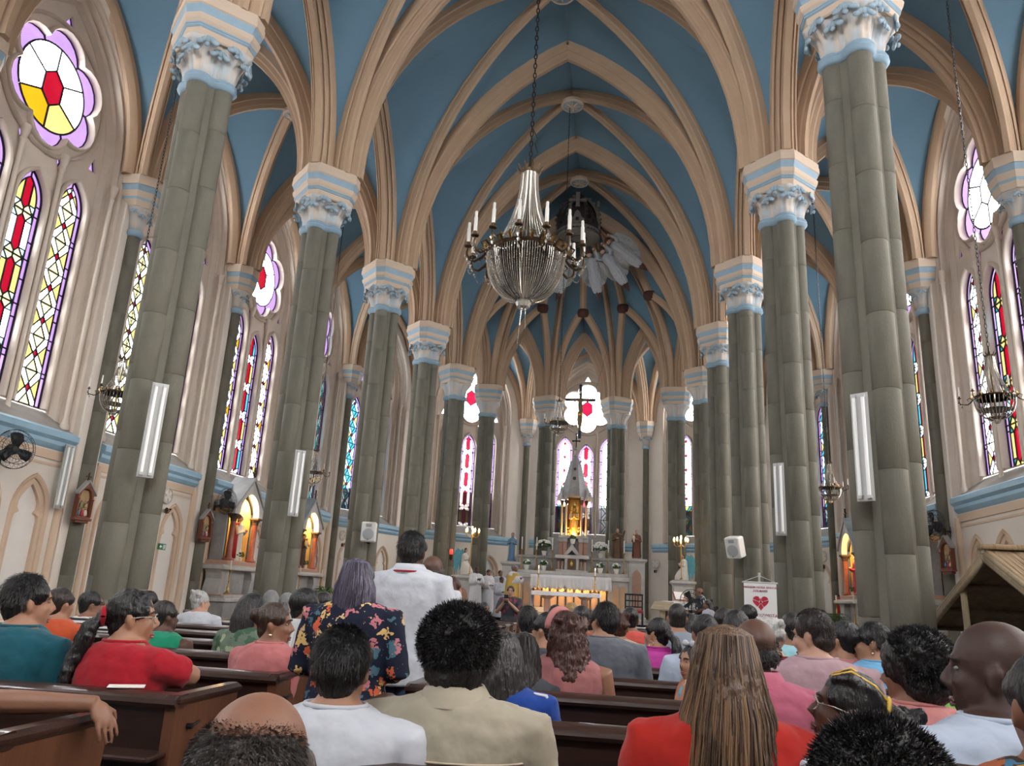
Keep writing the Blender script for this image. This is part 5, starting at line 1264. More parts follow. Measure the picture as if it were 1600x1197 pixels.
# statues beside the altar
statue('saint_statue', (1.36, 25.75, ZF+1.96), pi, .98, 'bearded statue in a brown tunic with one raised arm on the altar', 'statue', ('bronze','red_wood','paint_skin','capital_dark'), arm_up=True)
def pedestal(x, y, z1, label, w=.26):
    c = empty('pedestal', (x, y, ZF), 0, label, 'pedestal'); h = z1-ZF
    m = MB(); m.bbox(-w-.04, w+.04, -w-.04, w+.04, 0, .18, .02); m.build('base', 'marble', c)
    m = MB(); m.bbox(-w, w, -w, w, .18, h-.14, .015); m.build('shaft', 'marble', c)
    m = MB(); m.loft([[(a*(w+e), b*(w+e), z) for a, b in ((-1,-1),(1,-1),(1,1),(-1,1))] for e, z in ((0,h-.14),(.02,h-.10),(.07,h-.06),(.07,h-.01),(.06,h))]); m.build('cap', 'marble', c)
    m = MB(); m.plate(arch_pts(w*.55, h-.55, .22, 6, .32), [], -w-.012, -w+.01); m.build('arch_panel', 'marble_salmon', c)
pedestal(1.98, 25.7, 2.69, 'tall marble pedestal with salmon arch panel right of the altar'); pedestal(-2.08, 25.7, 2.42, 'marble pedestal left of the altar behind the priest')
statue('saint_statue', (1.98, 25.7, 2.72), pi, .90, 'statue of a robed man holding a child on the right pedestal', 'statue', ('red_wood','bronze','paint_skin','capital_dark'), child=True)
statue('saint_statue', (-2.08, 25.7, 2.45), pi, .92, 'statue in white and blue robes on the left pedestal', 'statue', ('paint_blue','paint_cream','paint_skin','capital_dark'))
mat('wing_teal', (.10,.34,.42), rough=.6, var=.4, scale=8); mat('angel_white', (.62,.58,.52), rough=.6, var=.3, scale=5)
pedestal(-3.08, 23.0, 1.86, 'marble pedestal under the left kneeling angel', .28); pedestal(3.22, 23.0, 2.0, 'marble pedestal under the right kneeling angel', .28)
statue('angel_statue', (-3.08, 23.0, 1.89), radians(-110), .82, 'kneeling white angel with teal wings, left of the altar', 'statue', ('angel_white',None,'paint_skin','capital_dark'), wings='wing_teal', kneel=True)
statue('angel_statue', (3.22, 23.0, 2.03), radians(110), .78, 'kneeling white angel with teal wings, right of the altar', 'statue', ('angel_white',None,'paint_skin','capital_dark'), wings='wing_teal', kneel=True)
def candelabrum(x, y, z0, z, label):
    c = empty('lit_candelabrum', (x, y, z0), 0, label, 'candelabrum', 'lit candelabra'); h = z-z0
    m = MB(); m.lathe([(.05,0),(.05,.02),(.014,.05),(.012,h-.12),(.03,h-.1),(.012,h-.06)], 8); m.build('pole', 'brass', c)
    for k in range(5):
        a = 2*pi*k/5+.3; r = .2 if k < 4 else 0; r = .2; q = (cos(a)*r, sin(a)*r); m = MB(); m.tube([(0,0,h-.1),(q[0]*.6,q[1]*.6,h-.16),(q[0],q[1],h-.1),(q[0],q[1],h-.02)], .009, 6); m.lathe([(.03,h-.03),(.03,h-.01),(.012,h)], 8, c=(q[0],q[1],0)); ao = m.build('arm', 'brass', c)
        m = MB(); m.lathe([(.012,h),(.022,h+.03),(.02,h+.07),(.003,h+.11)], 8, c=(q[0],q[1],0)); m.build('bulb', 'bulb', ao, smooth=True)
    m = MB(); m.lathe([(.012,h+.06),(.022,h+.09),(.02,h+.13),(.003,h+.17)], 8); m.tube([(0,0,h-.06),(0,0,h+.06)], .008, 6); m.build('top_bulb', 'bulb', c)
candelabrum(-2.90, 22.75, 1.90, 3.12, 'lit brass candelabrum with glowing bulbs beside the left angel'); candelabrum(3.16, 22.72, 2.04, 3.10, 'lit brass candelabrum with glowing bulbs beside the right angel')
mat('red_glass', (.5,.02,.02), rough=.2, emit=(1,.03,.02), estr=1.2)
c = empty('sanctuary_lamp', (-3.62, 23.35, 2.30), 0, 'red sanctuary lamp on a bracket by the left apse column', 'lamp')
m = MB(); m.lathe([(.01,0),(.05,.04),(.065,.14),(.05,.18)], 10); m.tube([(0,0,.1),(-.16,.2,.35)], .01, 6); m.build('bracket', 'brass_dark', c); m = MB(); m.lathe([(.045,.18),(.055,.24),(.045,.32),(.02,.33)], 10); m.build('glass_cup', 'red_glass', c, smooth=True)
# ================================================================== hanging crucifix
mat('cross_dark', (.02,.02,.035), rough=.5); mat('corpus', (.26,.19,.09), rough=.55, var=.4, scale=10)
c = empty('hanging_crucifix', (.02, 26.0, 6.68), 0, 'dark crucifix with golden figure hanging before the apse window', 'crucifix')
m = MB(); m.bbox(-.05, .05, -.03, .03, 0, 1.85, .008); m.bbox(-.46, .46, -.028, .028, 1.32, 1.42, .008); m.build('cross', 'cross_dark', c)
for p in ((-.48,1.37),(.48,1.37),(0,1.88)): m = MB(); m.sphere((p[0],0,p[1]), (.06,.035,.06), 8, 5); m.build('finial', 'cross_dark', c)
m = MB(); m.tube([(0,-.07,1.36),(0,-.08,1.15),(.01,-.09,.95),(.0,-.08,.82)], [.07,.085,.07,.08], 10)
for s in (-1, 1):
    m.tube([(s*.05,-.07,1.32),(s*.2,-.06,1.35),(s*.40,-.05,1.39)], [.04,.032,.022], 8); m.sphere((s*.42,-.05,1.395), .028, 6, 5)
    m.tube([(s*.04,-.08,.84),(s*.05,-.13,.62),(s*.015,-.08,.36),(s*.01,-.1,.26)], [.055,.05,.035,.025], 8)
m.sphere((.02,-.11,1.47), (.05,.055,.068), 10, 7); m.tube([(0,-.075,1.34),(.015,-.1,1.44)], .03, 8)
b = m.build('corpus', 'corpus', c); remesh(b, .014, 2)
m = MB(); m.lathe([(.085,.74),(.095,.82),(.09,.9),(.07,.92)], 12, c=(0,-.085,0)); m.build('loincloth', 'gold_leaf', c, smooth=True)
m = MB(); m.plate([(-.06,1.60),(.06,1.60),(.06,1.68),(-.06,1.68)], [], -.045, -.03); m.build('title_plate', 'paint_cream', c)
m = MB(); m.tube([(-.44,0,1.42),(-1.0,1.7,4.3)], .004, 4); m.tube([(.44,0,1.42),(1.0,1.7,4.3)], .004, 4); m.build('wires', 'iron_black', c)
# ================================================================== right side of the sanctuary: table, book stand, fan, chair
t = empty('credence_table', (2.72, 18.0, ZF), 0, 'small table under a white cloth at the right of the sanctuary', 'table')
for a in (-.26,.26):
    for b in (-.18,.18): m = MB(); m.box(a-.02,a+.02,b-.02,b+.02,0,.66); m.build('leg', 'capital_dark', t)
m = MB(); m.bbox(-.32,.32,-.24,.24,.66,.70,.006); m.build('top', 'capital_dark', t)
cloth_drape('credence_cloth', 2.39, 3.05, 17.75, 18.25, ZF+.71, .16, 6, 'white cloth on the small table beside the right angel', .008)
mat('page_white', (.72,.70,.66), rough=.7); mat('book_red', (.30,.05,.04), rough=.5)
c = empty('open_book', (2.76, 18.0, ZF+.74), radians(30), 'red and white book propped up on the small table', 'book')
m = MB(); m.bbox(-.14,.14,-.012,.012,0,.20,.004); m.xf(Matrix.Rotation(radians(-28), 4, 'X')); m.build('cover', 'book_red', c); m = MB(); m.bbox(-.12,.12,-.02,-.012,.01,.19,.003); m.xf(Matrix.Rotation(radians(-28), 4, 'X')); m.build('pages', 'page_white', c)
c = empty('lectern', (2.35, 17.6, ZF), radians(-20), 'pale wooden lectern at the right edge of the sanctuary', 'lectern'); mat('pale_wood', (.45,.36,.25), rough=.5, var=.5, scale=5, stretch=(1,1,6))
m = MB(); m.bbox(-.05,.05,-.05,.05,0,.52,.01); m.build('post', 'pale_wood', c); m = MB(); m.bbox(-.22,.22,-.02,.02,-.16,.16,.006); m.xf(Matrix.Translation((0,0,.60)) @ Matrix.Rotation(radians(-58), 4, 'X')); m.build('desk', 'pale_wood', c); m = MB(); m.bbox(-.2,.2,-.2,.2,0,.05,.01); m.build('base', 'pale_wood', c)
def floor_fan(x, y, z0, h, label):
    c = empty('pedestal_fan', (x, y, z0), radians(-10), label, 'fan')
    m = MB(); m.lathe([(.2,0),(.2,.02),(.03,.05),(.02,.08),(.02,h)], 14); m.build('stand', 'fan_black', c)
    m = MB()
    for r, yy in ((.24,-.03),(.24,.02),(.16,-.08),(.08,-.09)): m.tube([(r*cos(2*pi*i/20), yy, h+r*sin(2*pi*i/20)) for i in range(21)], .005, 4, caps=False)
    for k in range(20): a = 2*pi*k/20; m.tube([(.04*cos(a),-.09,h+.04*sin(a)),(.17*cos(a),-.08,h+.17*sin(a)),(.24*cos(a),-.02,h+.24*sin(a)),(.06*cos(a),.06,h+.06*sin(a))], .003, 3, caps=False)
    m.build('cage', 'fan_wire', c)
    for k in range(3):
        b = MB(); b.loft([[(.03,-.03,-.03),(.03,-.01,.03),(.03,-.015,.03),(.03,-.035,-.03)],[(.2,-.05,-.08),(.2,-.0,.07),(.2,-.005,.07),(.2,-.055,-.08)]]); b.xf(Matrix.Translation((0,0,h)) @ Matrix.Rotation(2*pi*k/3, 4, 'Y')); b.build('blade', 'fan_black', c)
    m = MB(); m.lathe([(.03,-.03),(.07,0),(.06,.12),(.02,.14)], 12, M_=Matrix.Rotation(-pi/2, 3, 'X'), c=(0,0,h)); m.build('motor', 'fan_black', c)
floor_fan(2.98, 17.75, ZF, .74, 'black pedestal fan standing in front of the seated bald man')
mat('seat_red', (.30,.03,.04), rough=.7)
c = empty('prayer_chair', (1.78, 19.4, ZF), pi, 'dark wooden chair with spindle back and red seat right of the altar', 'chair')
m = MB(); m.bbox(-.22,.22,-.2,.22,.40,.47,.02); m.build('seat', 'seat_red', c)
for a in (-.2,.2):
    m = MB(); m.box(a-.018,a+.018,.17,.206,0,.40); m.build('leg', 'iron_black', c); m = MB(); m.box(a-.018,a+.018,-.2,-.164,0,.84); m.build('leg', 'iron_black', c)
m = MB(); m.box(-.22,.22,-.2,-.16,.80,.84); m.build('back_rail', 'iron_black', c); m = MB(); m.box(-.2,.2,-.19,-.17,.66,.69); m.box(-.2,.2,-.19,-.17,.52,.55); m.build('back_slat', 'iron_black', c)
for a in (-.1,-.035,.035,.1): m = MB(); m.box(a-.009,a+.009,-.19,-.17,.52,.80); m.build('spindle', 'iron_black', c)
# low communion wall at the sanctuary edge
for x0, x1, nm in ((1.35, 3.45, 'right'), (-3.45, -1.9, 'left')):
    c = empty('low_rail', ((x0+x1)/2, 16.0, 0), 0, 'low pale stone rail at the %s of the sanctuary steps' % nm, 'rail'); w = (x1-x0)/2
    m = MB(); m.bbox(-w,w,-.12,.10,0,.14,.01); m.build('plinth', 'marble', c); m = MB(); m.bbox(-w,w,-.14,.12,.80,.90,.02); m.build('coping', 'marble', c)
    for k in range(int(w*2/.26)): m = MB(); m.lathe([(.06,.14),(.04,.2),(.065,.4),(.04,.62),(.06,.80)], 10, c=(-w+.13+.26*k,-.01,0)); m.build('baluster', 'marble', c, smooth=True)
# ================================================================== pews
wood('wood_dark', (.026,.011,.008), (.015,.007,.005), rough=.4, coat=.15)
wood('wood_rail', (.040,.018,.013), (.024,.011,.008), rough=.3, coat=.35)
wood('wood_end', (.115,.045,.022), (.085,.033,.016), rough=.42, coat=.2, stretch=(10,10,1))
PW = 2.95
def pew_proto():
    c = empty('church_pew'); 
    m = MB(); m.loft([[(-PW/2,-.02,.10),(PW/2,-.02,.10),(PW/2,.01,.10),(-PW/2,.01,.10)],[(-PW/2,-.05,.90),(PW/2,-.05,.90),(PW/2,-.015,.90),(-PW/2,-.015,.90)]]); m.build('back_panel', 'wood_dark', c)
    m = MB(); pr = [(-.075,.880),(-.085,.895),(-.080,.912),(-.06,.925),(.005,.930),(.02,.918),(.02,.890),(.0,.878)]; m.loft([[(-PW/2-.02,a,b) for a, b in pr],[(PW/2+.02,a,b) for a, b in pr]]); m.build('top_rail', 'wood_rail', c, auto=.6)
    m = MB(); m.bbox(-PW/2,PW/2,.0,.42,.42,.455,.012); m.build('seat', 'wood_rail', c)
    m = MB(); m.bbox(-PW/2,PW/2,-.19,-.04,.70,.72,.006); m.build('book_ledge', 'wood_rail', c)
    m = MB(); m.bbox(-PW/2+.05,PW/2-.05,-.42,-.28,.20,.25,.015); m.build('kneeler', 'wood_rail', c)
    for s in (-1, 1):
        e = MB(); o_ = [(-.06,0),(.44,0),(.44,.62),(.46,.84),(.46,.885),(-.06,.885)]; b = MB(); b.plate(ccw(o_), [], -.022, .022); e.join(b, Matrix.Translation((s*(PW/2-.01),0,0)) @ Matrix.Rotation(pi/2, 4, 'Z')); eo = e.build('end_panel', 'wood_end', c)
        cp = MB(); cp.bbox(s*(PW/2-.01)-.04, s*(PW/2-.01)+.04, -.08, .48, .885, .928, .016); cp.build('end_cap', 'wood_rail', eo)
        fr = MB(); b = MB(); b.plate([(.06,.10),(.36,.10),(.36,.70),(.06,.70)], [[(.075,.115),(.345,.115),(.345,.685),(.075,.685)]], -.006, .006); fr.join(b, Matrix.Translation((s*(PW/2+.016),0,0)) @ Matrix.Rotation(pi/2, 4, 'Z')); fr.build('panel_moulding', 'wood_dark', eo)
        for z in (.80, .60): h = MB(); h.tube([(s*(PW/2+.01),.05,z),(s*(PW/2+.035),.05,z)], .012, 6); h.tube([(s*(PW/2+.03),.05,z),(s*(PW/2+.03),.11,z+.012)], .006, 5); h.build('hinge_pin', 'iron_black', eo)
    return c
PEWY = [1.26+.94*k for k in range(15)]
proto = pew_proto(); first = True
ORD = ['row nearest the camera', 'row at the bottom edge', 'second row', 'third row', 'fourth row', 'fifth row', 'sixth row', 'seventh row', 'eighth row', 'ninth row', 'tenth row', 'eleventh row', 'twelfth row', 'thirteenth row', 'front row before the steps']
for s, nm in ((-1, 'left'), (1, 'right')):
    for k, y in enumerate(PEWY):
        if k == 0 and s < 0: continue
        o = proto if first else copy_tree(proto); first = False
        o.location = (s*(.36+PW/2), y, 0); tag(o, 'dark varnished wooden pew, %s of the %s block' % (ORD[k], nm), 'pew', 'church pews')
# ================================================================== people
def at(px, py, Y):
    v = _f+_r2*((px-800)/F_PX)+_u2*((598.5-py)/F_PX); return CAM+v*(Y/v.y)
SKIN = {'fair': ((.44,.255,.185),(.38,.21,.145)), 'tan': ((.34,.18,.115),(.29,.145,.088)), 'brown': ((.235,.115,.072),(.19,.088,.055)), 'dark': ((.105,.052,.036),(.082,.039,.027)), 'deep': ((.058,.031,.024),(.044,.023,.018))}
for k, (a, b) in SKIN.items(): mat('skin_'+k, a, rough=.5, var=.5, scale=14, c2=b, spec=.35, bump=.04, bscale=160, sss=.06)
HAIRC = {'black': (.008,.007,.008), 'softblack': (.016,.013,.012), 'brown': (.045,.022,.013), 'darkbrown': (.022,.012,.009), 'auburn': (.06,.018,.011), 'grey': (.22,.22,.22), 'white': (.50,.49,.47), 'purple': (.055,.045,.078), 'blonde': (.42,.27,.11), 'honey': (.095,.047,.021), 'saltpepper': (.075,.062,.055)}
for k, c_ in HAIRC.items(): mat('hair_'+k, c_, rough=.42, var=.7, scale=30, c2=tuple(x*.55 for x in c_), spec=.5, bump=.8, bscale=70, stretch=(1,1,.18))
mat('hair_honey_dark', (.040,.019,.010), rough=.42); mat('hair_honey_light', (.19,.105,.05), rough=.42); mat('hair_purple_light', (.13,.115,.165), rough=.42); mat('hair_greyfuzz', (.16,.145,.14), rough=.6); mat('hair_yellow', (.62,.38,.06), rough=.5)
mat('eye_white', (.22,.20,.185), rough=.6); mat('eye_dark', (.015,.01,.008), rough=.15); mat('lips', (.28,.09,.075), rough=.45); mat('lips_dark', (.12,.05,.045), rough=.45)
mat('denim', (.045,.075,.15), rough=.85, var=.6, scale=20, c2=(.03,.05,.10), bump=.3, bscale=40); mat('denim_pale', (.36,.44,.50), rough=.85, var=.5, scale=8); mat('trousers_dark', (.02,.02,.028), rough=.85, bump=.2, bscale=20); mat('spectacle', (.02,.02,.02), rough=.2, metal=.4); mat('spectacle_clear', (.55,.55,.5), rough=.2, metal=.6)
mat('earring', (.7,.6,.4), rough=.25, metal=1.0); mat('shoe', (.02,.018,.016), rough=.5)
def fab(n, c, c2=None, **k):
    return mat('fab_'+n, c, rough=.9, var=.35, scale=4, c2=c2 or tuple(x*.82 for x in c), bump=.55, bscale=9, spec=.2, sheen=.15, **k)
for n, c_ in dict(teal=(.010,.085,.115), red=(.34,.008,.018), orange=(.46,.075,.025), green=(.012,.23,.125), white=(.50,.52,.57), offwhite=(.46,.47,.48), pink=(.46,.15,.15), cream=(.36,.32,.245), royal=(.010,.045,.24), rose=(.30,.115,.115), skyblue=(.30,.48,.62), grey=(.105,.115,.135), greyblue=(.25,.28,.33),
                 beige=(.50,.41,.31), redorange=(.40,.018,.012), hotpink=(.40,.10,.155), mauve=(.36,.235,.265), cyan=(.30,.55,.62), lightpink=(.42,.16,.17), azure=(.14,.36,.58), navy=(.015,.03,.09), salmon=(.46,.18,.17), lime=(.13,.40,.06), paleblue=(.40,.46,.56), coral=(.55,.09,.07),
                 robe_white=(.62,.62,.65), robe_grey=(.46,.48,.54), gold=(.52,.34,.07), charcoal=(.05,.055,.065), black=(.012,.012,.014), darkred=(.26,.02,.03), denimshirt=(.20,.26,.34), olive=(.10,.13,.06)).items(): fab(n, c_)
def stripes(name, cols, scale, axis=2, rough=.9, width=None):
    m, nt, b = _nodes('fab_'+name); N, L = nt.nodes, nt.links; b.inputs['Roughness'].default_value = rough; b.inputs['Specular IOR Level'].default_value = .2
    tc = N.new('ShaderNodeTexCoord'); sx = N.new('ShaderNodeSeparateXYZ'); L.new(tc.outputs['Object'], sx.inputs[0])
    mu = N.new('ShaderNodeMath'); mu.operation = 'MULTIPLY'; mu.inputs[1].default_value = scale; L.new(sx.outputs[axis], mu.inputs[0])
    fr = N.new('ShaderNodeMath'); fr.operation = 'FRACT'; L.new(mu.outputs[0], fr.inputs[0])
    r = N.new('ShaderNodeValToRGB'); r.color_ramp.interpolation = 'CONSTANT'; n = len(cols)
    ws = width or [i/n for i in range(n)]
    r.color_ramp.elements[0].position = 0; r.color_ramp.elements[0].color = (*cols[0], 1); r.color_ramp.elements[1].position = ws[1]; r.color_ramp.elements[1].color = (*cols[1], 1)
    for i in range(2, n): e = r.color_ramp.elements.new(ws[i]); e.color = (*cols[i], 1)
    L.new(fr.outputs[0], r.inputs[0]); L.new(r.outputs[0], b.inputs['Base Color']); MATS['fab_'+name] = m
def floral(name, base, cols, scale, thr=.42):
    """flower and leaf print: voronoi cells with petal-like edges on a plain ground"""
    m, nt, b = _nodes('fab_'+name); N, L = nt.nodes, nt.links; b.inputs['Roughness'].default_value = .85; b.inputs['Specular IOR Level'].default_value = .2
    tc = N.new('ShaderNodeTexCoord'); v = N.new('ShaderNodeTexVoronoi'); v.inputs['Scale'].default_value = scale; v.inputs['Randomness'].default_value = .9
    ns = N.new('ShaderNodeTexNoise'); ns.inputs['Scale'].default_value = scale*2.2; mx = N.new('ShaderNodeMix'); mx.data_type = 'VECTOR'; mx.inputs['Factor'].default_value = .09
    L.new(tc.outputs['Object'], ns.inputs['Vector']); L.new(tc.outputs['Object'], mx.inputs[4]); L.new(ns.outputs['Color'], mx.inputs[5]); L.new(mx.outputs[1], v.inputs['Vector'])
    lt = N.new('ShaderNodeMath'); lt.operation = 'LESS_THAN'; lt.inputs[1].default_value = thr; L.new(v.outputs['Distance'], lt.inputs[0])
    sp = N.new('ShaderNodeSeparateColor'); L.new(v.outputs['Color'], sp.inputs[0])
    r = N.new('ShaderNodeValToRGB'); r.color_ramp.interpolation = 'CONSTANT'; n = len(cols)
    r.color_ramp.elements[0].color = (*cols[0], 1); r.color_ramp.elements[1].position = 1/n; r.color_ramp.elements[1].color = (*cols[1], 1)
    for i in range(2, n): e = r.color_ramp.elements.new(i/n); e.color = (*cols[i], 1)
    L.new(sp.outputs[0], r.inputs[0]); mc = N.new('ShaderNodeMix'); mc.data_type = 'RGBA'; mc.inputs['A'].default_value = (*base, 1); L.new(lt.outputs[0], mc.inputs['Factor']); L.new(r.outputs[0], mc.inputs['B']); L.new(mc.outputs['Result'], b.inputs['Base Color']); MATS['fab_'+name] = m
stripes('bw', [(.02,.02,.025),(.55,.55,.52)], 28); stripes('magenta', [(.30,.02,.18),(.30,.02,.18),(.45,.24,.27),(.62,.58,.60),(.40,.05,.25),(.40,.05,.25)], 2.9); stripes('greystripe', [(.55,.55,.53),(.42,.43,.43),(.50,.50,.48),(.34,.35,.36)], 16, axis=0)
floral('floral', (.010,.013,.028), [(.60,.40,.16),(.45,.16,.18),(.010,.013,.028),(.06,.13,.17),(.52,.11,.05),(.55,.38,.20)], 18, .46); floral('printred', (.09,.008,.012), [(.30,.03,.04),(.02,.01,.01),(.30,.16,.08)], 22); floral('graphic', (.05,.055,.065), [(.05,.055,.065),(.3,.05,.08),(.05,.055,.065),(.18,.05,.09)], 12); floral('african', (.05,.03,.02), [(.42,.24,.05),(.06,.16,.26),(.35,.10,.04)], 14); floral('palm', (.12,.16,.12), [(.30,.34,.22),(.05,.10,.06)], 12); floral('childprint', (.50,.20,.10), [(.55,.4,.3),(.1,.35,.5),(.4,.08,.05)], 18); floral('camo', (.40,.39,.36), [(.15,.15,.16),(.5,.48,.42)], 12)
floral('bwshirt', (.05,.06,.08), [(.5,.5,.5),(.02,.03,.05)], 14)

def hand(m, p, d, up, s, curl=.5, fr=.0085, side=1):
    """palm at wrist p pointing along d, palm normal -up, five fingers; side=+1 thumb towards cross(d,up)"""
    d = Vector(d).normalized(); up = Vector(up); up = (up-d*up.dot(d)).normalized(); lat = d.cross(up)*side
    m.tube([p, p+d*.04*s, p+d*.085*s], [(.026*s,.018*s),(.036*s,.016*s),(.038*s,.013*s)], 10) if False else None
    c0 = p+d*.05*s
    M_ = Matrix((lat, d, up)).transposed(); m.sphere(c0, (.040*s,.055*s,.017*s), 10, 7, M_=M_)
    for k, (o, L) in enumerate(((-.033,.060),(-.011,.074),(.011,.070),(.033,.054))):
        q = p+d*.088*s-lat*o*s; a = curl*(.7+.1*k); pts = [q-d*.012*s, q]; dd = d.copy()
        for seg in range(3):
            dd = (dd*cos(a)-up*sin(a)).normalized(); uq = up; q = q+dd*L*s*(.45,.32,.24)[seg]; pts.append(q); up_ = up
            up = (up-dd*up.dot(dd)).normalized() if (up-dd*up.dot(dd)).length > .01 else up
        up = M_ @ Vector((0, 0, 1))
        m.tube(pts, [fr*s*1.1, fr*s*1.1, fr*s, fr*s*.95, fr*s*.75], 7)
    q = p+d*.03*s+lat*.034*s; m.tube([q-lat*.012*s, q+lat*.018*s+d*.028*s-up*.008*s, q+lat*.020*s+d*.058*s-up*.022*s], [fr*s*1.3, fr*s*1.2, fr*s*.9], 7)
def head_shape(m, H, s, face=1.0):
    def S(c, r, n=14, k=9): m.sphere(H @ Vector([x*s for x in c]), [x*s for x in r], n, k, M_=H.to_3x3())
    S((0,-.012,.022), (.073,.093,.090), 18, 12); S((0,.026,-.040), (.060,.064,.078)); S((0,.050,-.098), (.034,.034,.026)); S((0,.074,.022), (.048,.014,.012)); S((0,.012,-.075), (.056,.05,.045))
    m.tube([H @ Vector((0,.082*s,.008*s)), H @ Vector((0,.100*s,-.022*s)), H @ Vector((0,.104*s,-.038*s))], [.009*s,.013*s,.016*s], 8)
    S((0,.078,-.076), (.026,.014,.016), 8, 6)
    for sg in (-1, 1):
        S((sg*.034,.062,-.03), (.022,.022,.02), 8, 6); S((sg*.014,.092,-.042), (.010,.010,.008), 6, 5)
        S((sg*.073,-.008,-.020), (.011,.015,.029), 10, 8); S((sg*.082,-.017,-.006), (.006,.013,.019), 10, 7)
def face_parts(o, H, s, skin, brow='hair_softblack', glasses=None, beard=None):
    for sg in (-1, 1):
        m = MB(); m.sphere(H @ Vector((sg*.030*s,.0705*s,.0)), [.0105*s,.0062*s,.0055*s], 8, 6, M_=H.to_3x3()); e = m.build('eye', 'eye_white', o, smooth=True)
        m = MB(); m.sphere(H @ Vector((sg*.030*s,.0745*s,.0)), .0042*s, 8, 5); m.build('iris', 'eye_dark', e, smooth=True)
        m = MB(); m.tube([H @ Vector((sg*.014*s,.090*s,.022*s)), H @ Vector((sg*.032*s,.086*s,.027*s)), H @ Vector((sg*.050*s,.070*s,.020*s))], [.004*s,.0045*s,.002*s], 5); m.build('eyebrow', brow, o, smooth=True)
    m = MB(); m.tube([H @ Vector((-.024*s,.083*s,-.074*s)), H @ Vector((0,.093*s,-.071*s)), H @ Vector((.024*s,.083*s,-.074*s))], [.003*s,.0065*s,.003*s], 6); m.tube([H @ Vector((-.020*s,.083*s,-.081*s)), H @ Vector((0,.092*s,-.083*s)), H @ Vector((.020*s,.083*s,-.081*s))], [.003*s,.006*s,.003*s], 6); m.build('lips', 'lips_dark' if skin in ('dark','deep','brown') else 'lips', o, smooth=True)
    if glasses:
        m = MB()
        for sg in (-1, 1):
            m.tube([H @ Vector((sg*(.032+.024*cos(t))*s, (.098-.012*abs(cos(t)))*s, (.019*sin(t)-.004)*s)) for t in [2*pi*i/16 for i in range(17)]], .0022*s, 5, caps=False)
            m.tube([H @ Vector((sg*.056*s,.088*s,.002*s)), H @ Vector((sg*.078*s,.04*s,.004*s)), H @ Vector((sg*.080*s,-.012*s,-.004*s))], .002*s, 5)
        m.tube([H @ Vector((-.009*s,.100*s,.0)), H @ Vector((.009*s,.100*s,.0))], .002*s, 5); m.build('glasses', glasses, o, smooth=True)
    if beard:
        m = MB(); m.sphere(H @ Vector((0,.036*s,-.092*s)), [.052*s,.056*s,.036*s], 12, 8, M_=H.to_3x3()); b = m.build('beard', beard, o, smooth=True)
def ell_pts(c, r, n, rng, zmin=-1.0, ymax=1.0):
    out = []
    while len(out) < n:
        z = rng.uniform(zmin, 1); a = rng.uniform(0, 2*pi); q = sqrt(max(0, 1-z*z)); v = Vector((q*cos(a), q*sin(a), z))
        if v.y > ymax*(0.15+.9*max(0, z)): continue
        out.append((Vector((c[0]+r[0]*v.x, c[1]+r[1]*v.y, c[2]+r[2]*v.z)), Vector((v.x/r[0], v.y/r[1], v.z/r[2])).normalized()))
    return out
def blades(o, H, s, c, r, n, rng, mt, L=.03, lift=.35, w=.0011, zmin=-.4, ymax=.8, curl=0.0, name='hair_strands'):
    m = MB()
    for p, nr in ell_pts(c, r, n, rng, zmin, ymax):
        fl = Vector((rng.uniform(-.5,.5), -.35+rng.uniform(-.4,.4), -1)); fl = (fl-nr*fl.dot(nr)).normalized()
        if curl: fl = (fl+Vector((rng.uniform(-1,1), rng.uniform(-1,1), rng.uniform(-1,1)))*curl).normalized()
        sd = nr.cross(fl).normalized()*w; LL = L*rng.uniform(.6,1.3); e = p+(fl*(1-lift)+nr*lift)*LL; md = p+(fl*(1-lift*.5)+nr*lift*1.3)*LL*.5
        m.add([H @ ((p-sd)*s), H @ ((p+sd)*s), H @ ((md+sd*.8)*s), H @ ((md-sd*.8)*s), H @ (e*s)], [(0,1,2,3),(3,2,4)])
    b = m.build(name, mt, o); b['kind'] = 'stuff'
    return b
_clouds = {}
def disp(o, strength, size):
    k = round(size, 3)
    if k not in _clouds: t = bpy.data.textures.new('fuzz', 'CLOUDS'); t.noise_scale = size; t.noise_depth = 2; _clouds[k] = t
    d = o.modifiers.new('fuzz', 'DISPLACE'); d.texture = _clouds[k]; d.strength = strength; d.mid_level = .45; d.texture_coords = 'LOCAL'
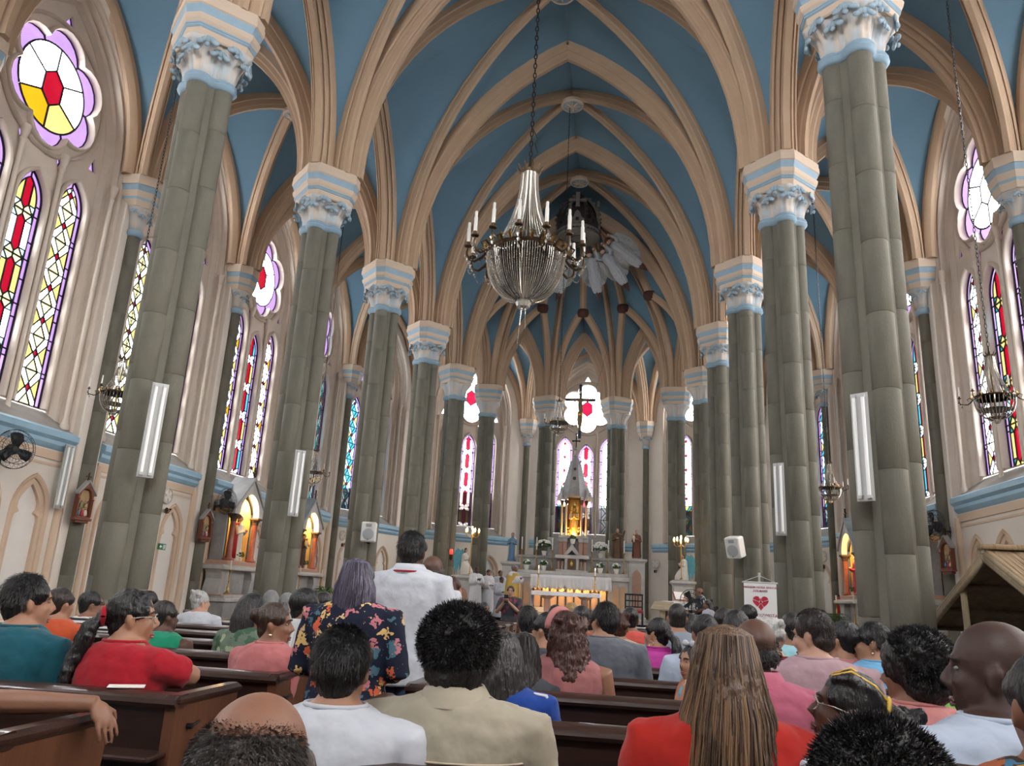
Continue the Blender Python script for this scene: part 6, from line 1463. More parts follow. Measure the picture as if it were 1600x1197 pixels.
def hair(o, H, s, style, col, rng, vox, near, length=.3):
    mt = 'hair_'+col; m = MB()
    def S(c, r, n=16, k=10): m.sphere(H @ Vector([x*s for x in c]), [x*s for x in r], n, k, M_=H.to_3x3())
    def T(pts, r, n=8): m.tube([H @ (Vector(p)*s) for p in pts], [x*s for x in r] if isinstance(r, list) else r*s, n)
    fuzz = None; dsp = (.010, .02)
    hv = max(vox, .008)
    if style in ('short', 'curlyshort', 'bun', 'ponytail', 'long', 'curlylong', 'braids', 'bob', 'dreads', 'cornrows'):
        S((0,-.020,.032), (.0815,.096,.089), 18, 12); S((0,-.050,-.034), (.060,.046,.060))
        for sg in (-1, 1): S((sg*.058,.010,.030), (.024,.055,.035))
    if style == 'short': fuzz = ((0,-.022,.026), (.083,.099,.094), 3000, .028, .30, -.75)
    if style == 'buzz': S((0,-.016,.027), (.0768,.097,.0935)); S((0,-.045,-.03), (.070,.055,.055)); dsp = (.004,.01); fuzz = ((0,-.016,.027), (.0775,.098,.0945), 2500, .012, .6, -.6)
    if style == 'fringe':
        S((0,-.030,-.022), (.0785,.082,.050), 18, 10); [S((sg*.060,.005,-.005), (.022,.045,.032)) for sg in (-1, 1)]; dsp = (.004,.01); fuzz = ((0,-.028,-.010), (.081,.088,.068), 4200, .016, .5, -.7)
    if style == 'crownbald':
        S((0,-.030,.020), (.0788,.086,.068), 18, 10); S((0,-.05,-.04), (.066,.052,.05)); [S((sg*.060,.005,.005), (.022,.05,.038)) for sg in (-1, 1)]; dsp = (.004,.01); fuzz = ((0,-.030,.020), (.0795,.087,.0685), 7500, .011, .5, -.9)
    if style == 'curlyshort': [S((rng.uniform(-.08,.08), rng.uniform(-.11,.03), rng.uniform(.0,.12)), (.022,.022,.022), 6, 5) for k in range(40)]; dsp = (.02,.02)
    if style == 'afro':
        S((0,-.030,.045), (.128*length/.3,.128*length/.3,.122*length/.3), 20, 14); S((0,-.05,-.03), (.105*length/.3,.085*length/.3,.09*length/.3)); dsp = (.022,.025); fuzz = ((0,-.030,.043), (.126*length/.3,.127*length/.3,.121*length/.3), 9000, .020, .7, -.9)
    if style == 'bun': S((0,-.115,.045), (.040,.036,.040)); dsp = (.008,.02)
    if style == 'bob':
        for k in range(16):
            a = pi*1.02+(k/15)*pi*.96; T([(.035*cos(a),-.02+.045*sin(a),.108), (.068*cos(a),-.02+.080*sin(a),.055), (.078*cos(a),-.02+.094*sin(a),-.03), (.082*cos(a),-.02+.092*sin(a),-length*.5)], [.010,.020,.027,.020], 7)
        fuzz = 'long'
    if style in ('long', 'curlylong'):
        for k in range(18):
            a = pi*.98+(k/17)*pi*1.04; w = .012*sin(k*2.1)
            T([(.035*cos(a),-.02+.045*sin(a),.108), (.068*cos(a),-.02+.080*sin(a),.055), (.080*cos(a),-.03+.098*sin(a),-.06), (.105*cos(a)+w,-.05+.10*sin(a)-(.055 if length > .5 else 0),-.06-(length-.06)*.5), (.100*cos(a)+w,-.055+.085*sin(a)-(.075 if length > .5 else 0),-length+.03*sin(k*1.7))], [.010,.020,.028,.028,.012], 7)
        fuzz = 'long'
        if style == 'curlylong':
            for k in range(90): a = rng.uniform(pi*.95, pi*2.05); z = rng.uniform(-length,.08); q = .09+.025*max(0,-z); S((q*cos(a),-.03+q*sin(a),z), (.020,.020,.024), 6, 5)
            dsp = (.03,.02); fuzz = 'curl'
    if style == 'ponytail':
        S((0,-.115,.0), (.034,.03,.034)); n = 7
        for k in range(5): T([(0,-.11,.0)]+[(.018*sin(k*2+i)+.02*(k-2)*.5,-.15-.012*i+.010*cos(k+i*1.3),-.045*i*length/.3) for i in range(1, n+1)], [.02]+[.028,.032,.032,.030,.026,.018,.006], 7)
        dsp = (.016,.018); fuzz = 'tail'
    if style in ('braids', 'dreads'):
        for k in range(26):
            a = pi*.92+(k/25)*pi*1.16; w = rng.uniform(-.02,.02); L = length*rng.uniform(.8,1.1)
            T([(.074*cos(a),-.02+.086*sin(a),.04), (.092*cos(a),-.03+.100*sin(a),-.05), (.100*cos(a)+w,-.045+.10*sin(a),-.05-L*.5), (.098*cos(a)+w*1.6,-.05+.09*sin(a),-L)], [.012,.013,.012,.006], 6)
        dsp = (.008,.012)
    if style == 'cornrows':
        for k in range(9):
            u = -.07+.0175*k; T([(u*.8,.06,.085-.2*u*u), (u,.0,.118-4*u*u), (u*.9,-.07,.09-3*u*u), (u*.4,-.115,.03)], [.008,.010,.010,.008], 6)
        S((0,-.125,.02), (.035,.035,.035)); [S((rng.uniform(-.06,.06),-.15-rng.uniform(0,.07),rng.uniform(-.06,.04)), (.03,.03,.03), 6, 5) for k in range(16)]; dsp = (.012,.015)
    ho = m.build('hair', mt, o); remesh(ho, hv, 3); disp(ho, dsp[0]*s, dsp[1])
    if near and fuzz and fuzz not in ('long', 'curl', 'tail'):
        c, r, n, L, lf, zm = fuzz; n = int(n*near)
        blades(ho, H, s, c, r, n, rng, mt, L, lf, zmin=zm, ymax=(.62 if style == 'short' else .9), curl=(1.2 if style == 'afro' else .15))
    if near and fuzz in ('long', 'curl'):
        cols_ = {'honey': ['hair_honey','hair_honey_dark','hair_honey_light'], 'purple': ['hair_purple','hair_purple_light']}.get(col, [mt])
        for ci, cm in enumerate(cols_):
            m = MB()
            for k in range(int(260*near)):
                a = rng.uniform(pi*.93, pi*2.07); t0 = rng.uniform(.0, .9); ph = rng.uniform(0, 6.28); wv = (.020 if length > .5 else .012) if fuzz == 'long' else .024; fq = 9 if fuzz == 'long' else 26
                L = length*rng.uniform(.75, 1.06); pts = []
                st = Vector((.055*cos(a)*t0, -.02+.06*sin(a)*t0, .118-.02*t0))
                for i in range(10):
                    t = i/9; q = min(1, t*3.2)
                    p = Vector(((.100+.012*min(1,t*1.5)+(.035*t if length > .5 else 0))*cos(a)*q+st.x*(1-q), -.03+(.122*sin(a))*q*(1-.10*t)+st.y*(1-q), st.z-(.06*q*q+(L+.10)*max(0, t-.12)/.88*1.0)))
                    p.y -= (.085*min(1, max(0, t-.22)*2.2) if length > .5 else 0); p.x += wv*sin(fq*t+ph)*t; p.y += wv*.7*cos(fq*t+ph)*t; pts.append(H @ (p*s))
                m.tube(pts, [.0028*s]*8+[.002*s,.0008*s], 3)
            b = m.build('hair_strands', cm, ho, smooth=True); b['kind'] = 'stuff'
    return ho
N_PEOPLE = [0]
def person(label, px, py, Y, pose='sit', zf=0.0, yaw=0, hyaw=0, htilt=0, hroll=0, skin='brown', hairs=('short','black'), hlen=.3, shirt='white', sleeve=.45, lower='trousers_dark', wide=1.0, s=None, vox=.013, near=0, face=False, glasses=None, beard=None, arms='lap', armpts=None, collar=None, skirt=None, neck=0.0, robe=None, group=None, extra=None, hvis=True, armworld=None, handdir=None):
    N_PEOPLE[0] += 1; rng = random.Random(N_PEOPLE[0]*13)
    hw_ = at(px, py, Y); hcz = 1.175 if pose == 'sit' else 1.575
    if s is None: s = max(.84, min(1.12, (hw_.z-zf)/hcz))
    h0 = hw_.z/s-zf/s-.675; h0f = .50 if pose == 'sit' else .92
    hc = Vector((0, .018, h0+.675))*s                          # head centre, local
    Rz = Matrix.Rotation(radians(yaw), 3, 'Z'); loc = hw_-(Rz @ Vector((hc.x, hc.y, 0))); loc.z = zf
    o = empty('person', loc, radians(yaw), label, 'person', group)
    H = Matrix.Translation(hc) @ Matrix.Rotation(radians(hyaw), 4, 'Z') @ Matrix.Rotation(radians(-htilt), 4, 'X') @ Matrix.Rotation(radians(hroll), 4, 'Y')
    w = wide
    TOR = [(-.08,.170,.138,0),(.05,.182,.140,0),(.18,.165,.122,.0),(.32,.182,.128,-.005),(.42,.198,.126,-.012),(.485,.198,.110,-.016),(.528,.172,.092,-.018),(.556,.122,.078,-.016),(.575,.080,.068,-.010)]
    def ring(dz, rx, ry, cy, g=0, n=22, wv=0):
        return [((rx*w+g)*s*cos(t)*(1+wv*cos(7*t)), ((ry*(.6+.4*w)+g)*s*sin(t)*(1+wv*cos(7*t)))+cy*s, (h0+dz)*s) for t in [2*pi*i/n for i in range(n)]]
    sh = .190*w
    AR = {}
    for sg in (-1, 1):
        if armworld and sg in armworld: pts = [Vector((sg*sh,-.012,h0+.488))*s]+[Rz.transposed() @ (at(*q)-loc) for q in armworld[sg]]
        elif armpts and sg in armpts: pts = [Vector((sg*sh,-.012,h0+.488))*s]+[Vector(p)*s+Vector((0,0,h0*s)) for p in armpts[sg]]
        elif arms == 'lap': pts = [Vector((sg*sh,-.012,h0+.488))*s, Vector((sg*(sh+.065),.02,h0+.20))*s, Vector((sg*.10,.25,h0+.14))*s]
        elif arms == 'front': pts = [Vector((sg*sh,-.012,h0+.488))*s, Vector((sg*(sh+.06),.0,h0+.21))*s, Vector((sg*.07,.22,h0+.25))*s]
        elif arms == 'pray': pts = [Vector((sg*sh,-.012,h0+.488))*s, Vector((sg*(sh+.05),.07,h0+.23))*s, Vector((sg*.03,.24,h0+.36))*s]
        else: pts = [Vector((sg*sh,-.012,h0+.488))*s, Vector((sg*(sh+.05),-.02,h0+.19))*s, Vector((sg*(sh+.06),.05,h0-.06))*s]
        AR[sg] = pts
    # ---- body: one continuous surface
    m = MB(); m.loft([ring(*t) for t in TOR]+[ring(.592,.058/w,.060,-.004), ring(.625,.053/w,.056,.002), ring(.65,.050/w,.054,.006)])
    if hvis: head_shape(m, H, s)
    for sg in (-1, 1):
        a, b, c = AR[sg][0], AR[sg][1], AR[sg][-1]
        m.tube([a+Vector((-sg*.05*s,0,.0)), a, a.lerp(b,.5), b, b.lerp(c,.35), c], [x*s*(.7+.3*w) for x in (.058,.066,.053,.044,.042,.028)], 10)
        dd = (c-b).normalized(); upv = Vector((0,0,1)) if abs(dd.z) < .8 else Vector((0,-1,0))
        if handdir and sg in handdir: dd = (Rz.transposed() @ Vector(handdir[sg])).normalized(); upv = Vector((0,0,1)) if abs(dd.z) < .6 else Rz.transposed() @ Vector((1,-.4,.3))
        hand(m, c-dd*.01*s, dd, upv, s, .30 if handdir else .45, (.0074 if vox < .007 else .0085) if vox < .011 else .011, side=-sg)
        if pose == 'sit': m.tube([Vector((sg*.09,.02,h0-.02))*s, Vector((sg*.11,.40,h0-.01))*s, Vector((sg*.11,.43,h0-.06))*s, Vector((sg*.11,.41,.10))*s, Vector((sg*.11,.42,.05))*s], [.085*s*w,.066*s,.062*s,.042*s,.04*s], 10)
        else: m.tube([Vector((sg*.085,.0,h0-.02))*s, Vector((sg*.095,.01,h0*.55))*s, Vector((sg*.10,-.01,.10))*s], [.092*s*w,.062*s,.042*s], 10)
        fy = .42 if pose == 'sit' else .0; m.tube([Vector((sg*.105,fy-.04,.05))*s, Vector((sg*.11,fy+.10,.035))*s, Vector((sg*.115,fy+.19,.028))*s], [.040*s,.042*s,.03*s], 8)
    body = m.build('body', 'skin_'+skin, o); remesh(body, vox if vox < .012 else vox, 3 if vox < .012 else 2)
    # ---- clothes
    sv = max(.011, vox); fabm = 'fab_'+shirt
    m = MB()
    if robe:
        h = h0; rg = []
        for dz, rx, ry, cy in ((-h0+.03,.27,.24,0),(-h0*.55,.235,.20,0),(-.08,.20,.165,0),(.12,.185,.15,0))+tuple((a_, b_+.012, c_+.012, d_) for a_, b_, c_, d_ in TOR[3:]):
            rg.append(ring(dz, rx, ry, cy, .016, 44, .035 if dz < .1 else 0))
        m.loft(rg)
    else:
        m.loft([ring(*t, g=.017) for t in TOR[(0 if skirt is None else 0):-1]]+[ring(TOR[-1][0]+neck,TOR[-1][1]+.004,TOR[-1][2]+.006,TOR[-1][3],.004)])
    for sg in (-1, 1):
        a, b, c = AR[sg][0], AR[sg][1], AR[sg][-1]; fl = .075 if robe else .072
        if sleeve <= 0: continue
        k = min(1, sleeve*2); e = a.lerp(b, min(1, sleeve/.5)) if sleeve <= .5 else b
        pts = [a+Vector((-sg*.07*s,0,0)), a+Vector((0,0,.004*s)), a.lerp(e,.5), e]; rr = [.070,fl,.068,.066]
        if sleeve > .5: e2 = b.lerp(c, (sleeve-.5)/.5); pts += [b.lerp(e2,.5), e2]; rr = [.070,fl,.066,.062,.055+(.05 if robe else 0),.044+(.075 if robe else 0)]
        m.tube(pts, [x*s*(.7+.3*w) for x in rr], 12)
    so = m.build('robe' if robe else 'shirt', 'fab_'+(robe or shirt), o); remesh(so, sv, 5); disp(so, .020*s, .075)
    if collar:
        m = MB(); rg = []
        for dz, g in ((.545,.050),(.568,.034),(.597,.018),(.601,.026),(.574,.044),(.546,.060)): rg.append(ring(dz,.058/w,.056,-.008,g,20))
        m.loft(rg, caps=False); m.build('collar', collar if collar.startswith('fab_') else 'fab_'+collar, so, smooth=True)
    elif sleeve > 0 and not robe and vox < .012 and neck == 0:
        m = MB(); pts = ring(.576,.078,.067,-.010,.004,28); m.tube(pts+[pts[0]], .008*s, 6, caps=False); m.build('neckband', 'fab_'+shirt, so, smooth=True)
    if skirt:
        m = MB(); top = .0
        m.loft([ring(.02,.178,.138,0,.03,36,.02), ring(-.2,.20,.16,0,.03,36,.03), ring(-.48,.22,.18,0,.03,36,.05), ring(-h0+.30,.235,.195,0,.03,36,.06)]); m.build('skirt', 'fab_'+skirt, o, smooth=True)
    elif not robe:
        m = MB()
        for sg in (-1, 1):
            if pose == 'sit': m.tube([Vector((sg*.085,-.04,h0+.0))*s, Vector((sg*.09,.04,h0-.02))*s, Vector((sg*.11,.40,h0-.005))*s, Vector((sg*.11,.445,h0-.06))*s, Vector((sg*.11,.415,.12))*s], [.11*s*w,.11*s*w,.08*s,.076*s,.06*s], 10)
            else: m.tube([Vector((sg*.07,.0,h0+.06))*s, Vector((sg*.085,.0,h0-.06))*s, Vector((sg*.10,.01,h0*.52))*s, Vector((sg*.10,-.01,.09))*s], [.11*s*w,.115*s*w,.085*s,.068*s], 12)
        lo = m.build('trousers', lower, o); remesh(lo, max(.016, vox), 3)
    if hairs and hvis: hair(o, H, s, hairs[0], hairs[1], rng, vox, near, hlen)
    if face: face_parts(o, H, s, skin, glasses=glasses, beard=beard)
    elif glasses:
        face_parts(o, H, s, skin, glasses=glasses)
    if extra: extra(o, H, s, h0, AR, ring)
    return o
R_ = [1.50+.94*k for k in range(16)]          # seat depth of every row
# ---------------------------------------------------------------- extras
def band(col, z=.05, tilt=.0):
    def f(o, H, s, h0, AR, ring):
        m = MB(); m.tube([H @ Vector((.090*cos(t)*s, (.0+.02)*s-.0*s, (.03+.105*sin(t))*s)) for t in [pi*i/14 for i in range(15)]], [(.018*s,.007*s)]*15, 8); m.build('headband', col, o, smooth=True)
    return f
def scrunchie(col, p=(0,-.118,.0)):
    def f(o, H, s, h0, AR, ring):
        m = MB(); m.tube([H @ (Vector((p[0]+.034*cos(t), p[1], p[2]+.034*sin(t)))*s) for t in [2*pi*i/12 for i in range(13)]], .013*s, 6, caps=False); m.build('hair_tie', col, o, smooth=True)
    return f
def strap(col='fab_black', side=1):
    def f(o, H, s, h0, AR, ring):
        pts = [Vector((side*.10, .08, h0+.545))*s, Vector((side*.095,-.03,h0+.565))*s, Vector((side*.06,-.135,h0+.42))*s, Vector((-side*.02,-.155,h0+.25))*s, Vector((-side*.14,-.14,h0+.06))*s]
        m = MB(); m.tube(pts, [(.012*s,.004*s)]*5, 6); m.build('bag_strap', col, o, smooth=True)
    return f
def multi(*fs):
    def f(*a):
        for g in fs: g(*a)
    return f
def earrings(r=.01, col='earring', hoop=False):
    def f(o, H, s, h0, AR, ring):
        for sg in (-1, 1):
            m = MB()
            if hoop: m.tube([H @ (Vector((sg*.084, -.008+.022*cos(t), -.075+.022*sin(t)))*s) for t in [2*pi*i/14 for i in range(15)]], .002*s, 5, caps=False)
            else: m.sphere(H @ (Vector((sg*.084,-.006,-.058))*s), r*s, 8, 6)
            m.build('earring', col, o, smooth=True)
    return f
# ---------------------------------------------------------------- left block
person('young man with straight dark hair in a teal T-shirt at the left edge', 45, 940, R_[2], hyaw=-38, skin='tan', hairs=('short','black'), shirt='teal', sleeve=.46, vox=.009, near=.8, face=True)
person('woman in red blouse with long black ponytail leaning on the pew end', 208, 964, R_[2], yaw=-12, hyaw=-45, skin='tan', hairs=('ponytail','black'), hlen=.30, shirt='red', sleeve=.40, wide=1.08, vox=.009, near=.8, face=True, glasses='spectacle_clear',
       armworld={1: [(298,1056,3.45),(258,1052,3.62)]}, extra=scrunchie('fab_red'))
person('woman in an orange T-shirt seen from behind, left aisle side', 95, 944, R_[4], hyaw=-15, skin='tan', hairs=('short','darkbrown'), shirt='orange', sleeve=.42, wide=1.05, extra=strap(side=1))
person('person with cropped hair in a black and white striped top', 143, 945, R_[5], hyaw=-40, skin='brown', hairs=('short','black'), shirt='bw', sleeve=.45, wide=1.12, face=True, glasses='spectacle')
person('person in red and white top partly hidden beside the nearest left column', 233, 942, R_[6], hyaw=-35, skin='dark', hairs=('bun','softblack'), shirt='red', sleeve=.42, face=True)
person('person in a green sleeveless top with a crossbody strap', 258, 964, R_[4], hyaw=-30, skin='dark', hairs=('short','softblack'), shirt='green', sleeve=0, wide=1.06, extra=strap(side=-1), face=True)
person('elderly woman with curly white hair and white blouse', 314, 941, R_[7], hyaw=-40, skin='fair', hairs=('curlyshort','white'), shirt='white', sleeve=.45, wide=1.1)
person('woman with very long black braids facing right', 396, 955, R_[4], yaw=-15, hyaw=-40, skin='brown', hairs=('braids','black'), hlen=.55, shirt='palm', sleeve=.3, face=True)
person('older woman in pink T-shirt looking right, arm on the pew end', 430, 975, R_[3], yaw=-20, hyaw=-55, skin='brown', hairs=('bun','brown'), shirt='pink', sleeve=.5, vox=.009, near=.5, face=True, armworld={1: [(478,1034,4.42),(462,1030,4.68)]}, extra=multi(strap(side=-1), earrings(.011)))
person('man with short dark hair in a pale striped shirt looking right', 478, 948, R_[4], yaw=-5, hyaw=-48, skin='brown', hairs=('short','black'), shirt='greystripe', sleeve=.55, face=True, collar='offwhite')
person('grey haired person seated behind the woman with braids', 424, 938, R_[8], skin='fair', hairs=('bob','grey'), hlen=.22, shirt='skyblue')
person('person with short greying hair next to the striped shirt man', 449, 944, R_[7], skin='tan', hairs=('short','grey'), shirt='offwhite')
person('dark haired person between the striped shirt man and the floral dress', 505, 945, R_[6], skin='brown', hairs=('short','black'), shirt='navy')
# ---------------------------------------------------------------- standing group in the aisle
def dress_neck(o, H, s, h0, AR, ring):
    m = MB(); m.add([Vector((-.09,-.115,h0+.545))*s, Vector((.09,-.115,h0+.545))*s, Vector((.0,-.158,h0+.40))*s, Vector((0,-.125,h0+.50))*s], [(0,3,2),(3,1,2)])
    m.build('neckline', 'skin_tan', o, smooth=True)
person('woman with a purple grey bob standing in a dark floral dress', 560, 908, 3.75, 'stand', yaw=-4, skin='tan', hairs=('bob','purple'), hlen=.30, shirt='floral', sleeve=.62, skirt='floral', wide=1.14, vox=.009, near=1.0, arms='front', extra=dress_neck)
person('tall man standing in a white polo shirt and jeans', 645, 862, 4.75, 'stand', yaw=-8, skin='dark', hairs=('short','black'), shirt='white', sleeve=.42, lower='denim', wide=1.12, vox=.010, near=.6, arms='front', collar='white',
       extra=lambda o, H, s, h0, AR, ring: (lambda m: (m.loft([ring(dz,.058/1.12,.056,-.008,g,20) for dz, g in ((.548,.058),(.555,.063),(.562,.056))], caps=False), m.build('collar_stripe', 'fab_darkred', o, smooth=True)))(MB()))
person('older bald man standing in white behind the polo man', 677, 892, 5.7, 'stand', yaw=-10, hyaw=-15, skin='dark', hairs=('fringe','saltpepper'), shirt='white', sleeve=.42, lower='denim', arms='front', near=.3)
person('woman with long brown hair and denim shirt standing in the aisle', 707, 920, 6.6, 'stand', yaw=-20, hyaw=-25, skin='tan', hairs=('long','auburn'), hlen=.36, shirt='denimshirt', sleeve=.9, lower='denim', arms='front', near=.5)
# ---------------------------------------------------------------- near right block
person('balding man at the bottom edge, grey fringe of hair', 398, 1212, 1.16, skin='brown', hairs=('crownbald','saltpepper'), shirt='greyblue', s=1.02, vox=.008, near=1.0)
person('man with short black hair in a white T-shirt, back of head', 536, 1043, 2.30, skin='tan', hairs=('short','black'), shirt='white', sleeve=.45, wide=1.1, vox=.008, near=1.6)
def yoke(o, H, s, h0, AR, ring):
    m = MB(); pts = [p for p in ring(.415,.186,.120,-.012,.0265,60) if p[1] < -.02*s]; m.tube(pts, .0035*s, 5); m.build('yoke_seam', 'fab_beige', o, smooth=True)
    m = MB()
    for dx in (-.035,-.02,0,.02,.035): m.tube([Vector((dx,-.1475,h0+.425))*s, Vector((dx+.006,-.1475,h0+.44))*s], .0012*s, 4)
    m.tube([Vector((-.012,-.1485,h0+.44))*s, Vector((0,-.1485,h0+.462))*s, Vector((.012,-.1485,h0+.44))*s, Vector((-.012,-.1485,h0+.44))*s], .0012*s, 4); m.build('embroidered_logo', 'fab_greyblue', o)
person('man with a rounded afro in a cream button shirt', 718, 1026, R_[1], skin='deep', hairs=('afro','black'), hlen=.27, shirt='cream', sleeve=.6, wide=1.16, vox=.009, near=1.3, collar='cream', extra=yoke)
def jersey(o, H, s, h0, AR, ring):
    for sg in (-1, 1):
        a, b = AR[sg][0], AR[sg][1]; m = MB(); m.tube([Vector((sg*.075,-.03,h0+.555))*s, a+Vector((-sg*.06*s,-.02*s,.056*s)), a+Vector((sg*.012*s,-.02*s,.050*s)), a.lerp(b,.35)+Vector((sg*.050*s,-.03*s,.02*s))], [(.016*s,.008*s)]*4, 8); m.build('shoulder_stripe', 'fab_white', o, smooth=True)
person('child with dreadlocks in a blue jersey with white shoulder stripes', 785, 1028, R_[2], hyaw=5, skin='dark', hairs=('dreads','softblack'), hlen=.26, shirt='royal', sleeve=.6, vox=.010, near=0, extra=jersey)
person('woman with long straight black hair behind the blue jersey', 818, 1022, R_[3]-.1, skin='brown', hairs=('long','softblack'), hlen=.34, shirt='charcoal', sleeve=.3, near=.5)
person('woman with curly auburn hair, peach headband and rose sleeveless top', 880, 992, R_[3], yaw=3, hyaw=40, skin='brown', hairs=('curlylong','auburn'), hlen=.36, shirt='rose', sleeve=0, wide=1.06, vox=.010, near=.9, face=True, glasses='spectacle', extra=band('fab_salmon'))
person('young man with short black hair in a pale blue shirt', 825, 972, R_[5], skin='tan', hairs=('short','black'), shirt='paleblue', near=.3)
person('person with dark glasses in profile next to the peach headband', 852, 985, R_[4], hyaw=60, skin='tan', hairs=('short','black'), shirt='charcoal', face=True, glasses='spectacle')
person('man with black hair and glasses in a heather grey T-shirt', 944, 970, R_[4]+.35, hyaw=38, skin='tan', hairs=('short','black'), shirt='grey', sleeve=.46, wide=1.12, vox=.011, near=.6, face=True, glasses='spectacle')
person('person with short curly auburn hair in a beige top', 968, 980, R_[6], skin='tan', hairs=('curlyshort','auburn'), shirt='beige', sleeve=.5)
person('person in a coral red T-shirt behind the curly auburn hair', 985, 968, R_[7], skin='brown', hairs=('bun','black'), shirt='coral', sleeve=.45)
person('blonde person seated in the middle rows', 893, 957, R_[9], skin='fair', hairs=('bob','blonde'), hlen=.22, shirt='white')
person('dark haired person in an orange top below the altar', 908, 968, R_[6], skin='brown', hairs=('bun','black'), shirt='orange', sleeve=0)
person('dark head left of the blonde person', 868, 962, R_[8], skin='brown', hairs=('short','black'), shirt='darkred')
person('dark haired person in a red top beside the grey T-shirt man', 921, 972, R_[7], skin='brown', hairs=('bun','softblack'), shirt='red')
person('woman with a curly black ponytail in a magenta striped blouse', 1026, 990, R_[5], yaw=5, hyaw=48, skin='tan', hairs=('ponytail','black'), hlen=.26, shirt='magenta', sleeve=.9, wide=1.1, vox=.011, near=.3, face=True, extra=earrings(hoop=True))
person('man with thinning hair in a grey T-shirt', 1058, 966, R_[6], skin='tan', hairs=('buzz','softblack'), shirt='greyblue', sleeve=.45)
person('dark haired woman with hair over her shoulder, sleeveless', 1078, 980, R_[6]+.1, hyaw=-20, skin='tan', hairs=('long','black'), hlen=.22, shirt='salmon', sleeve=0)
def bow(o, H, s, h0, AR, ring):
    m = MB()
    for sg in (-1, 1): m.sphere(H @ (Vector((sg*.035,.02,.125))*s), [.034*s,.014*s,.024*s], 8, 6, M_=H.to_3x3())
    m.sphere(H @ (Vector((0,.02,.122))*s), .013*s, 8, 5); m.build('bow', 'fab_white', o, smooth=True)
person('small girl with a white bow looking back over the pew', 1080, 1034, R_[3], yaw=100, hyaw=30, skin='tan', hairs=('bun','black'), s=.72, shirt='childprint', sleeve=.3, face=True, vox=.010, extra=bow)
person('woman with dark pulled back hair behind the small girl', 1100, 990, R_[4], hyaw=15, skin='tan', hairs=('bun','black'), shirt='paleblue', sleeve=.5)
person('dark haired person left of the banner foot', 1131, 973, R_[6], skin='brown', hairs=('short','softblack'), shirt='beige')
person('person with smooth dark hair right below the banner emblem side', 1150, 979, R_[5], skin='brown', hairs=('bob','black'), hlen=.2, shirt='charcoal')
person('dark haired person in a light blue shirt in front of the banner', 1169, 966, R_[7], skin='brown', hairs=('short','black'), shirt='azure')
person('woman with long honey brown hair in a red top, close to the camera', 1132, 1047, R_[1]-.1, skin='fair', hairs=('long','honey'), hlen=.74, shirt='redorange', sleeve=.6, wide=1.04, vox=.009, near=2.4)
person('balding man in a pink polo shirt', 1178, 1014, R_[2]-.05, hyaw=20, skin='dark', hairs=('fringe','black'), shirt='hotpink', sleeve=.48, wide=1.05, vox=.009, near=.5, collar='hotpink')
person('white haired person in a dark red print blouse', 1204, 996, R_[4], hyaw=-15, skin='fair', hairs=('curlyshort','white'), shirt='printred', sleeve=.5)
person('person in pale cyan partly hidden by the bearded man', 1238, 984, R_[5], hyaw=15, skin='tan', hairs=('short','softblack'), shirt='cyan', sleeve=.45)
person('bearded man with cropped hair in a mauve T-shirt', 1270, 993, R_[3], yaw=8, hyaw=42, htilt=8, skin='fair', hairs=('buzz','darkbrown'), shirt='mauve', sleeve=.47, wide=1.18, vox=.009, near=.9, face=True, beard='hair_darkbrown')
person('woman with tied black hair in a pink tank top', 1316, 1000, R_[4], yaw=5, hyaw=35, htilt=-12, skin='tan', hairs=('bun','black'), shirt='lightpink', sleeve=0)
person('woman with glasses in a bright blue T-shirt facing left', 1362, 1004, R_[4]-.1, yaw=25, hyaw=45, skin='tan', hairs=('short','black'), shirt='azure', sleeve=.45, vox=.011, near=.3, face=True, glasses='spectacle', extra=earrings(.008))
person('bald man in navy behind the afro', 1424, 1000, R_[5], skin='dark', hairs=('fringe','black'), shirt='navy')
person('woman with a large black afro in a salmon T-shirt', 1424, 1052, R_[2]-.15, yaw=5, hyaw=48, skin='brown', hairs=('afro','black'), hlen=.30, shirt='salmon', sleeve=.45, vox=.009, near=1.2, face=True)
person('person in a lime green T-shirt hidden behind the afro', 1480, 1062, R_[3]-.3, hyaw=20, skin='brown', hairs=('short','black'), shirt='lime', sleeve=.45, wide=1.15)
def yellow(o, H, s, h0, AR, ring):
    m = MB()
    for u in (-.045,.0,.04): m.tube([H @ (Vector((u*.8,.055,.092-.2*u*u))*s), H @ (Vector((u,.0,.127-4*u*u))*s), H @ (Vector((u*.9,-.07,.10-3*u*u))*s), H @ (Vector((u*.4,-.12,.05))*s)], .005*s, 5)
    m.tube([H @ (Vector((.034*cos(t),-.118,.03+.034*sin(t)))*s) for t in [2*pi*i/12 for i in range(13)]], .008*s, 5, caps=False); m.tube([H @ (Vector((.0,-.12,.03))*s), H @ (Vector((.03,-.16,-.03))*s), H @ (Vector((.03,-.17,-.09))*s)], .006*s, 5); m.build('yellow_braids', 'hair_yellow', o, smooth=True)
person('girl with cornrows and yellow braids wearing glasses, turned left', 1322, 1108, R_[1]-.1, yaw=40, hyaw=38, htilt=-10, skin='dark', hairs=('cornrows','black'), s=.84, shirt='white', sleeve=.4, vox=.008, near=0, face=True, glasses='spectacle_clear', extra=yellow)
person('dark curly hair of a person at the bottom edge', 1372, 1262, 1.52, skin='brown', hairs=('afro','black'), hlen=.29, s=.9, shirt='charcoal', vox=.010, near=1.4)
person('large bald man in a light blue T-shirt looking left', 1552, 1048, R_[1]-.2, yaw=18, hyaw=42, skin='deep', hairs=None, shirt='paleblue', sleeve=.5, wide=1.3, s=1.1, vox=.008, face=True)
person('person with patterned top cut by the bottom right corner', 1642, 1108, 1.85, skin='brown', hairs=('short','black'), shirt='african', sleeve=.2, wide=1.15, s=.98)
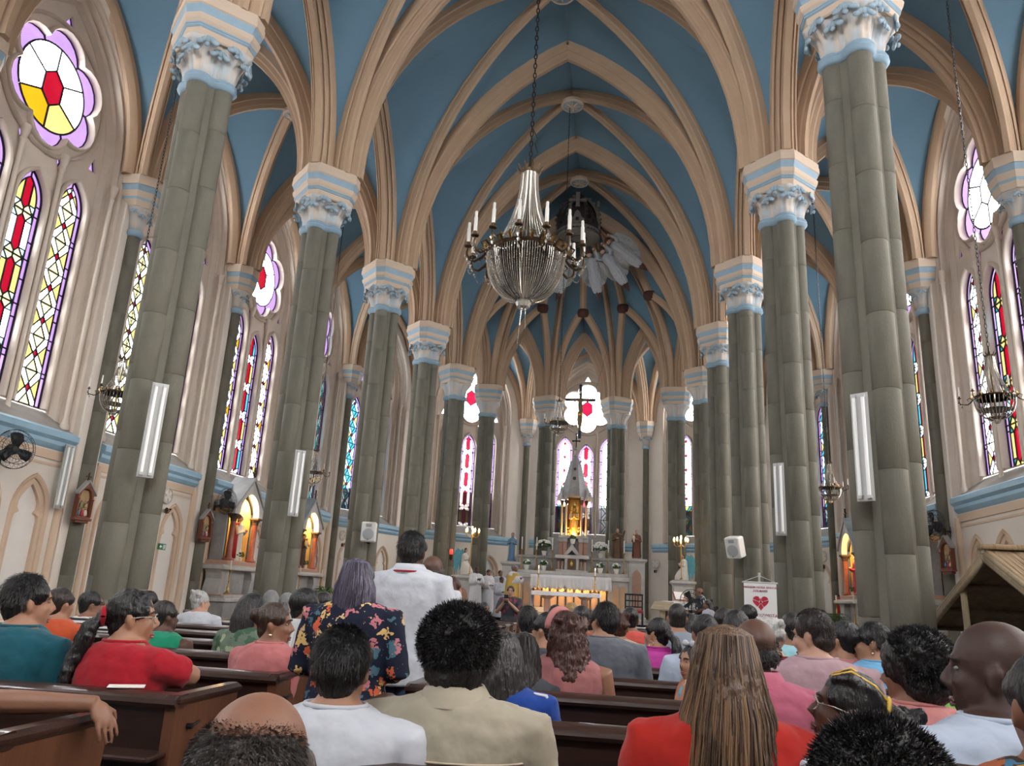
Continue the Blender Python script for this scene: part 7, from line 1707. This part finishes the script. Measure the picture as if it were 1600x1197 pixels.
person('man in a white T-shirt at the left edge resting his arm on the pew end', -112, 1030, R_[1], yaw=-10, skin='brown', hairs=('short','black'), shirt='white', sleeve=.5, wide=1.1, vox=.0055, armworld={1: [(-45,1096,2.40),(152,1100,2.50)]}, handdir={1: (.55,.1,-.85)})
# ---------------------------------------------------------------- far people
def phone(o, H, s, h0, AR, ring):
    m = MB(); m.bbox(-.04,.04,-.005,.005,-.075,.075,.003); m.build('phone', 'iron_black', o, loc=Vector((.0,.34,h0+.52))*s)
person('woman with glasses standing and filming with a phone', 798, 924, 15.2, 'stand', yaw=172, hyaw=10, skin='fair', hairs=('bun','brown'), shirt='graphic', sleeve=.42, lower='denim_pale', vox=.014, face=True, glasses='spectacle', armpts={-1: [(-.24,.14,.25),(-.04,.31,.46)], 1: [(.24,.14,.25),(.04,.31,.46)]}, extra=phone)
person('dark haired woman glancing back near the steps', 757, 952, 13.3, yaw=-60, hyaw=-70, skin='brown', hairs=('short','softblack'), shirt='beige', face=True)
person('altar server in a white alb, foremost of the group', 745, 891, 22.4, 'stand', zf=ZF, yaw=215, skin='dark', hairs=('short','black'), robe='robe_white', sleeve=.95, vox=.018, arms='pray', face=True)
person('girl altar server with tied hair in a white alb', 764, 895, 23.3, 'stand', zf=ZF, yaw=225, skin='tan', hairs=('bun','black'), robe='robe_white', sleeve=.95, vox=.018, arms='front', face=True)
person('altar server with glasses in a pale grey alb at the back', 782, 896, 23.9, 'stand', zf=ZF, yaw=215, htilt=-12, skin='brown', hairs=('short','black'), robe='robe_grey', sleeve=.95, vox=.018, arms='front', face=True)
person('small altar server in a pale grey alb in front', 784, 906, 22.7, 'stand', zf=ZF, yaw=220, s=.80, skin='dark', hairs=('short','black'), robe='robe_grey', sleeve=.95, vox=.018, arms='front', face=True)
def chasuble(o, H, s, h0, AR, ring):
    m = MB(); m.loft([ring(-.62,.27,.20,0,.03,40,.05), ring(-.3,.30,.20,0,.03,40,.04), ring(.1,.32,.19,0,.03,40,.02), ring(.36,.29,.165,0,.02,40,.01), ring(.5,.21,.13,-.01,.02,40), ring(.56,.09,.07,-.012,.01,40)]); m.build('chasuble', 'fab_gold', o, smooth=True)
    m = MB(); m.tube([Vector((.03,.22,h0+.34))*s, Vector((.06,.25,h0-.1))*s, Vector((.07,.26,h0-.55))*s], [(.03*s,.01*s)]*3, 6); m.build('stole', 'alabaster', o, smooth=True)
person('grey haired priest in a golden chasuble with folded hands', 804, 888, 21.8, 'stand', zf=ZF, yaw=-110, htilt=-10, skin='brown', hairs=('short','grey'), robe='robe_white', sleeve=.95, vox=.018, arms='pray', face=True, extra=chasuble)
person('bald man in a dark print shirt seated by the right angel pedestal', 1093, 925, 18.7, zf=ZF, yaw=100, skin='brown', hairs=('fringe','black'), shirt='bwshirt', sleeve=.45, lower='fab_offwhite', vox=.018, face=True)
person('woman in a white and red T-shirt seated near the banner', 1105, 945, 17.0, zf=ZF-.15, yaw=110, skin='brown', hairs=('long','softblack'), hlen=.2, shirt='white', sleeve=.45, vox=.016, face=True, extra=lambda o, H, s, h0, AR, ring: (lambda m: (m.sphere(Vector((0,.13,h0+.22))*s, [.09*s,.03*s,.16*s], 10, 7), m.build('shirt_print', 'fab_coral', o, smooth=True)))(MB()))
for x, y, z, lb in ((3.28, 18.72, ZF, 'dark chair under the bald man by the right angel'), (3.2, 17.05, ZF-.15, 'dark chair under the woman in white and red')):
    c = empty('side_chair', (x, y, z), radians(100), lb, 'chair')
    m = MB(); m.bbox(-.2,.2,-.2,.2,.38,.43,.015); m.build('seat', 'iron_black', c)
    m = MB(); m.bbox(-.2,.2,-.22,-.19,.5,.8,.01); m.build('backrest', 'iron_black', c)
    for a in (-.18,.18):
        for b in (-.18,.18): m = MB(); m.box(a-.015,a+.015,b-.015,b+.015,0,.38 if b > 0 else .8); m.build('leg', 'iron_black', c)
c = tag(MB().box(-.07,.07,-.045,.045,0,.003).build('song_sheet', 'page_white', loc=(-.63,3.17,.934), rot=.5), 'white paper sheet on the pew rail beside the woman in red', 'paper')
